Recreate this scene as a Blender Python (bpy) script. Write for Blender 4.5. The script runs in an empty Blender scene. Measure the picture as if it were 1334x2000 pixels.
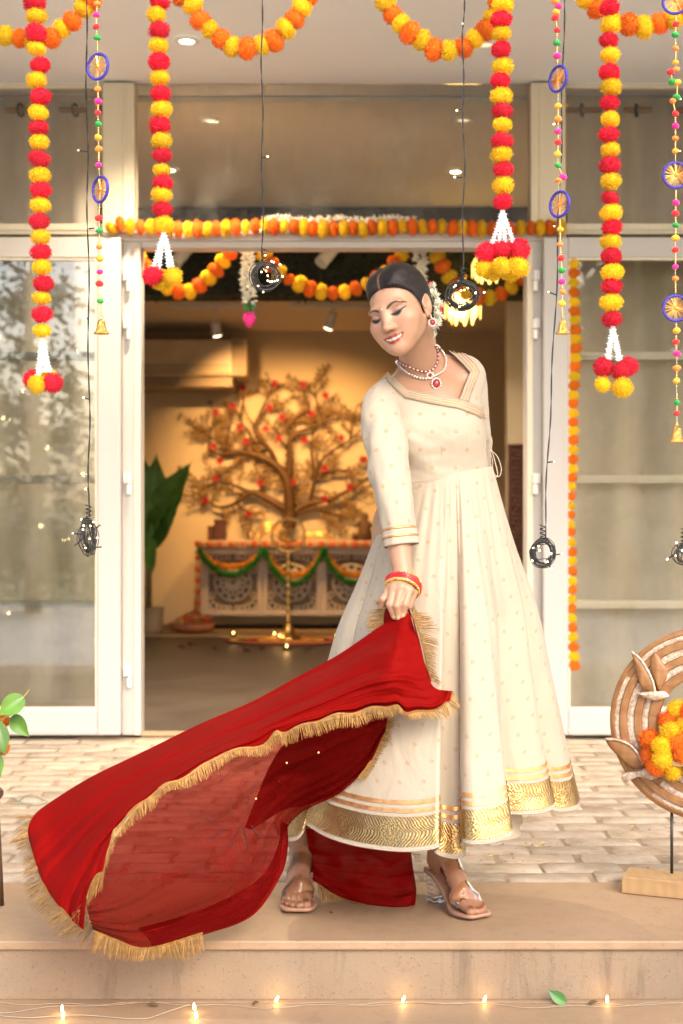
import bpy, bmesh, math, random
import numpy as np
from mathutils import Vector, Matrix, Quaternion

random.seed(7)
np.random.seed(7)
scene = bpy.context.scene
COL = scene.collection
F = 50.0 / 36.0 * 2000.0      # focal length in units of the photograph's pixels
H = 1.013                     # eye height above the top of the step
D_DOOR = 6.44                 # metres from the lens to the door frames
R = math.radians

# ------------------------------------------------------------ camera, light, exposure
cam = bpy.data.cameras.new("camera")
cam_o = bpy.data.objects.new("camera", cam)
COL.objects.link(cam_o)
cam_o.location = (0, 0, H)
cam_o.rotation_euler = (R(90), 0, 0)
cam.sensor_fit = 'VERTICAL'
cam.sensor_height = 36.0
cam.lens = 50.0
cam.clip_start = 0.05
cam.clip_end = 2000.0
cam.dof.use_dof = True
cam.dof.focus_distance = 3.48
cam.dof.aperture_fstop = 3.6
scene.camera = cam_o

SUN_ELEV, SUN_AZ = R(34), R(24)         # sun behind the camera, to its right
world = bpy.data.worlds.new("World")
scene.world = world
world.use_nodes = True
_nt = world.node_tree
_bg = _nt.nodes["Background"]
_sky = _nt.nodes.new("ShaderNodeTexSky")
_sky.sky_type = 'NISHITA'
_sky.sun_disc = False
_sky.sun_elevation = SUN_ELEV
_sky.sun_rotation = math.pi - SUN_AZ
_sky.air_density = 1.0
_sky.dust_density = 3.5
_sky.ozone_density = 0.2
_nt.links.new(_sky.outputs[0], _bg.inputs[0])
_bg.inputs[1].default_value = 0.15

sun = bpy.data.lights.new("sun", 'SUN')
sun.energy = 0.55
sun.angle = R(22)
sun.color = (1.0, 0.90, 0.76)
sun_o = bpy.data.objects.new("sun", sun)
COL.objects.link(sun_o)
_dir = Vector((math.sin(SUN_AZ) * math.cos(SUN_ELEV), -math.cos(SUN_AZ) * math.cos(SUN_ELEV), math.sin(SUN_ELEV)))
sun_o.rotation_euler = _dir.to_track_quat('Z', 'Y').to_euler()
sun_o.location = (6, -12, 8)

vs = scene.view_settings
scene.display_settings.display_device = 'sRGB'
vs.view_transform = 'Standard'
vs.look = 'None'
vs.gamma = 1.0
vs.use_curve_mapping = False
vs.exposure = 1.58
vs.use_white_balance = True
vs.white_balance_temperature = 6150
vs.white_balance_tint = 12
scene.render.engine = 'CYCLES'
scene.cycles.use_denoising = True
scene.cycles.max_bounces = 8
scene.cycles.transparent_max_bounces = 16
scene.cycles.caustics_reflective = False
scene.cycles.caustics_refractive = False
scene.cycles.sample_clamp_indirect = 6.0


# ------------------------------------------------------------ helpers
def P(px, py, d):
    """World point seen at photograph pixel (px, py) when it stands d metres away."""
    return Vector(((px - 667.0) / F * d, d, H + (1000.0 - py) / F * d))


def PX(px, d):
    return (px - 667.0) / F * d


def PZ(py, d):
    return H + (1000.0 - py) / F * d


def GD(py, z=0.0):
    """Distance of the ground of height z seen at row py."""
    return (H - z) * F / (py - 1000.0)


def tag(o, label=None, cat=None, group=None, kind=None):
    if label: o["label"] = label
    if cat: o["category"] = cat
    if group: o["group"] = group
    if kind: o["kind"] = kind
    return o


def thing(name, label, cat, loc=(0, 0, 0), group=None):
    o = bpy.data.objects.new(name, None)
    o.empty_display_size = 0.05
    o.location = loc
    COL.objects.link(o)
    return tag(o, label, cat, group)


def wloc(o):
    v = Vector(o.location)
    p = o.parent
    while p is not None:
        v = v + Vector(p.location)
        p = p.parent
    return v


def place(o, parent):
    """Parents o (whose location is a world point) without moving it; parents carry no rotation or scale."""
    if parent is not None:
        o.location = Vector(o.location) - wloc(parent)
        o.parent = parent
    return o


def link(name, me, mat=None, parent=None, loc=None, smooth=False, origin=True):
    """Links mesh me (world coordinates) as an object whose origin sits at its own centre."""
    if mat is not None:
        for m in (mat if isinstance(mat, (list, tuple)) else [mat]):
            me.materials.append(m)
    if smooth:
        me.polygons.foreach_set("use_smooth", [True] * len(me.polygons))
    o = bpy.data.objects.new(name, me)
    if loc is None and origin and len(me.vertices):
        co = np.empty(len(me.vertices) * 3)
        me.vertices.foreach_get("co", co)
        co = co.reshape(-1, 3)
        c = (co.min(0) + co.max(0)) / 2
        me.vertices.foreach_set("co", (co - c).ravel())
        o.location = c
    elif loc is not None:
        o.location = loc
    COL.objects.link(o)
    place(o, parent)
    return o


def inst(name, me, loc, parent=None, rot=None, scale=None):
    """Another object on shared mesh data; loc is a world point."""
    o = bpy.data.objects.new(name, me)
    o.location = loc
    if rot is not None:
        if isinstance(rot, Quaternion):
            o.rotation_mode = 'QUATERNION'
            o.rotation_quaternion = rot
        else:
            o.rotation_euler = rot
    if scale is not None:
        o.scale = scale if hasattr(scale, '__len__') else (scale,) * 3
    COL.objects.link(o)
    return place(o, parent)


class MB:
    """Collects shapes and links them as one mesh object."""
    def __init__(self):
        self.v, self.f, self.m = [], [], []
        self.mi = 0

    def add(self, vs_, fs):
        n = len(self.v)
        self.v.extend([tuple(x) for x in vs_])
        self.f.extend([tuple(i + n for i in q) for q in fs])
        self.m.extend([self.mi] * len(fs))
        return self

    def box(self, a, b, rot=None, piv=None):
        x0, y0, z0 = a; x1, y1, z1 = b
        pts = [Vector(p) for p in ((x0, y0, z0), (x1, y0, z0), (x1, y1, z0), (x0, y1, z0),
                                   (x0, y0, z1), (x1, y0, z1), (x1, y1, z1), (x0, y1, z1))]
        if rot is not None:
            c = Vector(piv) if piv is not None else (Vector(a) + Vector(b)) / 2
            pts = [c + rot @ (p - c) for p in pts]
        return self.add(pts, [(0, 3, 2, 1), (4, 5, 6, 7), (0, 1, 5, 4), (1, 2, 6, 5), (2, 3, 7, 6), (3, 0, 4, 7)])

    def tube(self, pts, r, n=8, cap=True, closed=False):
        pts = [Vector(p) for p in pts]
        k = len(pts)
        rs = list(r) if hasattr(r, '__len__') else [r] * k
        t0 = (pts[1] - pts[0]).normalized()
        up = Vector((0, 0, 1)) if abs(t0.z) < 0.9 else Vector((0, 1, 0))
        nrm = t0.cross(up).normalized()
        vs_, fs = [], []
        for i, p in enumerate(pts):
            if closed:
                t = (pts[(i + 1) % k] - pts[i - 1])
            else:
                t = (pts[min(i + 1, k - 1)] - pts[max(i - 1, 0)])
            t = t.normalized() if t.length > 1e-9 else t0
            nrm = (nrm - t * nrm.dot(t))
            nrm = nrm.normalized() if nrm.length > 1e-6 else t.orthogonal().normalized()
            b = t.cross(nrm)
            for j in range(n):
                a = 2 * math.pi * j / n
                vs_.append(p + (nrm * math.cos(a) + b * math.sin(a)) * rs[i])
        for i in range(k if closed else k - 1):
            i2 = (i + 1) % k
            for j in range(n):
                j2 = (j + 1) % n
                fs.append((i * n + j, i * n + j2, i2 * n + j2, i2 * n + j))
        if cap and not closed:
            fs.append(tuple(range(n - 1, -1, -1)))
            fs.append(tuple((k - 1) * n + j for j in range(n)))
        return self.add(vs_, fs)

    def lathe(self, prof, n=16, c=(0, 0, 0), mtx=None, cap=True):
        """prof: (radius, height) pairs about z, moved by mtx then to c."""
        vs_, fs = [], []
        c = Vector(c)
        for (r_, h_) in prof:
            for j in range(n):
                a = 2 * math.pi * j / n
                p = Vector((r_ * math.cos(a), r_ * math.sin(a), h_))
                if mtx is not None: p = mtx @ p
                vs_.append(c + p)
        k = len(prof)
        for i in range(k - 1):
            for j in range(n):
                j2 = (j + 1) % n
                fs.append((i * n + j, i * n + j2, (i + 1) * n + j2, (i + 1) * n + j))
        if cap:
            if prof[0][0] > 1e-5: fs.append(tuple(range(n - 1, -1, -1)))
            if prof[-1][0] > 1e-5: fs.append(tuple((k - 1) * n + j for j in range(n)))
        return self.add(vs_, fs)

    def ball(self, c, r, n=10, m=7, mtx=None):
        r = r if hasattr(r, '__len__') else (r, r, r)
        prof = [(math.sin(math.pi * i / m), -math.cos(math.pi * i / m)) for i in range(m + 1)]
        S = Matrix.Diagonal(Vector(r))
        M_ = (mtx @ S) if mtx is not None else S
        return self.lathe(prof, n, c, M_, cap=False)

    def torus(self, c, R_, r_, nu=32, nv=8, mtx=None, arc=None):
        pts = []
        a0, a1 = arc if arc else (0, 2 * math.pi)
        cnt = nu if not arc else nu + 1
        for i in range(cnt):
            a = a0 + (a1 - a0) * i / nu
            p = Vector((R_ * math.cos(a), R_ * math.sin(a), 0))
            if mtx is not None: p = mtx @ p
            pts.append(Vector(c) + p)
        return self.tube(pts, r_, nv, closed=not arc)

    def grid(self, G):
        """G: rows x cols array of points -> quad sheet."""
        nr, nc = len(G), len(G[0])
        vs_ = [G[i][j] for i in range(nr) for j in range(nc)]
        fs = [(i * nc + j, i * nc + j + 1, (i + 1) * nc + j + 1, (i + 1) * nc + j)
              for i in range(nr - 1) for j in range(nc - 1)]
        return self.add(vs_, fs)

    def prism(self, poly, thick, mtx=None, c=(0, 0, 0)):
        """poly in local xz plane, extruded along +y by thick."""
        n = len(poly)
        c = Vector(c)
        vs_ = []
        for y in (0, thick):
            for (x, z) in poly:
                p = Vector((x, y, z))
                if mtx is not None: p = mtx @ p
                vs_.append(c + p)
        fs = [tuple(range(n)), tuple(range(2 * n - 1, n - 1, -1))]
        fs += [(i, i + n, (i + 1) % n + n, (i + 1) % n) for i in range(n)]
        return self.add(vs_, fs)

    def mesh(self, name):
        me = bpy.data.meshes.new(name)
        me.from_pydata(self.v, [], self.f)
        me.update()
        return me

    def build(self, name, mat, parent=None, smooth=False, bevel=0, loc=None, segs=2, fixn=False):
        me = self.mesh(name)
        if fixn:
            bm = bmesh.new(); bm.from_mesh(me)
            bmesh.ops.recalc_face_normals(bm, faces=bm.faces)
            bm.to_mesh(me); bm.free()
        o = link(name, me, mat, parent, loc, smooth)
        if self.mi or any(self.m):
            me.polygons.foreach_set("material_index", self.m)
        if bevel:
            b = o.modifiers.new("bevel", 'BEVEL')
            b.width = bevel; b.segments = segs; b.limit_method = 'ANGLE'
        return o


def crom(pts, n, closed=False):
    """Catmull-Rom through pts (tuples or Vectors of any length), n samples, as numpy array."""
    p = np.array([tuple(q) for q in pts], float)
    k = len(p)
    if closed:
        t = np.linspace(0, k, n, endpoint=False)
        i = np.floor(t).astype(int)
        u = (t - i)[:, None]
        a, b, c, d = p[(i - 1) % k], p[i % k], p[(i + 1) % k], p[(i + 2) % k]
    else:
        q = np.vstack([2 * p[0] - p[1], p, 2 * p[-1] - p[-2]])
        t = np.linspace(0, k - 1, n)
        i = np.minimum(np.floor(t).astype(int), k - 2)
        u = (t - i)[:, None]
        a, b, c, d = q[i], q[i + 1], q[i + 2], q[i + 3]
    return 0.5 * (2 * b + (c - a) * u + (2 * a - 5 * b + 4 * c - d) * u ** 2 + (3 * b - a - 3 * c + d) * u ** 3)


def crom_even(pts, n, closed=False):
    q = crom(pts, max(400, n * 6), closed)
    if closed: q = np.vstack([q, q[:1]])
    s = np.r_[0, np.cumsum(np.linalg.norm(np.diff(q[:, :], axis=0), axis=1))]
    t = np.linspace(0, s[-1], n + 1)[:-1] if closed else np.linspace(0, s[-1], n)
    return np.stack([np.interp(t, s, q[:, k]) for k in range(q.shape[1])], 1)


def vnoise(p, seed=0):
    """Cheap smooth value noise, p: (n,3) array, returns -1..1."""
    p = np.asarray(p, float)
    i = np.floor(p).astype(np.int64)
    f = p - i
    f = f * f * (3 - 2 * f)

    def h(a, b, c):
        n = (a * 73856093) ^ (b * 19349663) ^ (c * 83492791) ^ (seed * 2654435)
        n = (n ^ (n >> 13)) * 1274126177 & 0x7fffffff
        n = n ^ (n >> 16)
        return (n & 0xffff) / 32767.5 - 1.0
    x, y, z = i[..., 0], i[..., 1], i[..., 2]
    fx, fy, fz = f[..., 0], f[..., 1], f[..., 2]
    def L(a, b, t): return a + (b - a) * t
    return L(L(L(h(x, y, z), h(x + 1, y, z), fx), L(h(x, y + 1, z), h(x + 1, y + 1, z), fx), fy),
             L(L(h(x, y, z + 1), h(x + 1, y, z + 1), fx), L(h(x, y + 1, z + 1), h(x + 1, y + 1, z + 1), fx), fy), fz)


# ------------------------------------------------------------ materials
class NT:
    def __init__(self, name):
        self.mat = bpy.data.materials.new(name)
        self.mat.use_nodes = True
        self.nt = self.mat.node_tree
        self.b = self.nt.nodes["Principled BSDF"]
        self.out = self.nt.nodes["Material Output"]

    def n(self, kind, **kw):
        nd = self.nt.nodes.new(kind)
        for k, v in kw.items():
            if k.startswith('_'): setattr(nd, k[1:], v)
            else: nd.inputs[k].default_value = v
        return nd

    def l(self, a, b): self.nt.links.new(a, b)

    def coord(self, kind='Object', scale=(1, 1, 1)):
        tc = self.n("ShaderNodeTexCoord")
        mp = self.n("ShaderNodeMapping")
        mp.inputs["Scale"].default_value = scale
        self.l(tc.outputs[kind], mp.inputs[0])
        return mp.outputs[0]

    def noise(self, vec, scale, detail=4, rough=0.55, dist=0.0):
        nd = self.n("ShaderNodeTexNoise", Scale=scale, Detail=detail, Roughness=rough, Distortion=dist)
        if vec is not None: self.l(vec, nd.inputs["Vector"])
        return nd.outputs["Fac"]

    def ramp(self, fac, stops, interp='LINEAR'):
        r_ = self.n("ShaderNodeValToRGB")
        r_.color_ramp.interpolation = interp
        el = r_.color_ramp.elements
        while len(el) < len(stops): el.new(0.5)
        for e, (p, c) in zip(el, stops):
            e.position = p
            e.color = c if len(c) == 4 else (*c, 1)
        self.l(fac, r_.inputs[0])
        return r_.outputs[0]

    def mix(self, fac, a, b, mode='MIX'):
        m = self.n("ShaderNodeMix")
        m.data_type = 'RGBA'; m.blend_type = mode
        for s, v in ((0, fac), (6, a), (7, b)):
            if hasattr(v, 'is_linked') or hasattr(v, 'links'): self.l(v, m.inputs[s])
            elif s == 0: m.inputs[0].default_value = v
            else: m.inputs[s].default_value = (*v, 1) if len(v) == 3 else v
        return m.outputs[2]

    def math(self, op, a, b=None):
        m = self.n("ShaderNodeMath")
        m.operation = op
        for s, v in ((0, a), (1, b)):
            if v is None: continue
            if hasattr(v, 'links'): self.l(v, m.inputs[s])
            else: m.inputs[s].default_value = v
        return m.outputs[0]

    def bump(self, h, strength=0.3, dist=0.01, prev=None):
        b = self.n("ShaderNodeBump", Strength=strength, Distance=dist)
        self.l(h, b.inputs["Height"])
        if prev is not None: self.l(prev, b.inputs["Normal"])
        self.l(b.outputs[0], self.b.inputs["Normal"])
        return b.outputs[0]

    def base(self, v):
        if hasattr(v, 'links'): self.l(v, self.b.inputs["Base Color"])
        else: self.b.inputs["Base Color"].default_value = (*v, 1)


def mat(name, col, rough=0.6, metal=0.0, var=0.12, vscale=6.0, bump=0.0, bscale=60.0, bdist=0.003,
        coat=0.0, rnd=0.0, sheen=0.0, spec=0.5, rvar=0.1, sss=0.0):
    """Principled material whose colour varies a little by noise (var), from object to object (rnd), with fine relief."""
    t = NT(name)
    t.b.inputs["Roughness"].default_value = rough
    t.b.inputs["Metallic"].default_value = metal
    t.b.inputs["Specular IOR Level"].default_value = spec
    if coat: t.b.inputs["Coat Weight"].default_value = coat
    if sheen: t.b.inputs["Sheen Weight"].default_value = sheen
    if sss:
        t.b.inputs["Subsurface Weight"].default_value = sss
        t.b.inputs["Subsurface Radius"].default_value = (0.01, 0.005, 0.003)
    v = t.coord('Object')
    if var:
        f_ = t.noise(v, vscale, 5)
        lo = tuple(max(0, c * (1 - var)) for c in col)
        hi = tuple(min(1, c * (1 + var)) for c in col)
        c = t.ramp(f_, [(0.3, lo), (0.7, hi)])
        if rvar:
            rr = t.n("ShaderNodeMapRange")
            rr.inputs["To Min"].default_value = max(0.02, rough - rvar)
            rr.inputs["To Max"].default_value = min(1, rough + rvar)
            t.l(f_, rr.inputs[0]); t.l(rr.outputs[0], t.b.inputs["Roughness"])
    else:
        c = None
    if rnd:
        oi = t.n("ShaderNodeObjectInfo")
        h = t.n("ShaderNodeHueSaturation")
        a = t.n("ShaderNodeMapRange")
        a.inputs["To Min"].default_value = 1 - rnd; a.inputs["To Max"].default_value = 1 + rnd
        t.l(oi.outputs["Random"], a.inputs[0]); t.l(a.outputs[0], h.inputs["Value"])
        if c is not None: t.l(c, h.inputs["Color"])
        else: h.inputs["Color"].default_value = (*col, 1)
        c = h.outputs[0]
    t.base(c if c is not None else col)
    if bump:
        t.bump(t.noise(v, bscale, 4), bump, bdist)
    return t.mat


def emit(name, col, strength):
    t = NT(name)
    t.base((0.6, 0.5, 0.3))
    t.b.inputs["Emission Color"].default_value = (*col, 1)
    t.b.inputs["Emission Strength"].default_value = strength
    return t.mat


def glass_mat(name, tint=(0.93, 0.95, 0.93), ior=1.7, rough=0.0):
    t = NT(name)
    t.nt.nodes.remove(t.b)
    tr = t.n("ShaderNodeBsdfTransparent"); tr.inputs[0].default_value = (*tint, 1)
    gl = t.n("ShaderNodeBsdfGlossy"); gl.inputs["Roughness"].default_value = rough
    fr = t.n("ShaderNodeFresnel", IOR=ior)
    mx = t.n("ShaderNodeMixShader")
    t.l(fr.outputs[0], mx.inputs[0]); t.l(tr.outputs[0], mx.inputs[1]); t.l(gl.outputs[0], mx.inputs[2])
    # smudges: a faint dusty film
    df = t.n("ShaderNodeBsdfDiffuse"); df.inputs[0].default_value = (0.7, 0.68, 0.62, 1)
    v = t.coord('Object', (1, 1, 0.6))
    d = t.ramp(t.noise(v, 5, 5), [(0.45, (0.0, 0.0, 0.0)), (0.8, (0.10, 0.10, 0.10))])
    m2 = t.n("ShaderNodeMixShader")
    t.l(d, m2.inputs[0]); t.l(mx.outputs[0], m2.inputs[1]); t.l(df.outputs[0], m2.inputs[2])
    t.l(m2.outputs[0], t.out.inputs[0])
    return t.mat


def cloth_mat(name, col, transl=0.25, alpha=1.0, rough=0.7, weave=900.0, sheen=0.3, crumple=0.25, cscale=18.0):
    """Thin woven cloth: diffuse front, some light through it, optional open weave (alpha)."""
    t = NT(name)
    t.b.inputs["Roughness"].default_value = rough
    t.b.inputs["Sheen Weight"].default_value = sheen
    t.b.inputs["Specular IOR Level"].default_value = 0.06
    v = t.coord('Object')
    f_ = t.noise(v, 9, 4)
    c = t.ramp(f_, [(0.3, tuple(x * 0.9 for x in col)), (0.7, tuple(min(1, x * 1.06) for x in col))])
    t.base(c)
    t.bump(t.noise(v, cscale, 5, 0.6, 0.6), crumple, 0.012)
    tl = t.n("ShaderNodeBsdfTranslucent"); t.l(c, tl.inputs[0])
    m1 = t.n("ShaderNodeMixShader"); m1.inputs[0].default_value = transl
    t.l(t.b.outputs[0], m1.inputs[1]); t.l(tl.outputs[0], m1.inputs[2])
    last = m1.outputs[0]
    if alpha < 1:
        tr = t.n("ShaderNodeBsdfTransparent")
        tr.inputs[0].default_value = (min(1, col[0] * 1.3 + .20), col[1] * 0.6 + 0.165, col[2] * .6 + .14, 1)
        m2 = t.n("ShaderNodeMixShader")
        lw = t.n("ShaderNodeLayerWeight", Blend=0.35)
        a = t.n("ShaderNodeMapRange")
        a.inputs["To Min"].default_value = alpha; a.inputs["To Max"].default_value = min(1, alpha + 0.4)
        t.l(lw.outputs["Facing"], a.inputs[0])
        cr = t.ramp(t.noise(t.coord('Object', (1, 1, 1.6)), 7.5, 6, .62, 1.6), [(.48, (0, 0, 0)), (.75, (.32, .32, .32))])
        al = t.math('MINIMUM', t.math('ADD', a.outputs[0], cr), 1.0)
        t.l(al, m2.inputs[0]); t.l(tr.outputs[0], m2.inputs[1]); t.l(last, m2.inputs[2])
        last = m2.outputs[0]
    t.l(last, t.out.inputs[0])
    return t.mat
# ============================================================ MATERIALS OF THE SETTING
def stone_mat(name, col, pores=0.35, rough=0.55, drips=.25):
    t = NT(name)
    v = t.coord('Object')
    big = t.noise(v, 2.2, 6, 0.6)
    c = t.ramp(big, [(0.3, tuple(x * 0.80 for x in col)), (0.55, col), (0.75, tuple(min(1, x * 1.1) for x in col))])
    streak = t.noise(t.coord('Object', (3.0, 12.0, 12.0)), 1.6, 5)
    c = t.mix(t.ramp(streak, [(0.5, (0, 0, 0)), (0.75, (.45, .45, .45))]), c, tuple(x * f for x, f in zip(col, (1.0, .86, .74))))
    fine = t.noise(v, 105, 4, 0.75)
    pm = t.ramp(fine, [(0.61, (0, 0, 0)), (0.68, (1, 1, 1))])
    c = t.mix(t.math('MULTIPLY', pm, pores), c, tuple(x * 0.35 for x in col))
    drip = t.noise(t.coord('Object', (9.0, 9.0, 1.3)), 1.5, 5, .65, .3)
    c = t.mix(t.ramp(drip, [(.55, (0, 0, 0)), (.72, (drips, drips, drips))]), c, tuple(x * .42 for x in col))
    scuff = t.noise(v, 23, 6, .75)
    c = t.mix(t.ramp(scuff, [(.56, (0, 0, 0)), (.72, (.55, .55, .55))]), c, tuple(x * .62 for x in col))
    t.base(c)
    t.b.inputs["Roughness"].default_value = rough
    b1 = t.bump(fine, 0.4, 0.003)
    return t.mat


def paint_mat(name, col, dirt=(0.42, 0.30, 0.17), amount=0.35, rough=0.38):
    t = NT(name)
    v = t.coord('Object')
    f1 = t.noise(v, 3.0, 6, 0.65)
    f2 = t.noise(t.coord('Object', (40, 40, 2.0)), 1.0, 4)
    c = t.mix(t.ramp(f1, [(0.35, (0, 0, 0)), (0.8, (.22, .22, .22))]), col, tuple(x * .86 for x in col))
    d = t.math('MULTIPLY', t.ramp(f2, [(0.56, (0, 0, 0)), (0.78, (1, 1, 1))]), amount * 0.45)
    c = t.mix(d, c, dirt)
    t.base(c)
    t.b.inputs["Roughness"].default_value = rough
    t.bump(t.noise(v, 45, 4), 0.08, 0.003)
    return t.mat


def brick_mat():
    t = NT("whitewashed_brick")
    oi = t.n("ShaderNodeObjectInfo")
    tc = t.n("ShaderNodeTexCoord")
    ad = t.n("ShaderNodeVectorMath"); ad.operation = 'ADD'
    sc = t.n("ShaderNodeVectorMath"); sc.operation = 'SCALE'
    cb = t.n("ShaderNodeCombineXYZ")
    for i in range(3): t.l(oi.outputs["Random"], cb.inputs[i])
    t.l(cb.outputs[0], sc.inputs[0]); sc.inputs["Scale"].default_value = 37.0
    t.l(tc.outputs["Object"], ad.inputs[0]); t.l(sc.outputs[0], ad.inputs[1])
    v = ad.outputs[0]
    f1 = t.noise(v, 9, 6, 0.65, 0.3)
    c = t.ramp(f1, [(0.25, (.23, .155, .095)), (0.42, (.37, .295, .21)), (0.6, (.46, .385, .295)), (0.8, (.52, .45, .36))])
    mp = t.n("ShaderNodeMapping"); mp.inputs["Scale"].default_value = (24, 36, 24); t.l(v, mp.inputs[0])
    st = t.noise(mp.outputs[0], 1.0, 5, 0.7)
    c = t.mix(t.ramp(st, [(0.58, (0, 0, 0)), (0.72, (.6, .6, .6))]), c, (.26, .17, .10))
    rose = t.noise(v, 21, 3)
    c = t.mix(t.ramp(rose, [(0.62, (0, 0, 0)), (0.74, (.35, .35, .35))]), c, (.55, .27, .22))
    h = t.n("ShaderNodeHueSaturation")
    a = t.n("ShaderNodeMapRange"); a.inputs["To Min"].default_value = .86; a.inputs["To Max"].default_value = 1.06
    t.l(oi.outputs["Random"], a.inputs[0]); t.l(a.outputs[0], h.inputs["Value"]); t.l(c, h.inputs["Color"])
    t.base(h.outputs[0])
    t.b.inputs["Roughness"].default_value = .75
    pit = t.noise(v, 60, 5, .7)
    b1 = t.bump(pit, .8, .006)
    t.bump(st, .35, .005, b1)
    return t.mat


def curtain_mat():
    t = NT("ribbed_sheer_curtain")
    v = t.coord('Object')
    w = t.n("ShaderNodeTexWave"); w.wave_type = 'BANDS'; w.bands_direction = 'X'
    w.inputs["Scale"].default_value = 32; w.inputs["Distortion"].default_value = .4
    t.l(v, w.inputs["Vector"])
    c = t.ramp(w.outputs["Fac"], [(0.2, (.74, .69, .60)), (.8, (.88, .84, .76))])
    n_ = t.noise(t.coord('Object', (6, 6, .8)), 1.5, 4)
    c = t.mix(t.ramp(n_, [(.4, (0, 0, 0)), (.7, (.3, .3, .3))]), c, (.68, .62, .52))
    t.base(c)
    t.b.inputs["Roughness"].default_value = .85
    t.bump(w.outputs["Fac"], .4, .004)
    tl = t.n("ShaderNodeBsdfTranslucent"); t.l(c, tl.inputs[0])
    m1 = t.n("ShaderNodeMixShader"); m1.inputs[0].default_value = .5
    t.l(t.b.outputs[0], m1.inputs[1]); t.l(tl.outputs[0], m1.inputs[2]); t.l(m1.outputs[0], t.out.inputs[0])
    return t.mat


M_STEP = stone_mat("sandstone", (.36, .245, .145), .6)
M_MORTAR = mat("mortar", (.27, .20, .135), .9, var=.3, vscale=14, bump=.6, bscale=90, bdist=.005)
M_BRICK = brick_mat()
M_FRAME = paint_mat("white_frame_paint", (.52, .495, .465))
M_CREAM = paint_mat("cream_frame_paint", (.74, .66, .50), amount=.5)
M_CEIL = mat("ceiling_paint", (.86, .87, .88), .8, var=.03, vscale=1.2, bump=.05, bscale=30)
M_INCEIL = mat("inner_ceiling_paint", (.74, .67, .57), .8, var=.04, vscale=1.0)
M_INWALL = mat("inner_wall_paint", (.66, .55, .38), .75, var=.05, vscale=1.6, bump=.06, bscale=25)
M_INFLOOR = mat("inner_stone_floor", (.060, .045, .033), .5, var=.2, vscale=3, bump=.05, bscale=40)
M_GLASS = glass_mat("window_glass", (.96, .96, .94), 1.5)
M_GLASSR = glass_mat("mirroring_window_glass", (.90, .91, .89), 2.0)
M_CURT = curtain_mat()
M_WHITEPL = mat("white_plastic", (.8, .78, .73), .35, var=.04)
M_BLACK = mat("black_rubber", (.018, .017, .016), .45, var=.2, vscale=30)
M_DARKMET = mat("dark_metal", (.05, .045, .04), .4, .6)
M_BRASS = mat("brass", (.78, .50, .16), .3, 1.0, var=.2, vscale=14)
M_GOLD = mat("gold", (.95, .62, .20), .24, 1.0, var=.15, vscale=40)
M_WOODROD = mat("rod_wood", (.42, .22, .09), .45, var=.2, vscale=9)
M_LEAF = None

# ============================================================ GROUND, STEP, PAVING
Y_NOSE, Y_JOINT = 3.358, 3.898
tag(MB().box((-60, -90, -.5), (60, -5.0, -.30)).add([(-900, -900, -.34), (900, -900, -.34), (900, 900, -.34), (-900, 900, -.34)], [(0, 1, 2, 3)])
    .build("ground", mat("lawn_earth", (.17, .19, .07), .9, var=.35, vscale=1.5, bump=.6, bscale=30, bdist=.02)), kind='structure')
tag(MB().box((-5, 2.7, -.6), (5, Y_NOSE + .02, -.142)).build("lower_step", M_STEP), kind='structure')
tag(MB().box((-9, -5.0, -.6), (9, 2.697, -.150)).build("bounce_courtyard", mat("pale_bounce_paving", (.72, .69, .63), .8, var=.08, vscale=2, bump=.2, bscale=25)), kind='structure')  # unseen pale paving, added to bounce daylight up to the porch ceiling
st = MB()
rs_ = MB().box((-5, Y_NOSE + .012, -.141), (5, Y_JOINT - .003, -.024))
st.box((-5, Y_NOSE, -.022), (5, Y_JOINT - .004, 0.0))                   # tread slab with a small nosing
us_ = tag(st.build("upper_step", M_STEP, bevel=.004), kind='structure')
rs_.build("riser", stone_mat("weathered_dimmed_sandstone", (.275, .20, .13), .75, .6, .7), us_)  # weathered stone, its base colour also darkened to offset frontal light on this face
paving = tag(MB().box((-5, Y_JOINT, -.3), (5, D_DOOR - .02, -.0052)).build("brick_paving", M_MORTAR), kind='structure')


def brick_mesh(L, W, k):
    """Worn brick: gently uneven top with rounded rim and short sides."""
    nx, ny = 7, 5
    xs = np.r_[-.5, -.47, np.linspace(-.3, .3, nx - 4), .47, .5] * L
    ys = np.r_[-.5, -.44, 0, .44, .5] * W
    mb = MB()
    G = []
    for j, y in enumerate(ys):
        row = []
        for i, x in enumerate(xs):
            e = i in (0, nx - 1) or j in (0, ny - 1)
            n_ = vnoise(np.array([[x * 22 + k * 9.1, y * 22, k * 3.7]]))[0]
            n2 = vnoise(np.array([[x * 40 + k * 5.3, y * 40, k * 1.7 + 9]]))[0]
            z = .0026 * n_ - (.0036 if e else 0) - (.004 if e and n2 > .35 else 0)
            row.append(Vector((x + .006 * n2 * e, y + .0045 * n_ * e, z)))
        G.append(row)
    mb.grid(G)
    rim = [G[0][i] for i in range(nx)] + [G[j][-1] for j in range(1, ny)] + [G[-1][i] for i in range(nx - 2, -1, -1)] + [G[j][0] for j in range(ny - 2, 0, -1)]
    low = [Vector((p.x, p.y, -.02)) for p in rim]
    k_ = len(rim)
    mb.add(rim + low, [(i, i + k_, (i + 1) % k_ + k_, (i + 1) % k_) for i in range(k_)])
    me = mb.mesh("brick")
    me.materials.append(M_BRICK)
    me.polygons.foreach_set("use_smooth", [True] * len(me.polygons))
    return me


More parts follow.
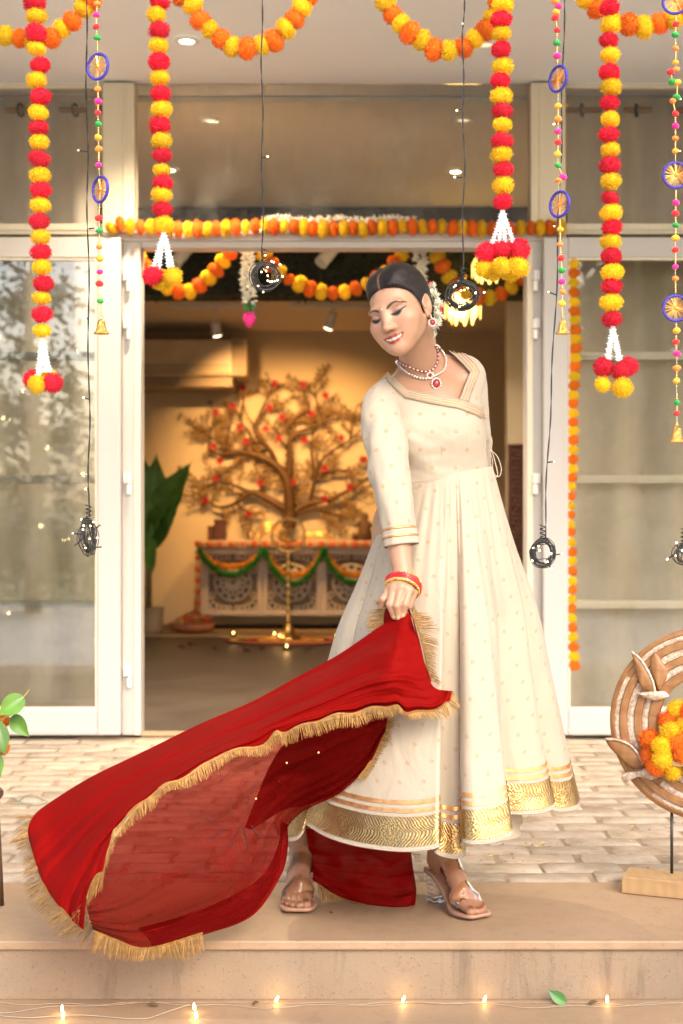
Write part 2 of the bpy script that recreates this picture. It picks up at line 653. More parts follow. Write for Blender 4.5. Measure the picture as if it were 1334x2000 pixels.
BL, BW = .238, .106
brick_meshes = [brick_mesh(BL - .014, BW - .0085, k) for k in range(6)]
rows = int((D_DOOR - .03 - Y_JOINT) / BW)
far = MB()
n_br = 0
rb = random.Random(3)
for r_ in range(rows):
    y = Y_JOINT + (r_ + .5) * BW + .002
    lim = .24 * y + .22
    off = (0 if r_ % 2 else .5) * BL + rb.uniform(-.03, .03)
    for k in range(-11, 12):
        x = k * BL + off
        if abs(x) > lim: continue
        p = (x + rb.uniform(-.003, .003), y + rb.uniform(-.002, .002), rb.gauss(-.0008, .0022))
        if n_br < 292:
            inst("brick", rb.choice(brick_meshes), p, paving, (rb.uniform(-.012, .012), rb.uniform(-.008, .008), rb.uniform(-.012, .012)))
            n_br += 1
        else:
            me = rb.choice(brick_meshes)
            far.add([v.co + Vector(p) for v in me.vertices], [tuple(q.vertices) for q in me.polygons])
tag(far.build("bricks_by_the_door", M_BRICK, paving, smooth=True), kind='stuff')
for o_ in list(paving.children):
    if o_.name.startswith("bricks_by"): o_.name = "far_bricks"

# ============================================================ PORCH CEILING AND THE HOUSE AROUND THE DOORS
ZC = PZ(160, D_DOOR)
tag(MB().box((-5, 3.1, ZC), (5, 12.96, ZC + .2)).build("porch_ceiling", M_CEIL), kind='structure')
hw = MB()
hw.box((-5, D_DOOR, -.2), (-2.42, D_DOOR + .2, ZC - .002))
hw.box((2.42, D_DOOR, -.2), (5, D_DOOR + .2, ZC - .002))
tag(hw.build("house_wall", M_CREAM), kind='structure')
# inside
tag(MB().box((-2.9, D_DOOR - .018, -.3), (2.9, 13.1, -.004)).build("interior_floor", M_INFLOOR), kind='structure')
ZB = PZ(648, 12.9)                                   # lower ceiling of the back part
iw = MB()
iw.box((-2.9, 12.9, -.003), (2.9, 13.1, ZC - .002))
iw.box((-3.0, D_DOOR + .202, -.003), (-2.802, 12.898, ZC - .002))
iw.box((2.802, D_DOOR + .202, -.003), (3.0, 12.898, ZC - .002))
tag(iw.build("interior_wall", M_INWALL), kind='structure')
tag(MB().box((-2.80, 9.2, ZB), (2.80, 12.897, ZC - .004)).build("interior_ceiling", M_INCEIL), kind='structure')
tag(MB().box((-2.80, D_DOOR + .21, ZC - .03), (2.80, 9.19, ZC - .006)).build("front_room_ceiling", M_INCEIL), kind='structure')
# side partition seen at the right of the doorway
tag(MB().box((PX(990, 9.5), 9.5, -.003), (2.80, 9.62, ZB - .002)).build("partition_wall", M_INWALL), kind='structure')

# ============================================================ DOOR FRAME, DOORS AND SIDE WINDOWS
def fbox(mb, x0, x1, y0, y1, d, t):
    """Box whose front face, d metres away, covers photograph columns x0..x1 and rows y0..y1."""
    return mb.box((PX(x0, d), d, PZ(y1, d)), (PX(x1, d), d + t, PZ(y0, d)))


df = thing("door_frame", "cream and white painted double door frame standing on the brick paving", "door frame", (0, D_DOOR, 0))
for (a, b, nm) in ((200, 262, "post"), (1037, 1105, "post")):
    m = MB(); fbox(m, a, b, 161, 454, D_DOOR - .03, .12)
    m.build(nm, M_CREAM, df, bevel=.004)
    c = (b - 22, b - 16) if a < 600 else (a + 16, a + 22)
    m = MB(); fbox(m, c[0], c[1], 161, 437, D_DOOR - .036, .0055)
    m.build("moulding", M_CREAM, df, bevel=.002)
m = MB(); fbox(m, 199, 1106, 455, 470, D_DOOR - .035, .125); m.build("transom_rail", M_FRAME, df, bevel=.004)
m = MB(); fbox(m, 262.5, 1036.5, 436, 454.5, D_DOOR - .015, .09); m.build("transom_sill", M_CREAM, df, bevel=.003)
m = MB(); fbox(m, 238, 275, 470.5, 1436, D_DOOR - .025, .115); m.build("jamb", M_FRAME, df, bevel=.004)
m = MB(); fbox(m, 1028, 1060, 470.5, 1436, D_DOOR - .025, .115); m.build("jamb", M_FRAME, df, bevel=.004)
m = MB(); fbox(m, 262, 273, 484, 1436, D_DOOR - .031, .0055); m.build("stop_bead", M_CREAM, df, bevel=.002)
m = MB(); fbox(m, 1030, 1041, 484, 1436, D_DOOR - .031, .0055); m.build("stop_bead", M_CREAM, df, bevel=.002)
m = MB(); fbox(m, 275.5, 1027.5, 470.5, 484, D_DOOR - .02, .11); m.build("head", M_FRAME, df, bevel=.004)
m = MB(); fbox(m, 262.5, 1036.5, 164, 435.5, D_DOOR + .02, .006); m.build("transom_pane", M_GLASS, df)
m = MB(); m.box((PX(275, D_DOOR), D_DOOR - .015, -.003), (PX(1028, D_DOOR), D_DOOR + .09, .008)); m.build("threshold", M_STEP, df, bevel=.003)
M_HINGE = mat("hinge_paint", (.78, .76, .72), .3, var=.08)
for hx in (249, 1049):
    for hy in (548, 642, 945, 1322):
        m = MB(); fbox(m, hx - 8, hx + 6, hy - 20, hy - 1, D_DOOR - .044, .018)
        px_ = hx + (3 if hx < 600 else -3)
        m.tube([P(px_, hy - 20, D_DOOR - .047), P(px_, hy - 1, D_DOOR - .047)], .011, 10)
        m.tube([P(px_, hy + 1, D_DOOR - .047), P(px_, hy + 20, D_DOOR - .047)], .012, 10)
        for s_ in (-14, -6): m.tube([P(hx - 5, hy + s_, D_DOOR - .0445), P(hx - 5, hy + s_, D_DOOR - .047)], .003, 6)
        m.build("hinge", M_HINGE, df, smooth=False, bevel=.001)

BARS = (695, 936, 1181)
for side in (-1, 1):
    dl = D_DOOR - .085
    where = "left" if side < 0 else "right"
    x_in, x_out = ((200, -285) if side < 0 else (1105, 1615))
    lo, hi = min(x_in, x_out), max(x_in, x_out)
    nm = ("fixed side window with tall sheer curtain, behind the shaded glass door" if side < 0 else
          "fixed side window with tall sheer curtain, behind the brightly lit glass door")
    sw = thing("side_window", nm, "window", (PX((lo + hi) / 2, D_DOOR), D_DOOR, 0), "side windows beside the doorway")
    dw = D_DOOR + .03
    for (a, b, c, d_) in ((lo + .5, hi - .5, 161, 172), (lo + .5, hi - .5, 436, 458), (lo + .5, hi - .5, 1404, 1440)):
        m = MB(); fbox(m, a, b, c, d_, dw - .01, .06); m.build("rail", M_CREAM, sw, bevel=.004)
    m = MB(); fbox(m, lo + .5, hi - .5, 446, 449, dw - .016, .005); m.build("moulding", M_CREAM, sw)
    m = MB()
    if side < 0: fbox(m, lo + .5, lo + 40, 172.5, 1403.5, dw - .008, .056)
    else: fbox(m, hi - 40, hi - .5, 172.5, 1403.5, dw - .008, .056)
    m.build("stile", M_CREAM, sw, bevel=.004)
    for yb in BARS:
        m = MB(); fbox(m, lo + 1, hi - 1, yb - 8, yb + 8, dw - .004, .04); m.build("muntin", M_CREAM, sw, bevel=.004)
        m = MB(); fbox(m, lo + 1, hi - 1, yb - 1.5, yb + 1.5, dw - .009, .0045); m.build("moulding", M_CREAM, sw)
    m = MB(); fbox(m, lo + 1, hi - 1, 172.5, 435.5, dw + .03, .006); m.build("upper_pane", M_GLASS, sw)
    for ya, yb in zip((458,) + BARS, BARS + (1404,)):
        m = MB(); fbox(m, lo + 1, hi - 1, ya + 8.5 if ya != 458 else 458.5, yb - 8.5 if yb != 1404 else 1403.5, dw + .03, .006)
        m.build("pane", M_GLASS, sw)
    # the open door leaf, folded back flat in front of the side window
    nm = ("open white glass door folded back, garden tree mirrored in its glass" if side < 0 else
          "open white glass door folded back, marigold string against its glass")
    gd = thing("glass_door", nm, "door", (PX((lo + hi) / 2, dl), dl, .01), "open glass doors")
    xa, xb = ((190, 235) if side < 0 else (1062, 1110))
    o0, o1 = ((-245, -200) if side < 0 else (1535, 1580))
    for (a, b) in ((xa, xb), (o0, o1)):
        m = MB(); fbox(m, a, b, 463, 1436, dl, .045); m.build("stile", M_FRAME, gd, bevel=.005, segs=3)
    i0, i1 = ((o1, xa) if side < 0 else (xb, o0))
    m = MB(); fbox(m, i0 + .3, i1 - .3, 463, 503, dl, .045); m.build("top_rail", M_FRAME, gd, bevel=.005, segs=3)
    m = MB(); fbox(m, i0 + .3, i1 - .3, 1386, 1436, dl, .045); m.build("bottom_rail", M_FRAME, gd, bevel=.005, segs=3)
    m = MB(); fbox(m, i0 + .3, i1 - .3, 1424, 1427, dl - .003, .004); m.build("drip_bead", M_CREAM, gd)
    m = MB()
    for (a, b, c, d_) in ((i0 + .3, i1 - .3, 503.3, 508), (i0 + .3, i1 - .3, 1381, 1385.7)): fbox(m, a, b, c, d_, dl + .006, .03)
    for (a, b) in ((i0 + .3, i0 + 4), (i1 - 4, i1 - .3)): fbox(m, a, b, 508.3, 1380.7, dl + .006, .03)
    m.build("glazing_bead", M_CREAM, gd)
    m = MB(); fbox(m, i0 + 4.2, i1 - 4.2, 508.2, 1380.8, dl + .02, .005); m.build("pane", M_GLASS if side > 0 else M_GLASSR, gd)
    # curtain and its rod, inside
    dc = D_DOOR + .128
    yr = 215
    a, b = (-200, 196) if side < 0 else (1110, 1540)
    rd = thing("curtain_rod", "wooden curtain rod over the %s side window" % where, "curtain rod", P((a + b) / 2, yr, dc))
    m = MB(); m.tube([P(a - 20, yr, dc), P(b + 6, yr, dc)], .014, 12); m.build("rod", M_WOODROD, rd, smooth=True)
    for ex in (a - 20, b + 6):
        m = MB(); m.ball(P(ex, yr, dc), .024, 12, 8); m.build("finial", M_WOODROD, rd, smooth=True)
    m = MB()
    for ex in (a - 8, b - 2): m.tube([P(ex, yr, dc), P(ex, yr, dc) + Vector((0, -.085, 0))], .008, 6)
    m.build("bracket", M_BRASS, rd)
    ct = thing("curtain", "grey sheer ribbed curtain hanging by rings in the %s side window" % where, "curtain", P((a + b) / 2, 1400, dc), "side window curtains")
    G = []
    n_w = 150
    x0, x1 = PX(a, dc), PX(b, dc)
    period = PX(158 + 667, dc) * 1.0 / 2 * 1.35
    for z in list(np.linspace(PZ(196, dc), .02, 34)):
        row = []
        down = (PZ(196, dc) - z)
        for i in range(n_w):
            u = i / (n_w - 1)
            x = x0 + (x1 - x0) * u
            ph = (x - x0) / period * 2 * math.pi
            amp = .032 if down < .1 else .032 - .012 * min(1, down)
            wob = .4 * math.sin(x * 9 + side) * min(1, down * 1.5)
            row.append(Vector((x + .006 * math.sin(ph * .5 + z * 2), dc + amp * math.sin(ph + wob) + .01 * math.sin(x * 31 + z), z)))
        G.append(row)
    cm = MB().grid(G)
    cm.build("cloth", M_CURT, ct, smooth=True)
    k = 0
    x = x0 + period * .25
    while x < x1:
        m = MB(); m.torus((x, dc, PZ(yr, dc)), .027, .007, 18, 6, Matrix.Rotation(R(90), 3, 'Y') @ Matrix.Rotation(R(20), 3, 'X'))
        m.build("eyelet", M_DARKMET, ct, smooth=True)
        x += period / 2

# ============================================================ LAMPS IN THE CEILINGS
M_LAMPON = emit("lit_lens", (1.0, .78, .48), 9)
M_LAMPDIM = emit("dim_lens", (1.0, .75, .45), .4)
def downlight(px, py, zc, r, label, lit=True, power=0):
    d = (zc - H) * F / (1000 - py)
    c = Vector((PX(px, d), d, zc))
    t = thing("downlight", label, "ceiling light", c, "recessed ceiling lights")
    m = MB(); m.lathe([(r * .62, -.001), (r * .66, -.012), (r * 1.0, -.010), (r * 1.06, -.001)], 28, c, cap=False); m.build("rim", M_WHITEPL, t, smooth=True)
    m = MB(); m.lathe([(0.0001, -.008), (r * .6, -.006), (r * .64, -.002)], 24, c); m.build("lens", M_LAMPON if lit else M_LAMPDIM, t)
    if power:
        l = bpy.data.lights.new("downlight_lamp", 'SPOT')
        l.energy = power; l.color = (1, .78, .52); l.spot_size = R(130); l.spot_blend = .8; l.shadow_soft_size = .05
        lo_ = bpy.data.objects.new("downlight_lamp", l); COL.objects.link(lo_)
        lo_.location = c + Vector((0, 0, -.02)); place(lo_, t)
downlight(365, 77, ZC, .05, "lit round downlight in the porch ceiling, beside the red and yellow garland", True, 110)
downlight(948, 84, ZC, .05, "unlit dark downlight in the porch ceiling, half hidden by a garland", False)
downlight(408, 232, ZC - .03, .05, "dim downlight in the room ceiling, highest seen through the transom glass", False, 110)
downlight(890, 333, ZC - .03, .05, "bright downlight in the room ceiling near the right post", True, 120)
downlight(332, 330, ZC - .03, .05, "bright downlight in the room ceiling just behind the left red garland", True, 120)
downlight(905, 232, ZC - .03, .05, "dim downlight in the room ceiling, close to the black wire", False)
# ============================================================ POMPOM GARLANDS
def yarn_mat(name, col, col2):
    t = NT(name)
    oi = t.n("ShaderNodeObjectInfo")
    v = t.coord('Object')
    f_ = t.noise(v, 5, 3)
    c = t.ramp(f_, [(.3, col), (.72, col2)])
    h = t.n("ShaderNodeHueSaturation")
    a = t.n("ShaderNodeMapRange"); a.inputs["To Min"].default_value = .88; a.inputs["To Max"].default_value = 1.08
    t.l(oi.outputs["Random"], a.inputs[0]); t.l(a.outputs[0], h.inputs["Value"]); t.l(c, h.inputs["Color"])
    t.base(h.outputs[0])
    t.b.inputs["Roughness"].default_value = .8
    t.b.inputs["Sheen Weight"].default_value = .2
    t.b.inputs["Specular IOR Level"].default_value = .2
    tl = t.n("ShaderNodeBsdfTranslucent"); t.l(h.outputs[0], tl.inputs[0])
    m1 = t.n("ShaderNodeMixShader"); m1.inputs[0].default_value = .45
    t.l(t.b.outputs[0], m1.inputs[1]); t.l(tl.outputs[0], m1.inputs[2]); t.l(m1.outputs[0], t.out.inputs[0])
    return t.mat


M_YARN = {'r': yarn_mat("red_yarn", (.78, .010, .030), (.88, .035, .085)),
          'y': yarn_mat("yellow_yarn", (.96, .64, .004), (.98, .74, .015)),
          'o': yarn_mat("orange_yarn", (.95, .22, .006), (.97, .31, .012)),
          'g': yarn_mat("green_yarn", (.03, .30, .05), (.06, .38, .07)),
          'p': yarn_mat("pink_yarn", (.85, .22, .12), (.9, .3, .16)),
          'm': yarn_mat("mango_yarn", (.85, .42, .02), (.9, .5, .03))}


def pompom_mesh(k, threads=900, core_r=.80):
    """Unit ball of cut yarn: a lumpy core and hundreds of short tapered threads standing out of it."""
    rg = random.Random(100 + k)
    bm = bmesh.new()
    bmesh.ops.create_icosphere(bm, subdivisions=3, radius=core_r)
    co = np.array([v.co for v in bm.verts])
    n_ = vnoise(co * 5.5 + k * 11) * .05 + vnoise(co * 13 + k * 5) * .04
    for v, d in zip(bm.verts, n_): v.co *= 1 + d
    mb = MB()
    bm.verts.ensure_lookup_table()
    mb.add([v.co for v in bm.verts], [tuple(v.index for v in f.verts) for f in bm.faces])
    bm.free()
    lump = [Vector((rg.gauss(0, 1), rg.gauss(0, 1), rg.gauss(0, 1))).normalized() for _ in range(3)]
    for i in range(threads):
        d = Vector((rg.gauss(0, 1), rg.gauss(0, 1), rg.gauss(0, 1))).normalized()
        tip = (d + Vector((rg.gauss(0, 1), rg.gauss(0, 1), rg.gauss(0, 1))) * .13).normalized()
        L = rg.uniform(.88, 1.08)
        if any(d.dot(q) > .93 for q in lump): L += .09
        if rg.random() < .03: L += .12
        w = rg.uniform(.018, .034)
        s = d.cross(tip + Vector((rg.random(), rg.random(), rg.random()))).normalized()
        a = d * (core_r - .16)
        b = d.lerp(tip, .6) * (L * .93)
        e = tip * L
        u = d.cross(s)
        mb.add([a + s * w, a - s * w, b + s * w, b - s * w, e + u * w * .8, b + u * w], [(0, 1, 3, 2), (2, 3, 4), (2, 4, 5)])
    me = mb.mesh("pompom")
    me.polygons.foreach_set("use_smooth", [True] * len(me.polygons))
    return me


PM = {}
for c_ in M_YARN:
    PM[c_] = []
    for k in range(4):
        me = pompom_mesh(k)
        me.materials.append(M_YARN[c_])
        PM[c_].append(me)
rg = random.Random(11)


def pompom(c, p, r, parent, axis=Vector((0, 0, 1)), squash=.80, name="pompom"):
    """Pompom threaded on a string running along axis."""
    q = Vector(axis).to_track_quat('Z', 'Y') @ Quaternion((0, 0, 1), rg.uniform(0, 6.28))
    q = q @ Quaternion((1, 0, 0), rg.gauss(0, .10))
    s = r * rg.gauss(1.0, .06)
    return inst(name, rg.choice(PM[c]), p, parent, q, (s, s * rg.uniform(.94, 1.04), s * squash * rg.uniform(.93, 1.07)))


M_STRING = mat("string", (.75, .68, .5), .8, var=.1)
M_TASSEL = mat("white_tassel_yarn", (.86, .84, .80), .8, var=.05)


def tassel_strand(a, b, parent):
    """White cord with little barbs, like a jasmine chain."""
    mb = MB()
    a, b = Vector(a), Vector(b)
    n_ = 12
    pts = [a.lerp(b, i / n_) + Vector((rg.gauss(0, .0006), rg.gauss(0, .0006), 0)) for i in range(n_ + 1)]
    mb.tube(pts, .0034, 6)
    t = (b - a).normalized()
    for i in range(1, n_ + 1):
        for k in range(4):
            ang = k * 1.57 + i * .7
            s = Vector((math.cos(ang), math.sin(ang), 0))
            p = pts[i]
            tip = p + s * .0085 - t * .004
            w = s.cross(t) * .0022
            mb.add([p + w, p - w, tip, p - t * .005], [(0, 1, 2), (0, 2, 3), (1, 3, 2)])
    return mb.build("tassel_strand", M_TASSEL, parent)


ROW = "garlands of red and yellow pompoms hanging in front of the house"
D_G = 3.25
def vertical_garland(centres, label, tas_top, tas, hang, d=None, r=.0258, first="r"):
    d = d or D_G
    top = P(centres[0][0], centres[0][1], d)
    t = thing("pompom_garland", label, "garland", P(centres[-1][0], centres[-1][1], d), ROW)
    cs = list(centres)
    c0 = 'r' if first == 'r' else 'y'
    # two more above the frame, then the string up to the ceiling
    up = [(cs[0][0], cs[0][1] - 31 * k) for k in (2, 1)]
    seq = up + cs
    cols = ['r', 'y'] if c0 == 'r' else ['y', 'r']
    pts = [P(x + rg.gauss(0, .8), y, d) + Vector((0, rg.gauss(0, .002), 0)) for x, y in seq]
    m = MB(); m.tube([Vector((pts[0].x, d, ZC))] + pts + [P(tas_top[0], tas_top[1], d)], .0011, 5); m.build("string", M_STRING, t)
    for i, p in enumerate(pts):
        ax = (pts[min(i + 1, len(pts) - 1)] - pts[max(i - 1, 0)]).normalized()
        pompom(cols[i % 2], p, r, t, ax)
    for (x, y) in tas:
        tassel_strand(P(tas_top[0], tas_top[1], d), P(x, y, d) + Vector((0, rg.gauss(0, .004), 0)), t)
    for (c, x, y, dd) in hang:
        pompom(c, P(x, y, d + dd), .0255, t, Vector((rg.gauss(0, .4), rg.gauss(0, .4), 1)).normalized(), .95)
    return t


vertical_garland([(69, 5), (71, 31), (72, 65), (71, 95), (77, 127), (71, 157), (77, 189), (76, 221), (75, 250), (77, 278), (76, 310), (77, 343),
                  (81, 371), (80, 401), (78, 433), (80, 463), (77, 493), (81, 522), (85, 554), (81, 582), (83, 614), (82, 646)],
                 "long red and yellow pompom garland before the shaded glass door, its tassel yellow first", (83, 660),
                 [(73, 735), (77, 730), (98, 728), (90, 728)],
                 [('y', 72, 751, -.01), ('r', 103, 748, 0), ('y', 94, 738, .03), ('r', 66, 741, .03)], None)
vertical_garland([(312, 3), (306, 30), (311, 60), (310, 89), (310, 122), (311, 151), (313, 184), (316, 214), (313, 245), (316, 275), (316, 303), (317, 332),
                  (319, 358), (316, 380), (318, 409), (318, 438)],
                 "red and yellow pompom garland whose tassel shows one red and one yellow ball", (320, 452),
                 [(300, 522), (310, 526), (331, 524), (337, 522)],
                 [('r', 298, 538, 0), ('y', 338, 540, -.01), ('y', 317, 547, .03)], None)
vertical_garland([(982, 10), (978, 38), (980, 65), (978, 97), (982, 129), (978, 158), (980, 188), (980, 216), (981, 245), (980, 276), (979, 303), (983, 332),
                  (982, 362), (981, 395)],
                 "shortest red and yellow pompom garland, its fat tassel cluster above the woman's shoulder", (982, 410),
                 [(962, 476), (974, 478), (986, 478), (1002, 476)],
                 [('r', 950, 494, .01), ('r', 981, 488, 0), ('r', 1013, 488, 0), ('y', 946, 523, .015), ('y', 980, 520, -.02), ('y', 1012, 521, -.005), ('y', 997, 531, .03), ('y', 962, 529, .03)], None, first='y')
vertical_garland([(1191, 15), (1192, 48), (1190, 79), (1192, 107), (1190, 141), (1193, 170), (1191, 201), (1192, 232), (1190, 263), (1192, 292), (1190, 323),
                  (1192, 354), (1191, 387), (1193, 416), (1196, 445), (1193, 472), (1193, 500), (1195, 532), (1194, 560), (1195, 591), (1194, 623)],
                 "long red and yellow pompom garland hanging before the bright glass door at right", (1197, 636),
                 [(1186, 700), (1191, 703), (1207, 706), (1211, 704)],
                 [('r', 1179, 717, .01), ('r', 1212, 725, 0), ('r', 1228, 715, .02), ('y', 1177, 751, 0), ('y', 1216, 757, -.01)], None)


def swag(pts, label, name, cat, group, d, r, cols='oy', squash=.72, ends_up=True, spacing=None, parent_y=None):
    """Sagging garland through pts (pixels at distance d)."""
    w = [P(x, y, d) for x, y in pts]
    if spacing:
        L = sum((w[i + 1] - w[i]).length for i in range(len(w) - 1))
        q = crom_even([tuple(p) for p in w], max(3, int(L / spacing) + 1))
        w = [Vector(p) for p in q]
    mid = w[len(w) // 2]
    t = thing(name, label, cat, min(w, key=lambda p: p.z), group)
    sp = list(w)
    if ends_up:
        sp = [Vector((w[0].x, d, ZC))] + sp + [Vector((w[-1].x, d, ZC))]
    m = MB(); m.tube(sp, .0012, 5); m.build("string", M_STRING, t)
    for i, p in enumerate(w):
        ax = (w[min(i + 1, len(w) - 1)] - w[max(i - 1, 0)]).normalized()
        pompom(cols[i % len(cols)], p + Vector((0, rg.gauss(0, .003), rg.gauss(0, .002))), r, t, ax, squash)
    return t


SW = "orange and yellow swags along the top of the porch"
D_S = 3.36
swag([(-76, 20), (-60, 45), (-36, 60), (-12, 68), (12, 71), (38, 77), (68, 84), (100, 75), (120, 57), (142, 42), (162, 18), (178, -2), (190, -28)],
     "orange and yellow pompom swag running behind the leftmost red garland", "pompom_swag", "garland", SW, D_S, .0268, 'yo', .86)
swag([(341, -38), (356, -12), (377, 12), (391, 36), (410, 57), (432, 76), (454, 89), (483, 94), (511, 88), (535, 75), (558, 57), (575, 40), (589, 15), (604, -9), (618, -34)],
     "orange and yellow pompom swag crossed by a black wire at its lowest point, left", "pompom_swag", "garland", SW, D_S, .0268, 'yo', .86)
swag([(728, -48), (740, -24), (753, 0), (767, 24), (783, 47), (801, 67), (824, 81), (848, 94), (876, 98), (906, 92), (927, 74), (949, 58), (963, 34), (976, 10), (990, -16), (1002, -40)],
     "orange and yellow pompom swag rising behind the shortest red garland", "pompom_swag", "garland", SW, D_S, .0268, 'yo', .86)
swag([(1128, -28), (1146, -4), (1166, 18), (1194, 38), (1228, 47), (1258, 50), (1288, 45), (1314, 36), (1338, 22), (1360, 2), (1374, -24)],
     "short orange and yellow pompom swag in the top right corner", "pompom_swag", "garland", SW, D_S, .0268, 'oy', .86)

# garland lying along the transom rail
hd = []
x = 217
while x < 1106:
    yy = 445 + 2.5 * math.sin(x * .021) + (6 if x < 226 else 0) + (-4 if 230 < x < 240 else 0)
    hd.append((x, yy)); x += rg.uniform(18.0, 20.5)
t = swag(hd, "straight orange and yellow pompom garland fixed along the rail over the doorway", "pompom_garland", "garland", None, D_DOOR - .078, .0390, 'yo', .66, ends_up=False)
# swags inside the doorway
IN = "orange and yellow swags hanging inside the doorway"
swag([(262, 478), (282, 520), (318, 556), (365, 570), (402, 548), (428, 520), (462, 476)], "orange and yellow swag inside the doorway, left, behind the red and yellow tassel", "pompom_swag", "garland", IN, 6.64, .040, 'oy', .8, False, .052)
swag([(506, 478), (532, 520), (572, 550), (640, 573), (700, 562), (745, 538), (775, 508), (798, 478)], "orange and yellow swag inside the doorway, dipping behind the woman's hair", "pompom_swag", "garland", IN, 6.64, .040, 'oy', .8, False, .052)
swag([(845, 478), (868, 525), (900, 563), (945, 582), (985, 570), (1014, 545), (1042, 505)], "orange and yellow swag inside the doorway, right, behind the black wire coil", "pompom_swag", "garland", IN, 6.64, .040, 'oy', .8, False, .052)
# string of marigolds between the right door leaf and the window behind it
vg = []
yy = 497
k = 0
while yy < 1312:
    vg.append((1116 + 5 * math.sin(yy * .008 - 3.6) + 2 * math.sin(yy * .03), yy)); yy += rg.uniform(17.4, 19.4)
tv = swag(vg, "vertical orange and yellow garland hanging against the glass of the bright door", "pompom_garland", "garland", None, D_DOOR - .085 + .0105, .034, 'oy', .74, False)
for o_ in list(tv.children):
    if o_.name.startswith("pompom"):
        o_.rotation_quaternion = Quaternion((0, 0, 1), rg.uniform(0, 6.28)); o_.scale = (.0345, .0090, .025); o_.rotation_quaternion = Quaternion((0, 1, 0), rg.uniform(-.3, .3)); o_.location.y = 0

# ------------------------------------------------------------ jasmine strings
M_JAS = mat("jasmine_petal", (.84, .80, .66), .7, var=.08, vscale=30)
M_LEAFG = mat("leaf_green", (.06, .17, .035), .45, var=.35, vscale=8, rnd=.2)
M_LOTUS = mat("pink_lotus", (.85, .03, .28), .5, var=.2, vscale=20)
def buds(mb, pts, r, n, size):
    for p in pts:
        for k in range(n):
            d = Vector((rg.gauss(0, 1), rg.gauss(0, 1), rg.gauss(0, .6))).normalized()
            c = Vector(p) + d * r * rg.uniform(.6, 1.0)
            s = size * rg.uniform(.7, 1.2)
            u = d.orthogonal().normalized(); w = d.cross(u)
            tip = c + d * s * 1.4
            mb.add([c + u * s * .5, c + w * s * .5, c - u * s * .5, c - w * s * .5, tip, c - d * s * .6],
                   [(0, 1, 4), (1, 2, 4), (2, 3, 4), (3, 0, 4), (1, 0, 5), (2, 1, 5), (3, 2, 5), (0, 3, 5)])
    return mb
def jasmine(px, y0, y1, label, bud=True):
    d = 6.66
    t = thing("jasmine_garland", label, "garland", P(px, y1, d), "white jasmine strings hanging inside the doorway")
    m = buds(MB(), [P(px + 2 * math.sin(y * .1), y, d) for y in np.arange(y0, y1, 3.2)], .03, 9, .013)
    tag(m.build("jasmine_buds", M_JAS, t), kind='stuff')
    if bud:
        m = MB()
        for k in range(5):
            a = k * 1.256
            s = Vector((math.cos(a), math.sin(a), 0))
            c = P(px + 1, y1 + 1, d)
            m.add([c, c + s * .034 + Vector((0, 0, -.012)), c + Vector((0, 0, -.052)) + s * .02, c + s.cross(Vector((0, 0, 1))) * .02 + Vector((0, 0, -.03))], [(0, 1, 2), (0, 2, 3)])
        m.build("leaf", M_LEAFG, t)
        m = MB(); m.lathe([(.001, .0), (.02, -.008), (.031, -.03), (.030, -.045), (.018, -.066), (.0005, -.083)], 10, P(px + 2, y1 + 19, d)); m.build("lotus_bud", M_LOTUS, t, smooth=True)
jasmine(485, 478, 588, "white jasmine string ending in a pink lotus bud, left of the round wire coil")
jasmine(821, 478, 575, "white jasmine string coming down just behind the woman's bun", False)
t = thing("jasmine_garland", "white jasmine string lying on top of the orange garland over the doorway", "garland", P(715, 435, D_DOOR - .05))
m = buds(MB(), [P(x, 431 - 4 * math.sin((x - 600) / 220 * 6.28) ** 2, D_DOOR - .045) for x in np.arange(520, 815, 4)], .016, 6, .012)
tag(m.build("jasmine_buds", M_JAS, t), kind='stuff')

# ============================================================ BEAD STRINGS WITH WHEELS AND BELLS
M_BEAD = mat("gold_bead", (.90, .62, .24), .28, 1.0, var=.1)
M_BLUE = mat("blue_thread", (.045, .03, .30), .6, var=.25, vscale=60, bump=.5, bscale=300)
M_ZARI = mat("orange_zari", (.95, .42, .10), .28, .9, var=.2, vscale=50)
FELT = {'o': mat("orange_felt", (.88, .25, .02), .9, sheen=.3, bump=.4, bscale=300), 'm': mat("magenta_felt", (.80, .01, .25), .9, sheen=.3, bump=.4, bscale=300),
        'r': mat("red_felt", (.78, .015, .015), .9, sheen=.3, bump=.4, bscale=300), 'g': mat("green_felt", (.02, .32, .04), .9, sheen=.3, bump=.4, bscale=300),
        'a': mat("amber_felt", (.88, .42, .01), .9, sheen=.3, bump=.4, bscale=300)}
def felt_mesh(c):
    m = MB(); m.ball((0, 0, 0), 1, 14, 9)
    me = m.mesh("felt_ball")
    co = np.array([v.co for v in me.vertices]); n_ = 1 + .10 * vnoise(co * 2.3 + ord(c)) + .05 * vnoise(co * 7)
    for v, s in zip(me.vertices, n_): v.co *= s
    me.materials.append(FELT[c]); me.polygons.foreach_set("use_smooth", [True] * len(me.polygons))
    return me
FM = {c: felt_mesh(c) for c in FELT}


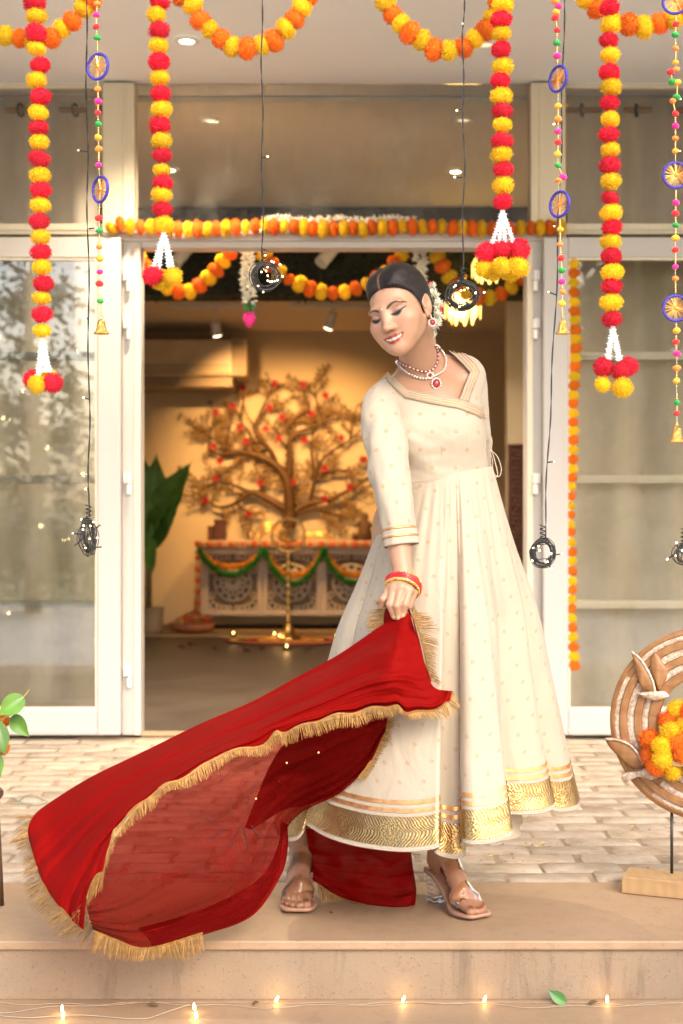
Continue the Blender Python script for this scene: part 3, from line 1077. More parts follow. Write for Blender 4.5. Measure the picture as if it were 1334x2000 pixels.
def bell_part(c, h, parent):
    """Small jingle bell: flared lathe body with loop and clapper; c is its top."""
    r = h * .5
    b = MB(); b.lathe([(r * .10, 0), (r * .42, -h * .05), (r * .55, -h * .2), (r * .62, -h * .5), (r * .78, -h * .78), (r * 1.12, -h * .97), (r * 1.12, -h), (r * .95, -h * .97), (r * .5, -h * .5)], 20, c, cap=False)
    o = b.build("bell", M_GOLDB, parent, smooth=True)
    l = MB(); l.torus(Vector(c) + Vector((0, 0, h * .12)), h * .13, h * .028, 14, 6, Matrix.Rotation(R(90), 3, 'X')); l.build("loop", M_GOLDB, o, smooth=True)
    k = MB(); k.tube([Vector(c) - Vector((0, 0, h * .4)), Vector(c) - Vector((0, 0, h * .95))], h * .02, 5); k.ball(Vector(c) - Vector((0, 0, h * 1.0)), h * .1, 8, 6); k.build("clapper", M_GOLDB, o, smooth=True)
    return o


def hammered_gold():
    t = NT("hammered_gold")
    t.base((.86, .52, .13)); t.b.inputs["Metallic"].default_value = 1; t.b.inputs["Roughness"].default_value = .2
    v = t.coord('Object')
    vo = t.n("ShaderNodeTexVoronoi", Scale=330); t.l(v, vo.inputs["Vector"])
    t.bump(vo.outputs["Distance"], .9, .003)
    return t.mat
M_GOLDB = hammered_gold()


def wheel_part(px, py, rx, ry, d, parent):
    c = P(px, py, d)
    rad = ry * d / F
    yaw = math.acos(min(1, rx / ry)) * rg.choice((-1, 1))
    Mx = Matrix.Rotation(yaw, 3, 'Z') @ Matrix.Rotation(R(90), 3, 'X')
    w = MB(); w.torus(c, rad - .003, .0034, 36, 8, Mx)
    o = w.build("wheel", M_BLUE, parent, smooth=True)
    s = MB()
    for k in range(22):
        a = k * math.pi / 11 + rg.uniform(-.08, .08)
        e = c + Mx @ Vector(((rad - .003) * math.cos(a), (rad - .003) * math.sin(a), rg.uniform(-.002, .002)))
        s.tube([c, e], .0010, 5)
    s.ball(c, .005, 8, 6)
    s.build("zari_spokes", M_ZARI, o)


def bead_string(items, wheels, bell, label, d=3.2):
    """items: (colour, x, y); wheels: (x, y, rx, ry); bell: (x, ytop, ybottom)."""
    t = thing("bead_string", label, "bead hanging", P(bell[0], bell[2], d), "bead strings with felt balls, blue wheels and a bell")
    path = [(it[1], it[2]) for it in items] + [(w[0], w[1]) for w in wheels] + [(bell[0], bell[1])]
    path.sort(key=lambda q: q[1])
    path = [(path[0][0], -40)] + path
    m = MB(); m.tube([Vector((PX(path[0][0], d), d, ZC))] + [P(x, y, d) for x, y in path], .0006, 4); m.build("string", M_STRING, t)
    bm_ = MB()
    ys = np.array([q[1] for q in path]); xs = np.array([q[0] for q in path])
    y = -30.0
    while y < bell[1]:
        x = np.interp(y, ys, xs)
        if not any(abs(y - w[1]) < w[3] + 2 for w in wheels) and not any(abs(y - it[2]) < 5 for it in items) and math.sin(y * .11 + px_seed(label)) > -.75:
            bm_.ball(P(x, y, d), .0025, 7, 5)
        y += 4.0
    tag(bm_.build("beads", M_BEAD, t, smooth=True), kind='stuff')
    for (c, x, y) in items:
        s = rg.uniform(.0072, .0088)
        inst("felt_ball", FM[c], P(x, y, d), t, (rg.uniform(0, .3), rg.uniform(0, .3), rg.uniform(0, 6)), (s * 1.12, s * 1.05, s * .82))
    for w in wheels: wheel_part(*w, d, t)
    bell_part(P(bell[0], bell[1] + 4, d), (bell[2] - bell[1] - 4) * d / F, t)
def px_seed(s): return (sum(map(ord, s)) % 17) * .37


bead_string([('o', 190, 7), ('m', 188, 29), ('r', 188, 52), ('g', 190, 73), ('o', 191, 174), ('m', 192, 198), ('r', 191, 220), ('g', 192, 242), ('a', 192, 269), ('o', 193, 291),
             ('m', 193, 322), ('r', 193, 426), ('g', 194, 450), ('o', 194, 482), ('a', 195, 505), ('m', 195, 531), ('r', 194, 554), ('g', 196, 588)],
            [(191, 130, 24, 27), (196, 370, 19, 27)], (198, 620, 652), "bead string with two blue wheels hanging in front of the left white post")
bead_string([('o', 1085, 3), ('m', 1091, 13), ('a', 1086, 24), ('r', 1085, 35), ('r', 1088, 59), ('g', 1088, 84), ('m', 1088, 109), ('a', 1090, 207), ('o', 1090, 233), ('m', 1090, 257),
             ('r', 1090, 278), ('a', 1089, 301), ('g', 1090, 323), ('m', 1099, 346), ('o', 1091, 352), ('a', 1094, 448), ('o', 1094, 477), ('r', 1096, 504), ('g', 1097, 528), ('m', 1097, 550),
             ('o', 1099, 570), ('a', 1097, 593)],
            [(1090, 154, 15, 27), (1093, 399, 17, 27)], (1099, 622, 652), "bead string with two narrow turned wheels hanging in front of the right white post")
bead_string([('r', 1320, 47), ('g', 1319, 68), ('o', 1320, 94), ('a', 1319, 122), ('o', 1321, 136), ('r', 1310, 141), ('g', 1313, 160), ('a', 1323, 161), ('g', 1322, 190), ('o', 1314, 197),
             ('r', 1319, 222), ('m', 1319, 246), ('o', 1319, 270), ('a', 1319, 295), ('m', 1320, 396), ('r', 1319, 417), ('g', 1320, 440), ('a', 1319, 465), ('r', 1319, 488), ('m', 1319, 521),
             ('o', 1319, 544), ('a', 1321, 646), ('r', 1320, 668), ('m', 1322, 691), ('o', 1322, 719), ('a', 1321, 744), ('g', 1322, 786), ('r', 1322, 807)],
            [(1320, 2, 26, 27), (1320, 342, 27, 27), (1320, 602, 27, 27)], (1322, 831, 864), "bead string with three round blue wheels at the right edge")

# ============================================================ FAIRY LIGHTS
M_LED = emit("led_bulb", (1.0, .74, .34), 5)
M_LEDOFF = emit("led_bulb_weak", (1.0, .85, .55), .8)
bm_led = MB().ball((0, 0, 0), (1, 1, 1.5), 8, 6).mesh("bulb"); bm_led.materials.append(M_LED)
bm_off = bm_led.copy(); bm_off.materials.clear(); bm_off.materials.append(M_LEDOFF)


def fairy(path, bundle, label, stems, n_bulbs=10, d=3.28, loops=16, lit=True):
    """Black twisted wire with its surplus tied in a coil; stems are single bulbs along the wire."""
    cx, cy, rx, ry, yaw = bundle
    t = thing("fairy_light_string", label, "fairy lights", P(cx, cy + ry, d), "black fairy light wires, the surplus tied in a coil")
    pts = [Vector((PX(path[0][0], d), d, ZC))] + [P(x, y, d) for x, y in path]
    q = [Vector(p) for p in crom([tuple(p) for p in pts[1:]], 60)]
    for s in (0, 1):
        w = MB()
        w.tube([pts[0]] + [p + Vector((math.cos(i * .9 + s * math.pi) * .0011 + .002 * math.sin(i * .45), math.sin(i * .9 + s * math.pi) * .0011, 0)) for i, p in enumerate(q)], .0010, 5)
        w.build("wire", M_BLACK, t)
    c = P(cx, cy, d)
    Ry = Matrix.Rotation(yaw, 3, 'Z')
    RX, RZ = rx * d / F, ry * d / F
    cm = MB()
    bulbs = []
    for k in range(loops):
        a0 = rg.uniform(0, 6.28)
        e1, e2 = rg.uniform(.72, 1.08), rg.uniform(.72, 1.05)
        off = Vector((rg.gauss(0, .10) * RX, rg.gauss(0, .006), rg.gauss(0, .08) * RZ))
        tilt = Matrix.Rotation(rg.gauss(0, .25), 3, 'X') @ Matrix.Rotation(rg.gauss(0, .25), 3, 'Z')
        lp = []
        for i in range(26):
            a = a0 + i / 26 * 6.283
            v = Vector((RX / max(.25, abs(math.cos(yaw))) * e1 * math.cos(a), rg.gauss(0, .0012), RZ * e2 * math.sin(a)))
            lp.append(c + Ry @ (tilt @ v) + off)
        cm.tube(lp, .0010, 5, closed=True)
        if len(bulbs) < n_bulbs:
            bulbs.append((rg.choice(lp) * .75 + c * .25 if rg.random() < .6 else rg.choice(lp), 1))
    cm.tube([P(cx, cy - ry - 4, d) + Vector((.006 * math.cos(a), .006 * math.sin(a), .0015 * a - .005)) for a in np.linspace(0, 22, 60)], .0014, 5)
    tag(cm.build("coil", M_BLACK, t, smooth=True), kind='stuff')
    sm = MB()
    for (p, _) in bulbs:
        dirv = Vector((rg.gauss(0, .6), -.8, rg.gauss(0, .6))).normalized()
        e = p + dirv * rg.uniform(.008, .02)
        sm.tube([p, e], .0016, 6)
        inst("bulb", bm_led if lit else bm_off, e + dirv * .003, t, dirv.to_track_quat('Z', 'Y'), .0017)
    for (x0, y0, x1, y1, on) in stems:
        a, b = P(x0, y0, d), P(x1, y1, d)
        sm.tube([a, b], .0018, 6)
        inst("bulb", bm_led if on else bm_off, b + (b - a).normalized() * .002, t, (b - a).to_track_quat('Z', 'Y'), .0018)
    tag(sm.build("bulb_sockets", M_BLACK, t), kind='stuff')


fairy([(168, -20), (170, 250), (172, 500), (174, 800), (173, 1010)], (173, 1048, 6, 34, R(76)), "fairy light wire before the shaded glass door, its coil seen edge on",
      [(171, 296, 155, 294, 0), (173, 447, 186, 445, 1), (173, 622, 168, 622, 1), (174, 780, 165, 777, 1), (173, 955, 169, 955, 1), (180, 1070, 200, 1068, 1), (165, 1045, 144, 1042, 0)], 9)
fairy([(511, -20), (512, 250), (513, 500), (514, 512)], (516, 540, 27, 28, R(8)), "fairy light wire whose open glowing coil hangs beside the white jasmine string",
      [(513, 308, 521, 306, 1), (513, 449, 511, 449, 1), (514, 498, 516, 498, 1), (535, 518, 545, 517, 1), (540, 535, 550, 539, 1)], 14, loops=14)
fairy([(906, -20), (904, 120), (906, 300), (904, 500), (904, 548)], (904, 577, 29, 29, R(-12)), "fairy light wire with a thick tangled coil in front of the yellow flower lamp",
      [(904, 212, 894, 215, 1), (905, 347, 890, 346, 1), (930, 578, 944, 572, 1), (905, 52, 904, 48, 0)], 9, loops=26)
fairy([(1102, -20), (1098, 200), (1092, 400), (1083, 640), (1072, 850), (1064, 1052)], (1060, 1080, 25, 27, R(5)), "fairy light wire slanting down to a round coil over the right door jamb",
      [(1095, 240, 1084, 242, 1), (1090, 447, 1084, 443, 0), (1086, 576, 1073, 571, 0), (1069, 903, 1080, 902, 0), (1080, 1084, 1096, 1082, 1)], 8, loops=17)
fairy([(1336, -20), (1338, 300), (1339, 700), (1337, 1040)], (1336, 1082, 22, 22, R(20)), "fairy light wire at the right edge with a small loose coil",
      [(1337, 192, 1330, 193, 1), (1338, 296, 1330, 295, 0), (1325, 1075, 1322, 1062, 1), (1320, 1082, 1305, 1091, 1)], 5, loops=9)

# white wire with warm bulbs lying along the foot of the step
M_WWIRE = mat("white_wire", (.36, .29, .20), .5, var=.05)
M_BULBW = emit("warm_bulb", (1.0, .62, .20), 12)
bm_w = MB().lathe([(.0006, .0), (.0022, .001), (.0026, .006), (.0016, .011), (.0004, .013)], 10).mesh("bulb"); bm_w.materials.append(M_BULBW)
def GP(px, py, z):
    d = GD(py, z)
    return Vector((PX(px, d), d, z))
t = thing("floor_light_string", "white wire with lit warm bulbs lying along the foot of the step", "fairy lights", GP(667, 1958, -.142))
for s, (a, am) in enumerate(((1958, 4), (1962, 5))):
    w = MB()
    pp = []
    for px in np.arange(-60, 1400, 9):
        y = a + am * math.sin(px * .011 + s * 2.1) + 2.5 * math.sin(px * .037 + s) + (10 if px < 300 and s else 0) * max(0, 1 - px / 300)
        y = max(1957.5, y)
        pp.append(GP(px, y, -.1395 + .0008 * s))
    w.tube(pp, .0008, 5); w.build("wire", M_WWIRE, t)
w = MB(); w.tube([GP(px, 1984 + 3 * math.sin(px * .03) + .01 * px, -.1395) for px in np.arange(-60, 300, 9)] + [GP(330, 1975, -.138), GP(370, 1962, -.138)], .0013, 5); w.build("wire", M_WWIRE, t)
for (px, py) in ((538, 1957), (786, 1958), (945, 1957.5), (1186, 1958), (380, 1973), (384, 1988), (121, 1976), (122, 1991)):
    p = GP(px, py, -.1375)
    rot = Vector((rg.gauss(0, .3), rg.gauss(0, .3), 1)).to_track_quat('Z', 'Y')
    inst("bulb", bm_w, p, t, rot, 1.25)
    l = bpy.data.lights.new("bulb_glow", 'POINT'); l.energy = .009; l.color = (1, .55, .18); l.shadow_soft_size = .004
    lo_ = bpy.data.objects.new("bulb_glow", l); COL.objects.link(lo_); lo_.location = p + Vector((0, -.004, .018)); place(lo_, t)
# ============================================================ THE WOMAN
def A3(v): return np.array(tuple(v), float)
def AP(px, py, d): return A3(P(px, py, d))


def sd_rcone(p, a, b, r1, r2):
    ba = b - a
    l2 = ba @ ba
    rr = r1 - r2
    a2 = l2 - rr * rr
    il2 = 1.0 / l2
    pa = p - a
    y = pa @ ba
    z = y - l2
    q = pa * l2 - ba * y[:, None]
    x2 = (q * q).sum(1)
    y2 = y * y * l2
    z2 = z * z * l2
    k = np.sign(rr) * rr * rr * x2
    o = (np.sqrt(np.maximum(x2 * a2 * il2, 0)) + y * rr) * il2 - r1
    m1 = np.sign(z) * a2 * z2 > k
    m2 = np.sign(y) * a2 * y2 < k
    return np.where(m1, np.sqrt(x2 + z2) * il2 - r2, np.where(m2, np.sqrt(x2 + y2) * il2 - r1, o))


def sd_ell(p, c, r, M=None):
    q = p - c
    if M is not None: q = q @ M
    k0 = np.sqrt(((q / r) ** 2).sum(1))
    k1 = np.sqrt(((q / (r * r)) ** 2).sum(1)) + 1e-12
    return k0 * (k0 - 1.0) / k1


def smin(a, b, k):
    if k <= 0: return np.minimum(a, b)
    h = np.maximum(k - np.abs(a - b), 0) / k
    return np.minimum(a, b) - h * h * k * .25


class SDF:
    """A list of blended shapes; op '+' joins, '-' carves."""
    def __init__(self): self.prims = []

    def rc(self, a, b, r1, r2, k=.02, op='+'):
        a, b = np.array(a, float), np.array(b, float)
        self.prims.append((lambda p: sd_rcone(p, a, b, r1, r2), k, op)); return self

    def ell(self, c, r, k=.02, op='+', M=None):
        c = np.array(c, float)
        r = np.array(r if hasattr(r, '__len__') else (r, r, r), float)
        self.prims.append((lambda p: sd_ell(p, c, r, M), k, op)); return self

    def fn(self, f_, k=.01, op='+'):
        self.prims.append((f_, k, op)); return self

    def __call__(self, p):
        d = np.full(len(p), 1e3)
        for f_, k, op in self.prims:
            e = f_(p)
            d = smin(d, e, k) if op == '+' else -smin(-d, e, k)
        return d

    def blocks(self, cen, pts, rad):
        """cen (B,3), pts (B,S,3): values (B,S), skipping shapes too far from a block to matter."""
        B, S, _ = pts.shape
        dc = np.full(B, 1e3)
        out = np.full((B, S), 1e3)
        for f_, k, op in self.prims:
            e = f_(cen)
            if op == '+':
                m = e < dc + 2.2 * rad + k
                dc = smin(dc, e, k)
            else:
                m = e < 2.2 * rad + k
                dc = -smin(-dc, e, k)
            idx = np.nonzero(m)[0]
            if len(idx) == 0: continue
            v = f_(pts[idx].reshape(-1, 3)).reshape(len(idx), S)
            out[idx] = smin(out[idx], v, k) if op == '+' else -smin(-out[idx], v, k)
        return out


def surface(sdf, lo, hi, h, name="body", off=0.0):
    """Surface-nets mesh of an SDF, evaluated only in blocks near the surface. Returns verts, quads."""
    B = 8
    lo = np.array(lo, float); hi = np.array(hi, float)
    nb = np.ceil((hi - lo) / (h * B)).astype(int) + 1
    gi = np.stack(np.meshgrid(*[np.arange(n) for n in nb], indexing='ij'), -1).reshape(-1, 3)
    cen = lo + (gi + .5) * h * B
    rad = h * B * .5 * 1.7321
    dc = sdf(cen) - off
    act = np.abs(dc) < rad * 1.6 + .012
    gi, cen = gi[act], cen[act]
    s = np.arange(B + 1)
    loc = np.stack(np.meshgrid(s, s, s, indexing='ij'), -1).reshape(-1, 3)
    pts = lo + (gi[:, None, :] * B + loc[None]) * h
    val = np.concatenate([sdf.blocks(cen[i:i + 400], pts[i:i + 400], rad) for i in range(0, len(cen), 400)]) - off
    V = val.reshape(-1, B + 1, B + 1, B + 1)
    sg = V < 0
    def cr(A, a, b, c): return A[:, a:a + B, b:b + B, c:c + B]
    corners = [(a, b, c) for a in (0, 1) for b in (0, 1) for c in (0, 1)]
    cnt = sum(cr(sg, *q).astype(np.int8) for q in corners)
    mix = (cnt > 0) & (cnt < 8)
    bi, ix, iy, iz = np.nonzero(mix)
    cv = {q: V[bi, ix + q[0], iy + q[1], iz + q[2]] for q in corners}
    acc = np.zeros((len(bi), 3)); n_ = np.zeros(len(bi))
    for q in corners:
        for ax in range(3):
            if q[ax]: continue
            q2 = tuple(1 if i == ax else q[i] for i in range(3))
            a, b = cv[q], cv[q2]
            m = (a < 0) != (b < 0)
            t = np.where(m, a / np.where(m, a - b, 1), 0)
            pos = np.tile(np.array(q, float), (len(bi), 1))
            pos[:, ax] += t
            acc[m] += pos[m]; n_[m] += 1
    cell = gi[bi] * B + np.stack([ix, iy, iz], 1)
    vert = lo + (cell + acc / n_[:, None]) * h
    N = nb * B + 4
    key = ((cell[:, 0] + 1) * N[1] + cell[:, 1] + 1) * N[2] + cell[:, 2] + 1
    order = np.argsort(key)
    key, vert, cell = key[order], vert[order], cell[order]
    inv = np.empty(len(order), int); inv[order] = np.arange(len(order))
    cv0 = cv[(0, 0, 0)][order]
    st = (N[1] * N[2], N[2], 1)
    quads = []
    for ax in range(3):
        q2 = tuple(1 if i == ax else 0 for i in range(3))
        b = cv[q2][order]
        m = (cv0 < 0) != (b < 0)
        idx = np.nonzero(m)[0]
        u, w = [(1, 2), (2, 0), (0, 1)][ax]
        ks = [key[idx], key[idx] - st[u], key[idx] - st[u] - st[w], key[idx] - st[w]]
        js = [np.searchsorted(key, k_) for k_ in ks]
        ok = np.ones(len(idx), bool)
        for j, k_ in zip(js, ks):
            ok &= (j < len(key)) & (key[np.minimum(j, len(key) - 1)] == k_)
        Q = np.stack(js, 1)[ok]
        flip = (cv0[idx] >= 0)[ok]
        Q[flip] = Q[flip][:, ::-1]
        quads.append(Q)
    return vert, np.concatenate(quads)


def np_mesh(name, v, q):
    me = bpy.data.meshes.new(name)
    n, m = len(v), len(q)
    me.vertices.add(n); me.vertices.foreach_set("co", np.asarray(v, np.float32).ravel())
    me.loops.add(m * 4); me.loops.foreach_set("vertex_index", np.asarray(q, np.int32).ravel())
    me.polygons.add(m)
    me.polygons.foreach_set("loop_start", np.arange(0, 4 * m, 4, dtype=np.int32))
    me.polygons.foreach_set("loop_total", np.full(m, 4, np.int32))
    me.polygons.foreach_set("use_smooth", np.ones(m, bool))
    me.update(calc_edges=True)
    return me


def vcol(me, name, col):
    a = me.color_attributes.new(name, 'FLOAT_COLOR', 'POINT')
    c = np.ones((len(me.vertices), 4), np.float32)
    c[:, :col.shape[1]] = col
    a.data.foreach_set("color", c.ravel())


# ------------------------------------------------------------ head frame
def head_matrix(y, p, r):
    cy, sy = math.cos(y), math.sin(y); cp, sp = math.cos(p), math.sin(p); cr, sr = math.cos(r), math.sin(r)
    return np.array([[cr, 0, sr], [0, 1, 0], [-sr, 0, cr]]) @ np.array([[1, 0, 0], [0, cp, -sp], [0, sp, cp]]) @ np.array([[cy, -sy, 0], [sy, cy, 0], [0, 0, 1]])


HR = head_matrix(R(-31), R(1.5), R(-19.9))
HS = .930
HC = np.array([0.1450, 3.50, 1.5050])
def to_head(p): return ((p - HC) @ HR) / HS
def from_head(q): return HR @ (np.array(q, float) * HS) + HC
def HV(x, y, z): return from_head((x, y, z))


# ------------------------------------------------------------ body shapes
torso = SDF()
torso.ell(AP(845, 850, 3.60), (.122, .088, .15), .03)
torso.ell(AP(836, 790, 3.60), (.118, .070, .075), .03)
torso.rc(AP(752, 788, 3.585), AP(912, 740, 3.625), .040, .040, .03)
torso.ell(AP(860, 930, 3.60), (.112, .085, .10), .04)
torso.ell(AP(850, 1025, 3.62), (.15, .11, .12), .05)
torso.ell(AP(806, 852, 3.535), (.052, .045, .050), .045)
torso.ell(AP(888, 842, 3.545), (.052, .045, .050), .045)
neck_lo, neck_hi = AP(822, 726, 3.61), HV(0.004, .040, -.050)
trap = SDF()
trap.rc(AP(822, 722, 3.62), AP(770, 768, 3.60), .046, .034, .02)
trap.rc(AP(826, 715, 3.62), AP(900, 728, 3.635), .046, .034, .03)

body = SDF()
body.prims += torso.prims + trap.prims
body.rc(neck_lo, neck_hi, .052, .046, .014)
# arms
SH_R, EL_R, WR_R = AP(744, 795, 3.56), AP(764, 945, 3.445), AP(785, 1108, 3.375)
body.rc(SH_R, EL_R, .040, .036, .03).rc(EL_R, AP(774, 1020, 3.41), .036, .034, .02).rc(AP(774, 1020, 3.41), WR_R, .034, .0235, .02)
SH_L, EL_L = AP(908, 742, 3.625), AP(922, 905, 3.74)
body.rc(SH_L, EL_L, .040, .034, .03).rc(EL_L, AP(850, 945, 3.79), .033, .024, .02)
# right hand, fingers closed on the cloth
K = [AP(757, 1157, 3.347), AP(769, 1149, 3.337), AP(784, 1147, 3.332), AP(799, 1152, 3.337)]
for kk in K: body.rc(AP(785, 1116, 3.372) + (kk - K[1]) * .25, kk, .0135, .0112, .012)
FING = [[K[0], AP(748, 1170, 3.338), AP(744, 1185, 3.350)], [K[1], AP(761, 1181, 3.326), AP(770, 1205, 3.338)],
        [K[2], AP(775, 1183, 3.320), AP(778, 1206, 3.333)], [K[3], AP(791, 1180, 3.320), AP(787, 1202, 3.330)]]
for fg, r_ in zip(FING, (.0080, .0086, .0090, .0088)):
    body.rc(fg[0], fg[1], r_ + .0014, r_, .004).rc(fg[1], fg[2], r_, r_ - .0016, .003)
body.rc(AP(799, 1128, 3.365), AP(808, 1155, 3.352), .0125, .0105, .010).rc(AP(808, 1155, 3.352), AP(799, 1184, 3.348), .0105, .0085, .003)
# left hand behind the back: palm and fingers
WL = AP(845, 947, 3.79)
for k in range(4):
    a = WL + np.array([-.075, .006, -.018 + .014 * k]); b = a + np.array([-.05, -.012, -.004])
    body.rc(WL + np.array([-.01, 0, -.01 + .006 * k]), a, .013, .0105, .01).rc(a, b, .0085, .0065, .003)
body.rc(WL, WL + np.array([-.045, -.01, .035]), .011, .008, .006)


def foot_frame(toe_px, toe_py, fx, fy, medial):
    d = GD(toe_py, .012)
    tip = np.array([PX(toe_px, d), d, 0.0])
    f_ = np.array([fx, fy, 0.0]); f_ /= np.linalg.norm(f_)
    l_ = np.array([-f_[1], f_[0], 0.0])
    if np.sign(l_[0]) != medial: l_ = -l_
    o_ = tip - f_ * .215
    return lambda u, v, w: o_ + f_ * u + l_ * v + np.array([0, 0, w])


FEET = [foot_frame(578, 1777, -.06, -1, 1), foot_frame(941, 1788, .52, -.85, -1)]
KNEES = [AP(700, 1370, 3.66), AP(885, 1370, 3.58)]
HIPS = [AP(800, 1040, 3.62), AP(895, 1040, 3.62)]
TOES = (((.155, .023, .033), (.203, .025, .0245), .0135, .0115), ((.158, .005, .034), (.207, .007, .023), .0100, .0088),
        ((.155, -.009, .033), (.199, -.009, .0225), .0095, .0082), ((.150, -.021, .032), (.187, -.023, .022), .0090, .0078),
        ((.143, -.031, .031), (.172, -.035, .0215), .0085, .0075))
for fr, kn, hp in zip(FEET, KNEES, HIPS):
    body.rc(hp, kn, .082, .055, .05)
    body.rc(kn, fr(.035, 0, .27), .050, .036, .03).rc(fr(.035, 0, .27), fr(.042, 0, .165), .036, .029, .02)
    body.rc(fr(.025, 0, .115), fr(.042, 0, .16), .028, .030, .02)
    body.rc(fr(.048, .0, .140), fr(.138, .004, .058), .031, .023, .02)
    body.rc(fr(.035, -.006, .105), fr(.142, -.018, .036), .026, .019, .02)
    body.rc(fr(.138, .020, .042), fr(.150, -.024, .034), .021, .016, .015)
    body.ell(fr(.050, .024, .150), .012, .012); body.ell(fr(.046, -.024, .143), .012, .012)
    for a, b, r1, r2 in TOES:
        body.rc(fr(*a), fr(*b), r1, r2, .004).ell(fr(b[0], b[1], b[2] - .001), r2 * 1.04, .004)

# head
def h_rc(a, b, r1, r2, k, op='+'): body.rc(HV(*a), HV(*b), r1 * HS, r2 * HS, k, op)
def h_ell(c, r, k, op='+', M=None):
    r = r if hasattr(r, '__len__') else (r, r, r)
    body.ell(HV(*c), tuple(x * HS for x in r), k, op, HR if M is None else HR @ M)
MX = .0025                                  # the smile pulls a little to her left
h_ell((0, .014, .034), (.0715, .091, .078), .02)
h_ell((0, -.035, -.010), (.0585, .058, .072), .02)
h_rc((0, -.036, -.046), (0, -.066, -.083), .0475, .0240, .03)
for s in (-1, 1):
    h_rc((s * .042, -.006, -.044), (s * .018, -.064, -.085), .0215, .0190, .022)
    h_ell((s * .0410, -.0590, -.030), (.0265, .0245, .0245), .024)              # smiling cheeks
    h_ell((s * .049, -.036, -.018), (.016, .026, .018), .02)
    h_ell((s * .029, -.0630, -.060), (.022, .0200, .024), .022)
    h_ell((s * .026, -.0765, .0185), (.026, .011, .008), .014)                # brow ridge
    h_ell((s * .032, -.1005, .000), (.0165, .0125, .0105), .014, '-')        # eye socket
    h_ell((s * .0315, -.0742, -.0020), (.0165, .0132, .0120), .004)          # closed lid over the eye
h_ell((0, -.0840, -.0945), (.018, .014, .014), .02)
h_rc((0, -.0865, .012), (0, -.1045, -.033), .0066, .0090, .014)              # bridge of the nose
h_ell((0, -.1070, -.0365), (.0100, .0094, .0084), .007)
for s in (-1, 1):
    h_ell((s * .0132, -.0970, -.0385), (.0072, .0095, .0070), .006)
    h_ell((s * .0058, -.1030, -.0475), (.0030, .0045, .0030), .002, '-')
    # lips, corners drawn up
    h_rc((MX, -.0965, -.0612), (MX + s * .012, -.0940, -.0605), .0042, .0038, .004)
    h_rc((MX + s * .012, -.0940, -.0605), (MX + s * .0320, -.0775, -.0560), .0038, .0020, .004)
    h_rc((MX, -.0950, -.0745), (MX + s * .012, -.0915, -.0725), .0052, .0046, .005)
    h_rc((MX + s * .012, -.0915, -.0725), (MX + s * .0320, -.0770, -.0570), .0046, .0020, .004)
    # ears
    Me = np.array(Matrix.Rotation(R(-18 * s), 3, 'Z') @ Matrix.Rotation(R(-12), 3, 'X'))
    h_ell((s * .0735, .014, -.006), (.0065, .0170, .0300), .004, '+', Me)
    h_ell((s * .0795, .009, -.001), (.0068, .0100, .0175), .003, '-', Me)
    h_ell((s * .0715, .004, -.034), (.0055, .0080, .0090), .006)
    h_ell((s * .0725, .001, -.010), (.0040, .0050, .0070), .003)
h_ell((.002, -.0820, -.0668), (.0245, .0100, .0052), .002)                     # row of teeth

v1, q1 = surface(body, (-.34, 3.20, .0), (.48, 3.95, 1.2496), .0024)
v2, q2 = surface(body, (-.12, 3.30, 1.25), (.48, 3.75, 1.70), .0016)
k1 = v1[q1][:, :, 2].max(1) < 1.2500
k2 = v2[q2][:, :, 2].min(1) > 1.2440
vb, qb = np.vstack([v1, v2]), np.vstack([q1[k1], q2[k2] + len(v1)])
used = np.zeros(len(vb), bool); used[qb.ravel()] = True
vb, qb = vb[used], (np.cumsum(used) - 1)[qb]
hl = to_head(vb)
x, y, z = hl[:, 0], hl[:, 1], hl[:, 2]
ax = np.abs(x)
skin = np.array([.42, .232, .136])
col = np.tile(skin, (len(vb), 1))
col *= (1 + .05 * vnoise(vb * 30))[:, None]
ishead = (np.abs(z) < .13) & (ax < .09) & (np.abs(y) < .13)
front = ishead & (y < -.030)
def sm(a, lo, hi): return np.clip((a - lo) / (hi - lo), 0, 1)
def paint(w, c):
    global col
    col = col * (1 - w[:, None]) + np.array(c) * w[:, None]
def g2(cx, cz, sx, sz): return np.exp(-(((ax - cx) / sx) ** 2 + ((z - cz) / sz) ** 2))
paint(front * .26 * g2(.045, -.030, .018, .016), (.50, .16, .11))
paint(front * .25 * g2(0, -.037, .010, .010), (.50, .22, .15))
paint(front * .40 * g2(.034, .006, .018, .009), (.24, .105, .078))            # eye shadow
paint(front * .50 * g2(.036, .0005, .013, .0055), (.20, .13, .12))
paint(front * .25 * g2(.024, -.010, .010, .004), (.42, .22, .14))
# soft hairline
he = np.sqrt((x / .200) ** 2 + ((y + .140) / .140) ** 2 + ((z + .025) / .106) ** 2)
paint(ishead * (z > -.03) * (1 - sm(ax, .060, .066) * (y > -.012)) * np.clip((he - .945) / .05, 0, 1) ** 1.5 * (.75 + .25 * vnoise(hl * 260)), (.045, .024, .016))
# brows
t_ = np.clip((ax - .011) / .045, 0, 1)
zb = .0125 + .0105 * np.sin(np.clip(t_ * 1.25, 0, 1.25) * math.pi * .62) - .0085 * t_ ** 3
hw_ = .0050 * (1 - .62 * t_) * sm(ax, .009, .014) * (1 - sm(ax, .054, .057))
paint(front * .93 * np.clip(1.8 - 1.5 * np.abs(z - zb) / np.maximum(hw_, 1e-5), 0, 1), (.030, .017, .012))
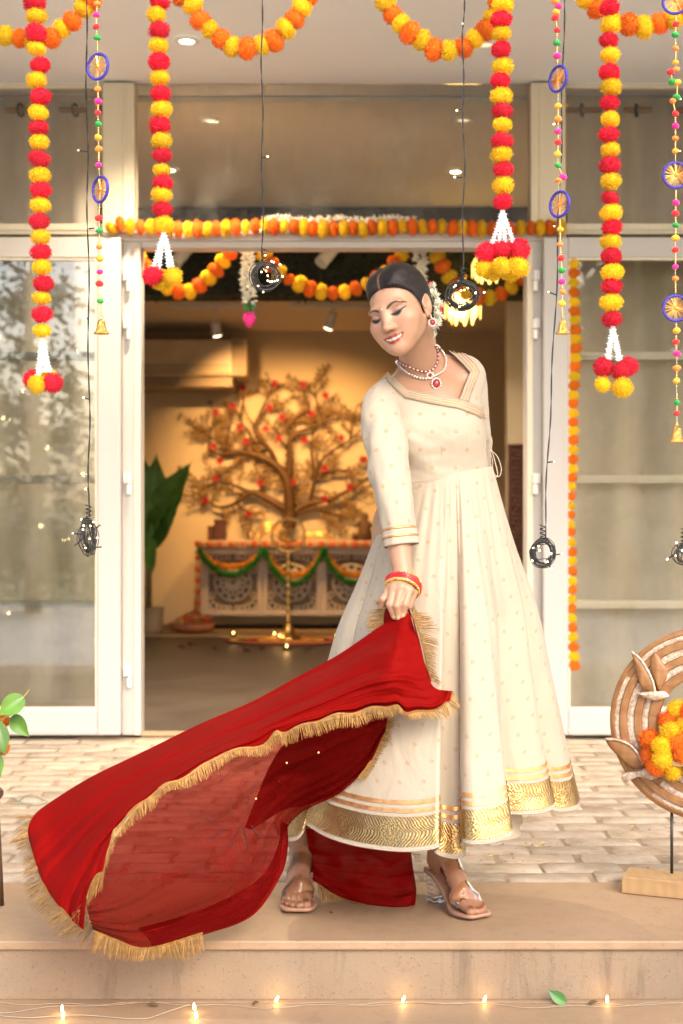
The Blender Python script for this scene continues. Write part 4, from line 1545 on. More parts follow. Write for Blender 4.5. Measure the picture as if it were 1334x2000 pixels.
# lash line with the dark of the lowered eye
tl = np.clip((ax - .0155) / .035, -.2, 1.25)
zl = -.0050 - .0042 * np.sin(np.clip(tl, 0, 1) * math.pi) + .0062 * np.clip(tl, 0, 1.3) ** 2.2
th = .0018 + .0044 * np.sin(np.clip(tl, 0, 1) * math.pi) * (.7 + .5 * tl)
on = sm(ax, .0145, .0165) * (1 - sm(ax, .0535, .0560))
paint(front * on * np.clip(1.5 - np.abs(z - zl) / th, 0, 1), (.012, .009, .008))
zc_ = .0058 + .0040 * np.sin(np.clip(tl, 0, 1) * math.pi)
paint(front * on * .5 * np.clip(1 - np.abs(z - zc_) / .0013, 0, 1), (.24, .11, .08))
# mouth
ax0 = ax; ax = np.abs(x - MX)
mx_ = np.clip(ax / .033, 0, 1)
up = -.0562 - .0010 * mx_ ** 2 + .0010 * np.exp(-((ax - .007) / .004) ** 2) - .0010 * np.exp(-(ax / .0028) ** 2)
mid_u = -.0640 + .0062 * mx_ ** 2
mid_l = -.0704 + .0124 * mx_ ** 2
low = -.0795 + .0220 * mx_ ** 2.2
inm = front & (ax < .033)
lips = inm & (z < up + .0005) & (z > low - .0005)
paint(lips * np.clip((up - z) / .0022 + .2, 0, 1) * np.clip((z - low) / .0022 + .2, 0, 1) * .92, (.25, .022, .016))
gap = inm & (z < mid_u) & (z > mid_l) & (ax < .0280)
paint(gap * 1.0, (.10, .012, .010))
teeth = gap & (ax < .0240)
paint(teeth * .95, (.62, .56, .47))
ax = ax0
# nostrils
paint(front * np.exp(-(((ax - .0058) / .0032) ** 2 + ((z + .0455) / .0022) ** 2)) * .8, (.16, .06, .04))
paint(ishead * (ax > .066) * np.exp(-(((y - .010) / .008) ** 2 + ((z + .001) / .012) ** 2)) * .35, (.40, .17, .10))
# small bright bindi stone
paint(front * (np.sqrt(x ** 2 + (z - .0155) ** 2) < .0016) * .9, (.9, .8, .8))
# feet a shade deeper, nails bronze
isfoot = vb[:, 2] < .30
paint(isfoot * .6, (.34, .17, .095))
for fr in FEET:
    for a, b, r1, r2 in TOES:
        c = fr(b[0] + r2 * .35, b[1], b[2] + r2 * .72)
        dd = np.linalg.norm((vb - c) / np.array([1, 1, .7]), axis=1)
        paint(np.clip(1.7 - dd / (r2 * .70), 0, 1) * .95, (.16, .055, .02))
for fg, r_ in zip(FING[1:], (.0086, .0090, .0088)):
    c = fg[2] + np.array([0, -r_ * .75, .002])
    paint(np.clip(1.6 - np.linalg.norm(vb - c, axis=1) / .0042, 0, 1) * .8, (.80, .55, .30))

t = NT("skin")
at = t.n("ShaderNodeVertexColor"); at.layer_name = "Col"
v = t.coord('Object')
t.base(at.outputs[0])
t.b.inputs["Roughness"].default_value = .43
t.b.inputs["Specular IOR Level"].default_value = .42
t.b.inputs["Subsurface Weight"].default_value = .30
t.b.inputs["Subsurface Radius"].default_value = (.012, .005, .003)
t.b.inputs["Subsurface Scale"].default_value = 1.0
t.bump(t.noise(v, 420, 3), .08, .001)
M_SKIN = t.mat

PER_LOC = Vector((PX(760, 3.62), 3.62, 0))
me = np_mesh("person", vb - A3(PER_LOC), qb)
vcol(me, "Col", col)
person = link("person", me, M_SKIN, None, PER_LOC)
tag(person, "woman in a cream and gold long flared dress, head tilted, swinging a red scarf", "person")

# ------------------------------------------------------------ hair
hair = SDF()
def q_rc(a, b, r1, r2, k, op='+'): hair.rc(HV(*a), HV(*b), r1 * HS, r2 * HS, k, op)
def q_ell(c, r, k, op='+', M=None):
    r = r if hasattr(r, '__len__') else (r, r, r)
    hair.ell(HV(*c), tuple(v_ * HS for v_ in r), k, op, HR if M is None else HR @ M)
q_ell((.006, .024, .042), (.0730, .0970, .0860), .01)
for s in (-1, 1):
    q_ell((s * .026 + .004, .0, .068), (.040, .070, .053), .02)                  # fuller hair each side of the parting
q_ell((0, .062, -.030), (.060, .05, .06), .03)
q_ell((0, -.140, -.025), (.200, .140, .106), .006, '-')                    # the face stays free
for s in (-1, 1): q_ell((s * .088, .016, -.018), (.024, .020, .034), .006, '-')   # ears stay free
q_rc((0, -.10, .093), (0, .00, .1235), .0030, .0030, .006, '-'); q_rc((0, .0, .1235), (0, .12, .1300), .0030, .0030, .006, '-')               # parting groove
q_ell((0, .118, -.010), (.044, .034, .044), .01)                             # bun
vh, qh = surface(hair, HC - .17, HC + .19, .0024)
hh = to_head(vh)
ang = np.arctan2(hh[:, 2] + .01, -(hh[:, 1] - .11))
# strands of the front flow from the parting: mix of the angle round the bun and the height
ac = ang * .5 + .15 * np.abs(hh[:, 0]) / .08
me = np_mesh("hair", vh, qh)
part_w = np.exp(-(hh[:, 0] / .0022) ** 2) * (hh[:, 2] > .05) * (hh[:, 1] < .045)
hc = np.stack([ac, part_w, .5 + .5 * vnoise(hh * 40)], 1)
vcol(me, "Strand", hc)
t = NT("dark_hair")
at = t.n("ShaderNodeVertexColor"); at.layer_name = "Strand"
sp = t.n("ShaderNodeSeparateColor"); t.l(at.outputs[0], sp.inputs[0])
cb = t.n("ShaderNodeCombineXYZ"); t.l(sp.outputs[0], cb.inputs[0])
mp = t.n("ShaderNodeMapping"); mp.inputs["Scale"].default_value = (70, 1, 1); t.l(cb.outputs[0], mp.inputs[0])
s1 = t.noise(mp.outputs[0], 1.0, 6, .75)
c = t.ramp(s1, [(.3, (.0018, .0012, .001)), (.74, (.017, .009, .006))])
c = t.mix(t.math('MULTIPLY', sp.outputs[1], .8), c, (.24, .12, .07))
t.base(c)
t.b.inputs["Roughness"].default_value = .34
t.b.inputs["Specular IOR Level"].default_value = .38
t.bump(s1, 1.0, .003)
link("hair", me, t.mat, person)
# loose wisps at the nape and temple
hm = MB()
for k in range(40):
    a = HV(.055 + rg.uniform(-.01, .015), .045 + rg.uniform(-.03, .05), -.04 + rg.uniform(-.02, .03))
    pts = [Vector(a)]
    dv = Vector((rg.uniform(.1, .8), rg.uniform(-.2, .4), -1)).normalized()
    for i in range(5):
        dv = (dv + Vector((rg.gauss(0, .3), 0, rg.gauss(0, .2)))).normalized()
        pts.append(pts[-1] + dv * rg.uniform(.006, .011))
    hm.tube(pts, .00028, 3)
for k in range(36):
    a = rg.uniform(-.75, 1.3); s0 = rg.uniform(.0, .5)
    pts = []
    lift = rg.uniform(.0005, .003)
    for i in range(7):
        s = s0 + i * .07
        ph = s * 2.6 - .3
        q = np.array([.006 + .076 * math.sin(a), .024 - .099 * math.cos(ph) * math.cos(a * .6), .042 + .088 * math.sin(ph + .35) * math.cos(a) ** .7])
        cq = q - np.array([0, .024, .042])
        pts.append(Vector(HV(*(np.array([0, .024, .042]) + cq * (1 + (.01 + lift * 8 * math.sin(i / 6 * 3.1)))))))
    hm.tube(pts, .00022, 3)
tag(hm.build("loose_hair", t.mat, person), kind='stuff')

# flowers at the bun
M_WFLOW = mat("white_petal", (.86, .83, .66), .6, var=.06, vscale=30)
M_RFLOW = mat("red_petal", (.75, .02, .03), .5, var=.15, vscale=30)
hf = thing("hair_flowers", None, None, Vector(HV(.05, .09, -.01)))
del_keys = [k for k in hf.keys()]
place(hf, person)
def flower(px, py, d, r, n, mat_, name="flower", depth=3):
    m = MB()
    c = P(px, py, d)
    for k in range(n):
        dv = Vector((rg.gauss(0, 1), rg.gauss(-.5, .6), rg.gauss(0, 1))).normalized()
        s = dv.cross(Vector((rg.random(), rg.random(), rg.random()))).normalized()
        L = r * rg.uniform(.75, 1.1); w = r * .13
        up_ = s.cross(dv)
        m.add([c, c + dv * L * .5 + s * w + up_ * w * .4, c + dv * L, c + dv * L * .5 - s * w + up_ * w * .4, c + dv * L * .5 - up_ * w * .2], [(0, 1, 4), (1, 2, 4), (2, 3, 4), (3, 0, 4)])
    return m.build(name, mat_, hf)
for (px, py, d, r) in ((848, 580, 3.545, .021), (854, 597, 3.53, .020), (853, 616, 3.525, .022), (850, 634, 3.525, .020), (845, 561, 3.56, .016), (844, 652, 3.53, .014)):
    flower(px, py, d, r, 60, M_WFLOW)
flower(862, 605, 3.50, .011, 9, M_RFLOW, "red_flower"); flower(840, 553, 3.55, .010, 8, M_RFLOW, "red_flower")

# ------------------------------------------------------------ cast a pixel ray onto a shape
def cast(sdf, px, py, off=0.0, d0=3.25, d1=3.9):
    px = np.atleast_1d(np.asarray(px, float)); py = np.atleast_1d(np.asarray(py, float))
    dirs = np.stack([(px - 667) / F, np.ones_like(px), (1000 - py) / F], 1)
    nrm = np.linalg.norm(dirs, axis=1)
    d = np.full(len(px), d0)
    for i in range(60):
        p = dirs * d[:, None] + np.array([0, 0, H])
        d = np.minimum(d + (sdf(p) - off) / nrm * .9, d1)
    return dirs * d[:, None] + np.array([0, 0, H])


# ------------------------------------------------------------ jewellery
M_RUBY = mat("ruby_glass", (.55, .005, .02), .08, var=.2, vscale=60, coat=1.0)
M_KUNDAN = mat("kundan_stone", (.66, .56, .46), .15, .3, var=.45, vscale=260, coat=.8)
M_OLDGOLD = mat("old_gold", (.55, .33, .14), .3, 1.0, var=.25, vscale=60)
M_GARNET = mat("garnet_bead", (.22, .01, .03), .2, var=.2, vscale=60, coat=.5)
def necklace(pts, r, step, mats, label):
    t = thing("necklace", None, None, P(*pts[len(pts) // 2], 3.5)); place(t, person)
    q = crom_even(pts, 200)
    w = cast(body, q[:, 0], q[:, 1], r * .9)
    L = np.r_[0, np.cumsum(np.linalg.norm(np.diff(w, axis=0), axis=1))]
    n_ = int(L[-1] / step)
    ps = np.stack([np.interp(np.linspace(0, L[-1], n_), L, w[:, i]) for i in range(3)], 1)
    for k, (mt, every, off, sc) in enumerate(mats):
        m = MB()
        for i in range(off, n_, every): m.ball(ps[i], (r * sc, r * sc * .7, r * sc), 9, 6)
        tag(m.build("beads", mt, t, smooth=True), kind='stuff')
    m = MB(); m.tube([Vector(p) for p in ps[::2]], r * .35, 5); m.build("cord", M_OLDGOLD, t)
    return t
Z5 = lambda x, y: (680 + x / 3.5105, 480 + y / 3.5105)
necklace([Z5(330, 785), Z5(362, 808), Z5(430, 836), Z5(490, 858), Z5(545, 862), Z5(590, 838), Z5(615, 785), Z5(616, 725), Z5(600, 682)], .0030, .0052,
         [(M_GARNET, 2, 0, 1.0), (M_KUNDAN, 2, 1, .85)], "")
nk = necklace([Z5(330, 800), Z5(352, 824), Z5(400, 866), Z5(440, 889), Z5(495, 908), Z5(545, 910), Z5(595, 890), Z5(640, 866), Z5(665, 835), Z5(670, 775), Z5(640, 715), Z5(610, 685)], .0042, .0076,
              [(M_KUNDAN, 1, 0, .85)], "")
def drop(px, py, wpx, hpx, parent, d_off, name, sdf, prep=None):
    c = Vector(cast(sdf, px, py, d_off)[0]) if prep is None else prep
    sc = c.y / F
    m = MB(); m.ball(c, (wpx * sc * .5, .004, hpx * sc * .5), 16, 10)
    o = m.build(name, M_RUBY, parent, smooth=True)
    m = MB()
    for k in range(14):
        a = k / 14 * 6.283
        m.ball(c + Vector(((wpx * .5 + 3.2) * sc * math.cos(a), .001, (hpx * .5 + 3.2) * sc * math.sin(a))), .0031, 8, 5)
    tag(m.build("stone_ring", M_KUNDAN, o, smooth=True), kind='stuff')
    m = MB(); m.lathe([(0.0005, 0), (1, 0), (1, .002), (.0005, .003)], 20, c + Vector((0, .003, 0)), Matrix.Rotation(R(90), 3, 'X') @ Matrix.Diagonal(Vector(((wpx * .5 + 4.5) * sc, (hpx * .5 + 4.5) * sc, -1))))
    m.build("setting", M_OLDGOLD, o, smooth=True)
drop(*Z5(605, 945), 11, 14, nk, .007, "pendant", body)
drop(*Z5(562, 890), 5, 5, nk, .007, "pendant", body)
er = thing("earring", None, None, P(836, 640, 3.45)); place(er, person)
ear_c = Vector(HV(.0775, .000, -.058))
drop(0, 0, 7, 8, er, 0, "drop", body, ear_c)
m = MB(); m.tube([Vector(HV(.077, .001, -.036)), ear_c + Vector((0, 0, .008))], .0016, 6)
for k in range(4): m.ball(Vector(HV(.078, .000, -.036)).lerp(ear_c, .1 + .18 * k) + Vector((0, -.002, 0)), .0032, 8, 6)
m.build("hook", M_OLDGOLD, er, smooth=True)
m = MB()
for k in range(3): m.ball(Vector(HV(.0785, .000, -.036)).lerp(ear_c, .12 + .2 * k) + Vector((.001, -.004, 0)), .0023, 8, 6)
m.build("stones", M_KUNDAN, er, smooth=True)
# ============================================================ THE DRESS
def dress_mat(name, uvmotif=True, trans=.30):
    t = NT(name)
    base_c = (.57, .485, .355)
    v = t.coord('Object')
    f_ = t.noise(v, 7, 4)
    c = t.ramp(f_, [(.3, tuple(x * .95 for x in base_c)), (.7, tuple(min(1, x * 1.03) for x in base_c))])
    if uvmotif:
        uv = t.n("ShaderNodeUVMap"); uv.uv_map = "UVMap"
        sx = t.n("ShaderNodeSeparateXYZ"); t.l(uv.outputs[0], sx.inputs[0])
        U = t.math('DIVIDE', sx.outputs[0], .058)
        V_ = t.math('DIVIDE', sx.outputs[1], .044)
        row = t.math('FLOOR', V_)
        par = t.math('MULTIPLY', t.math('PINGPONG', row, 1.0), .5)
        fx = t.math('SUBTRACT', t.math('FRACT', t.math('ADD', U, par)), .5)
        fz = t.math('SUBTRACT', t.math('FRACT', V_), .5)
        fx = t.math('ABSOLUTE', t.math('MULTIPLY', fx, .058)); fz = t.math('ABSOLUTE', t.math('MULTIPLY', fz, .044))
        dm = t.math('LESS_THAN', t.math('ADD', fx, fz), .0062)
        cross = t.math('GREATER_THAN', t.math('MINIMUM', fx, fz), .00055)
        mk = t.math('MULTIPLY', dm, cross)
        wv = t.n("ShaderNodeTexNoise", Scale=700.0, Detail=2.0); t.l(v, wv.inputs["Vector"])
        mk = t.math('MULTIPLY', mk, t.ramp(wv.outputs["Fac"], [(.25, (.4, .4, .4)), (.6, (.9, .9, .9))]))
        c = t.mix(mk, c, (.55, .30, .12))
        mm = t.math('MULTIPLY', mk, .35); t.l(mm, t.b.inputs["Metallic"])
    t.base(c)
    t.b.inputs["Roughness"].default_value = .62
    t.b.inputs["Sheen Weight"].default_value = .25
    t.b.inputs["Specular IOR Level"].default_value = .3
    b1 = t.bump(t.noise(t.coord('Object', (1, 1, .45)), 16, 5, .55, .8), .40, .014)
    t.bump(t.noise(v, 900, 2), .08, .0006, b1)
    tl = t.n("ShaderNodeBsdfTranslucent"); t.l(t.mix(1.0, c, (1.0, .80, .55), 'MULTIPLY'), tl.inputs[0])
    m1 = t.n("ShaderNodeMixShader"); m1.inputs[0].default_value = trans
    t.l(t.b.outputs[0], m1.inputs[1]); t.l(tl.outputs[0], m1.inputs[2]); t.l(m1.outputs[0], t.out.inputs[0])
    return t.mat


def brocade_mat():
    """Woven gold border with an embossed leaf and flower pattern."""
    t = NT("gold_brocade")
    uv = t.n("ShaderNodeUVMap"); uv.uv_map = "UVMap"
    sx = t.n("ShaderNodeSeparateXYZ"); t.l(uv.outputs[0], sx.inputs[0])
    # flower every 14 cm with curling leaves between them: polar waves round each centre
    U = t.math('MULTIPLY', t.math('SUBTRACT', t.math('FRACT', t.math('DIVIDE', sx.outputs[0], .135)), .5), .135)
    V_ = t.math('SUBTRACT', sx.outputs[1], .040)
    rr = t.math('SQRT', t.math('ADD', t.math('MULTIPLY', U, U), t.math('MULTIPLY', V_, V_)))
    an = t.math('ARCTAN2', V_, U)
    pet = t.math('SINE', t.math('MULTIPLY', an, 12.0))
    rings = t.math('SINE', t.math('ADD', t.math('MULTIPLY', rr, 620.0), t.math('MULTIPLY', pet, 1.6)))
    wav = t.math('SINE', t.math('ADD', t.math('MULTIPLY', t.math('ADD', U, t.math('MULTIPLY', t.math('ABSOLUTE', V_), .8)), 780.0),
                                 t.math('ADD', t.math('MULTIPLY', t.math('SINE', t.math('MULTIPLY', V_, 160.0)), 2.2), t.math('MULTIPLY', t.noise(t.coord('Object'), 38, 3), 9.0))))
    near = t.math('LESS_THAN', rr, .026)
    mixv = t.n("ShaderNodeMix"); t.l(near, mixv.inputs[0]); t.l(wav, mixv.inputs[2]); t.l(rings, mixv.inputs[3])
    h = mixv.outputs[0]
    v = t.coord('Object')
    f_ = t.noise(v, 11, 4)
    c = t.ramp(f_, [(.3, (.30, .165, .04)), (.7, (.43, .265, .085))])
    line = t.math('GREATER_THAN', h, .45)
    c = t.mix(t.math('MULTIPLY', line, .7), c, (.58, .43, .22))
    t.base(c)
    t.b.inputs["Metallic"].default_value = .85
    t.b.inputs["Roughness"].default_value = .33
    b1 = t.bump(h, .35, .0010)
    b2 = t.bump(t.noise(v, 22, 4, .6), .45, .008, b1)
    return t.mat


M_DRESS = dress_mat("cream_printed_cotton")
M_PLAIN = dress_mat("cream_plain_cotton", False)
M_BROC = brocade_mat()
M_GOTA = mat("gold_ribbon", (.66, .33, .12), .38, .7, var=.25, vscale=60)

DR = thing("dress", None, None, P(850, 1300, 3.58)); place(DR, person)


def set_uv(me, uv_of_vertex):
    ul = me.uv_layers.new(name="UVMap")
    li = np.empty(len(me.loops), np.int32); me.loops.foreach_get("vertex_index", li)
    ul.data.foreach_set("uv", np.asarray(uv_of_vertex, np.float32)[li].ravel())


# ---- bodice
bod = SDF()
bod.prims += [(f_, k + .012, op) for f_, k, op in torso.prims + trap.prims]
NECK_IN = [Z5(250, 842), Z5(300, 905), Z5(402, 992), Z5(520, 1015), Z5(640, 1035), Z5(768, 1056), Z5(806, 960), Z5(842, 866), Z5(770, 790), Z5(686, 712)]
poly = np.array(NECK_IN + [(870, 640), (745, 640)])
def in_poly(px, py, poly):
    r_ = np.zeros(len(px), bool)
    j = len(poly) - 1
    for i in range(len(poly)):
        xi, yi = poly[i]; xj, yj = poly[j]
        c = ((yi > py) != (yj > py)) & (px < (xj - xi) * (py - yi) / (yj - yi + 1e-9) + xi)
        r_ ^= c; j = i
    return r_
OFFB = .007
ZW = PZ(930, 3.52)
vv, qq = surface(bod, (-.08, 3.36, ZW - .05), (.42, 3.80, 1.46), .0042, off=OFFB)
cx = vv[qq].mean(1)
pxl = 667 + F * cx[:, 0] / cx[:, 1]; pyl = 1000 - F * (cx[:, 2] - H) / cx[:, 1]
seam_y = 944 - (pxl - 800) * .19                      # the waist seam rises towards the right
keep = ~(in_poly(pxl, pyl, poly)) & (pyl < seam_y + 12)
qq = qq[keep]
used = np.zeros(len(vv), bool); used[qq.ravel()] = True
idx = np.cumsum(used) - 1
vv, qq = vv[used], idx[qq]
uvb = np.stack([vv[:, 0] * 1.0 + .01, vv[:, 2]], 1)
ww = 0
for (px, py, an, sp, am) in ((795, 840, -.5, .10, .0034), (950, 830, .6, .09, .0030), (850, 925, .05, .07, .0030), (900, 880, .35, .10, .0016), (815, 905, -.4, .09, .0026)):
    q0 = AP(px, py, 3.5)
    du, dv_ = vv[:, 0] - q0[0], vv[:, 2] - q0[2]
    u_ = du * math.cos(an) + dv_ * math.sin(an); v_ = -du * math.sin(an) + dv_ * math.cos(an)
    ww = ww + am * np.exp(-(du ** 2 + dv_ ** 2) / sp ** 2) * vnoise(np.stack([u_ * 10, v_ * 62, np.full(len(u_), px * .1)], 1), 4)
vv[:, 1] += ww
me = np_mesh("bodice", vv, qq); set_uv(me, uvb)
link("bodice", me, M_DRESS, DR)

# ---- neckline bands: one from the left shoulder across to the right side, one down the other edge
def ribbon(path_in, path_out, u0, u1, off, name, mat_, n=120, m_=4, par=DR, sdf=bod):
    a = crom_even(path_in, n)
    b = crom_even(path_out, n)
    G = []
    for k in range(m_):
        u = u0 + (u1 - u0) * k / (m_ - 1)
        q = a * (1 - u) + b * u
        G.append(cast(sdf, q[:, 0], q[:, 1], OFFB + off))
    ok = np.all([g[:, 1] < 3.72 for g in G], axis=0)
    G = [g[ok] for g in G]
    mb = MB().grid([[tuple(p) for p in row] for row in G])
    o = mb.build(name, mat_, par, smooth=True)
    so = o.modifiers.new("thick", 'SOLIDIFY'); so.thickness = .0012; so.offset = 1
    return o
inA = [Z5(697, 720), Z5(735, 752), Z5(790, 806), Z5(842, 866), Z5(806, 958), Z5(770, 1052)]
outA = [Z5(775, 722), Z5(820, 752), Z5(870, 800), Z5(905, 862), Z5(865, 970), Z5(830, 1068)]
inB = [Z5(248, 846), Z5(320, 920), Z5(402, 990), Z5(520, 1013), Z5(650, 1037), Z5(770, 1056), Z5(890, 1098), Z5(985, 1150)]
outB = [Z5(238, 893), Z5(310, 968), Z5(390, 1040), Z5(510, 1066), Z5(640, 1092), Z5(755, 1112), Z5(870, 1155), Z5(975, 1216)]
def lin(pts): 
    # polyline with crisp corners, resampled
    p = np.array(pts); s_ = np.r_[0, np.cumsum(np.linalg.norm(np.diff(p, axis=0), axis=1))]
    tt = np.linspace(0, s_[-1], 60)
    return [tuple(q) for q in np.stack([np.interp(tt, s_, p[:, i]) for i in range(2)], 1)]
for (pi, po, off) in ((inA, outA, .0022), (inB, outB, .0040)):
    pi, po = lin(pi), lin(po)
    ribbon(pi, po, -.06, 1.0, off, "neckline_band", M_PLAIN)
    for u in (.22, .52, .80):
        ribbon(pi, po, u, u + .075, off + .0008, "gold_line", M_GOTA, m_=2)
    ribbon(pi, po, -.09, -.02, off + .0012, "piping", M_PLAIN, m_=2)
# waist seam
xs_ = np.linspace(778, 952, 60)
w = cast(bod, xs_, 944 - (xs_ - 800) * .19, OFFB + .0015, d0=3.3)
m = MB(); m.tube([Vector(p) for p in w], .0012, 5); m.build("waist_seam", M_PLAIN, DR)
w = cast(bod, np.linspace(862, 868, 20), np.linspace(872, 930, 20), OFFB + .0006)
m = MB(); m.tube([Vector(p) for p in w], .0007, 4); m.build("dart_seam", M_PLAIN, DR)

# ---- sleeves
def sleeve(ctrl, name, cuff=True, wr=1.0, seed=0):
    """ctrl: (px, py, d, radius_m) along the arm."""
    c = np.array([[*P(a, b, d), r_] for a, b, d, r_ in ctrl])
    q = crom(c, 110)
    n_ = 72
    V = []
    nrm = None
    L = np.r_[0, np.cumsum(np.linalg.norm(np.diff(q[:, :3], axis=0), axis=1))]
    for i in range(len(q)):
        t_ = q[min(i + 1, len(q) - 1), :3] - q[max(i - 1, 0), :3]; t_ /= np.linalg.norm(t_)
        e1 = np.array([1., 0, 0]) - t_ * t_[0]; e1 /= np.linalg.norm(e1)
        e2 = np.cross(t_, e1)
        for j in range(n_):
            a = 2 * math.pi * j / n_
            V.append(q[i, :3] + (e1 * math.cos(a) + e2 * math.sin(a)) * q[i, 3])
    V = np.array(V)
    N_ = V - np.repeat(q[:, :3], n_, 0); N_ /= np.linalg.norm(N_, axis=1)[:, None]
    U_ = np.tile(np.arange(n_) / n_, len(q)); S_ = np.repeat(L, n_)
    aa = U_ * 2 * math.pi
    # folds gather at the elbow and slant round the arm
    el = np.exp(-((S_ - L[-1] * .52) / .09) ** 2)
    w1 = vnoise(np.stack([np.cos(aa) * 1.3 + seed, np.sin(aa) * 1.3, S_ * 22 + np.cos(aa) * 1.2], 1), 3)
    w2 = vnoise(np.stack([np.cos(aa) * 2.4, np.sin(aa) * 2.4 + seed, S_ * 12 - np.sin(aa) * .8], 1), 5)
    V = V + N_ * ((.0026 + .0068 * el) * w1 + .0034 * w2)[:, None] * wr
    Q = [(i * n_ + j, i * n_ + (j + 1) % n_, (i + 1) * n_ + (j + 1) % n_, (i + 1) * n_ + j) for i in range(len(q) - 1) for j in range(n_)]
    me = np_mesh(name, V, np.array(Q)[:, ::-1])
    set_uv(me, np.stack([U_ * .30 + .013 * seed, S_], 1))
    o = link(name, me, M_DRESS, DR)
    so = o.modifiers.new("thick", 'SOLIDIFY'); so.thickness = .0015; so.offset = -1
    if cuff:
        for (i0, i1, grow, mt, nm) in ((103, 109, .0022, M_PLAIN, "cuff"), (100, 101, .0022, M_GOTA, "gold_line"), (104, 105, .0034, M_GOTA, "gold_line")):
            mb = MB()
            ring = [[tuple(V[i * n_ + j % n_] + N_[i * n_ + j % n_] * grow) for j in range(n_ + 1)] for i in range(i0, i1 + 1)]
            mb.grid(ring); mb.build(nm, mt, DR, smooth=True).modifiers.new("thick", 'SOLIDIFY').thickness = .0012
    return o
k_ = 3.50 / F
sleeve([(778, 756, 3.59, .024), (762, 766, 3.578, .034), (749, 782, 3.557, .0440), (745, 808, 3.530, .0480), (750, 850, 3.485, .0495), (759, 905, 3.450, .0485), (767, 960, 3.425, .0455), (777, 1015, 3.405, .0410), (784, 1066, 3.395, .0390)],
       "sleeve", True, 1.0, 1)
sleeve([(890, 722, 3.635, .034), (905, 728, 3.635, .043), (914, 750, 3.64, .0480), (918, 800, 3.665, .0475), (922, 850, 3.70, .0460), (924, 898, 3.74, .0440), (905, 935, 3.775, .0410), (865, 945, 3.79, .0370)],
       "sleeve", False, 1.0, 4)
# tie cord at the side
for (pts, r_) in (([(958, 872), (966, 900), (972, 926), (966, 932), (959, 915), (957, 890)], .0016), ([(957, 880), (970, 890), (979, 915), (974, 931), (962, 922), (956, 900)], .0016), ([(956, 884), (962, 900), (960, 925)], .0014)):
    q = crom([(*P(a, b, 3.60),) for a, b in pts], 40)
    m = MB(); m.tube([Vector(p) for p in q], r_, 6); m.build("tie_cord", M_PLAIN, DR, smooth=True)

# ---- skirt: deep folds between the waist seam and the hem
HEM = [(538, 1602, 3.62), (542, 1626, 3.55), (556, 1640, 3.50), (578, 1640, 3.47), (593, 1622, 3.47), (590, 1606, 3.51), (602, 1612, 3.45), (640, 1634, 3.37), (700, 1652, 3.30), (780, 1662, 3.245),
       (835, 1659, 3.225), (857, 1653, 3.225), (855, 1655, 3.275), (850, 1664, 3.31), (866, 1672, 3.32), (890, 1676, 3.31), (906, 1671, 3.315), (908, 1664, 3.33), (901, 1652, 3.30), (904, 1645, 3.25),
       (925, 1648, 3.225), (962, 1645, 3.23), (992, 1634, 3.245), (1000, 1624, 3.265), (995, 1612, 3.33), (986, 1598, 3.385), (992, 1590, 3.40), (1020, 1590, 3.40), (1055, 1588, 3.415), (1078, 1580, 3.435), (1084, 1572, 3.46),
       (1076, 1574, 3.52), (1074, 1580, 3.545), (1095, 1584, 3.555), (1115, 1582, 3.57), (1130, 1575, 3.60),
       (1128, 1560, 3.68), (1085, 1545, 3.80), (1000, 1530, 3.90), (900, 1520, 3.96), (800, 1520, 3.97), (690, 1530, 3.92), (600, 1552, 3.82), (550, 1580, 3.71)]
NH = 520
hem = crom_even([tuple(P(a, b, d)) for a, b, d in HEM], NH, closed=True)
cen = np.array([PX(868, 3.60), 3.60])
harc = np.r_[0, np.cumsum(np.linalg.norm(np.diff(hem, axis=0), axis=1))]
# waist ring: angle follows the hem's smoothed direction so folds run straight up
tt = np.arange(NH) / NH
ang_h = np.unwrap(np.arctan2(hem[:, 1] - 3.60, hem[:, 0] - PX(835, 3.6)))
ker = np.hanning(91); ker /= ker.sum()
ext = np.concatenate([ang_h[-60:] - 2 * math.pi * np.sign(ang_h[-1] - ang_h[0]), ang_h, ang_h[:60] + 2 * math.pi * np.sign(ang_h[-1] - ang_h[0])])
ang_w = np.convolve(ext, ker, 'same')[60:60 + NH]
sgn = np.sign(ang_h[-1] - ang_h[0])
rxw, ryw = .1215, .098
wx = cen[0] + rxw * np.cos(ang_w); wy = cen[1] + ryw * np.sin(ang_w)
pxw = 667 + F * wx / wy
wz_ = np.array([PZ(944 - (p - 800) * .19, y) for p, y in zip(pxw, wy)]) + .004
waist = np.stack([wx, wy, wz_], 1)
NS = 90
ss = np.linspace(0, 1, NS)
gath = .0013 * np.sin(harc / harc[-1] * 2 * math.pi * 46) + .0016 * np.sin(harc / harc[-1] * 2 * math.pi * 31 + 1)
Vs = np.zeros((NS, NH, 3))
low_sm = np.stack([np.convolve(np.concatenate([hem[-40:, i], hem[:, i], hem[:40, i]]), np.hanning(61) / np.hanning(61).sum(), 'same')[40:40 + NH] for i in range(3)], 1)
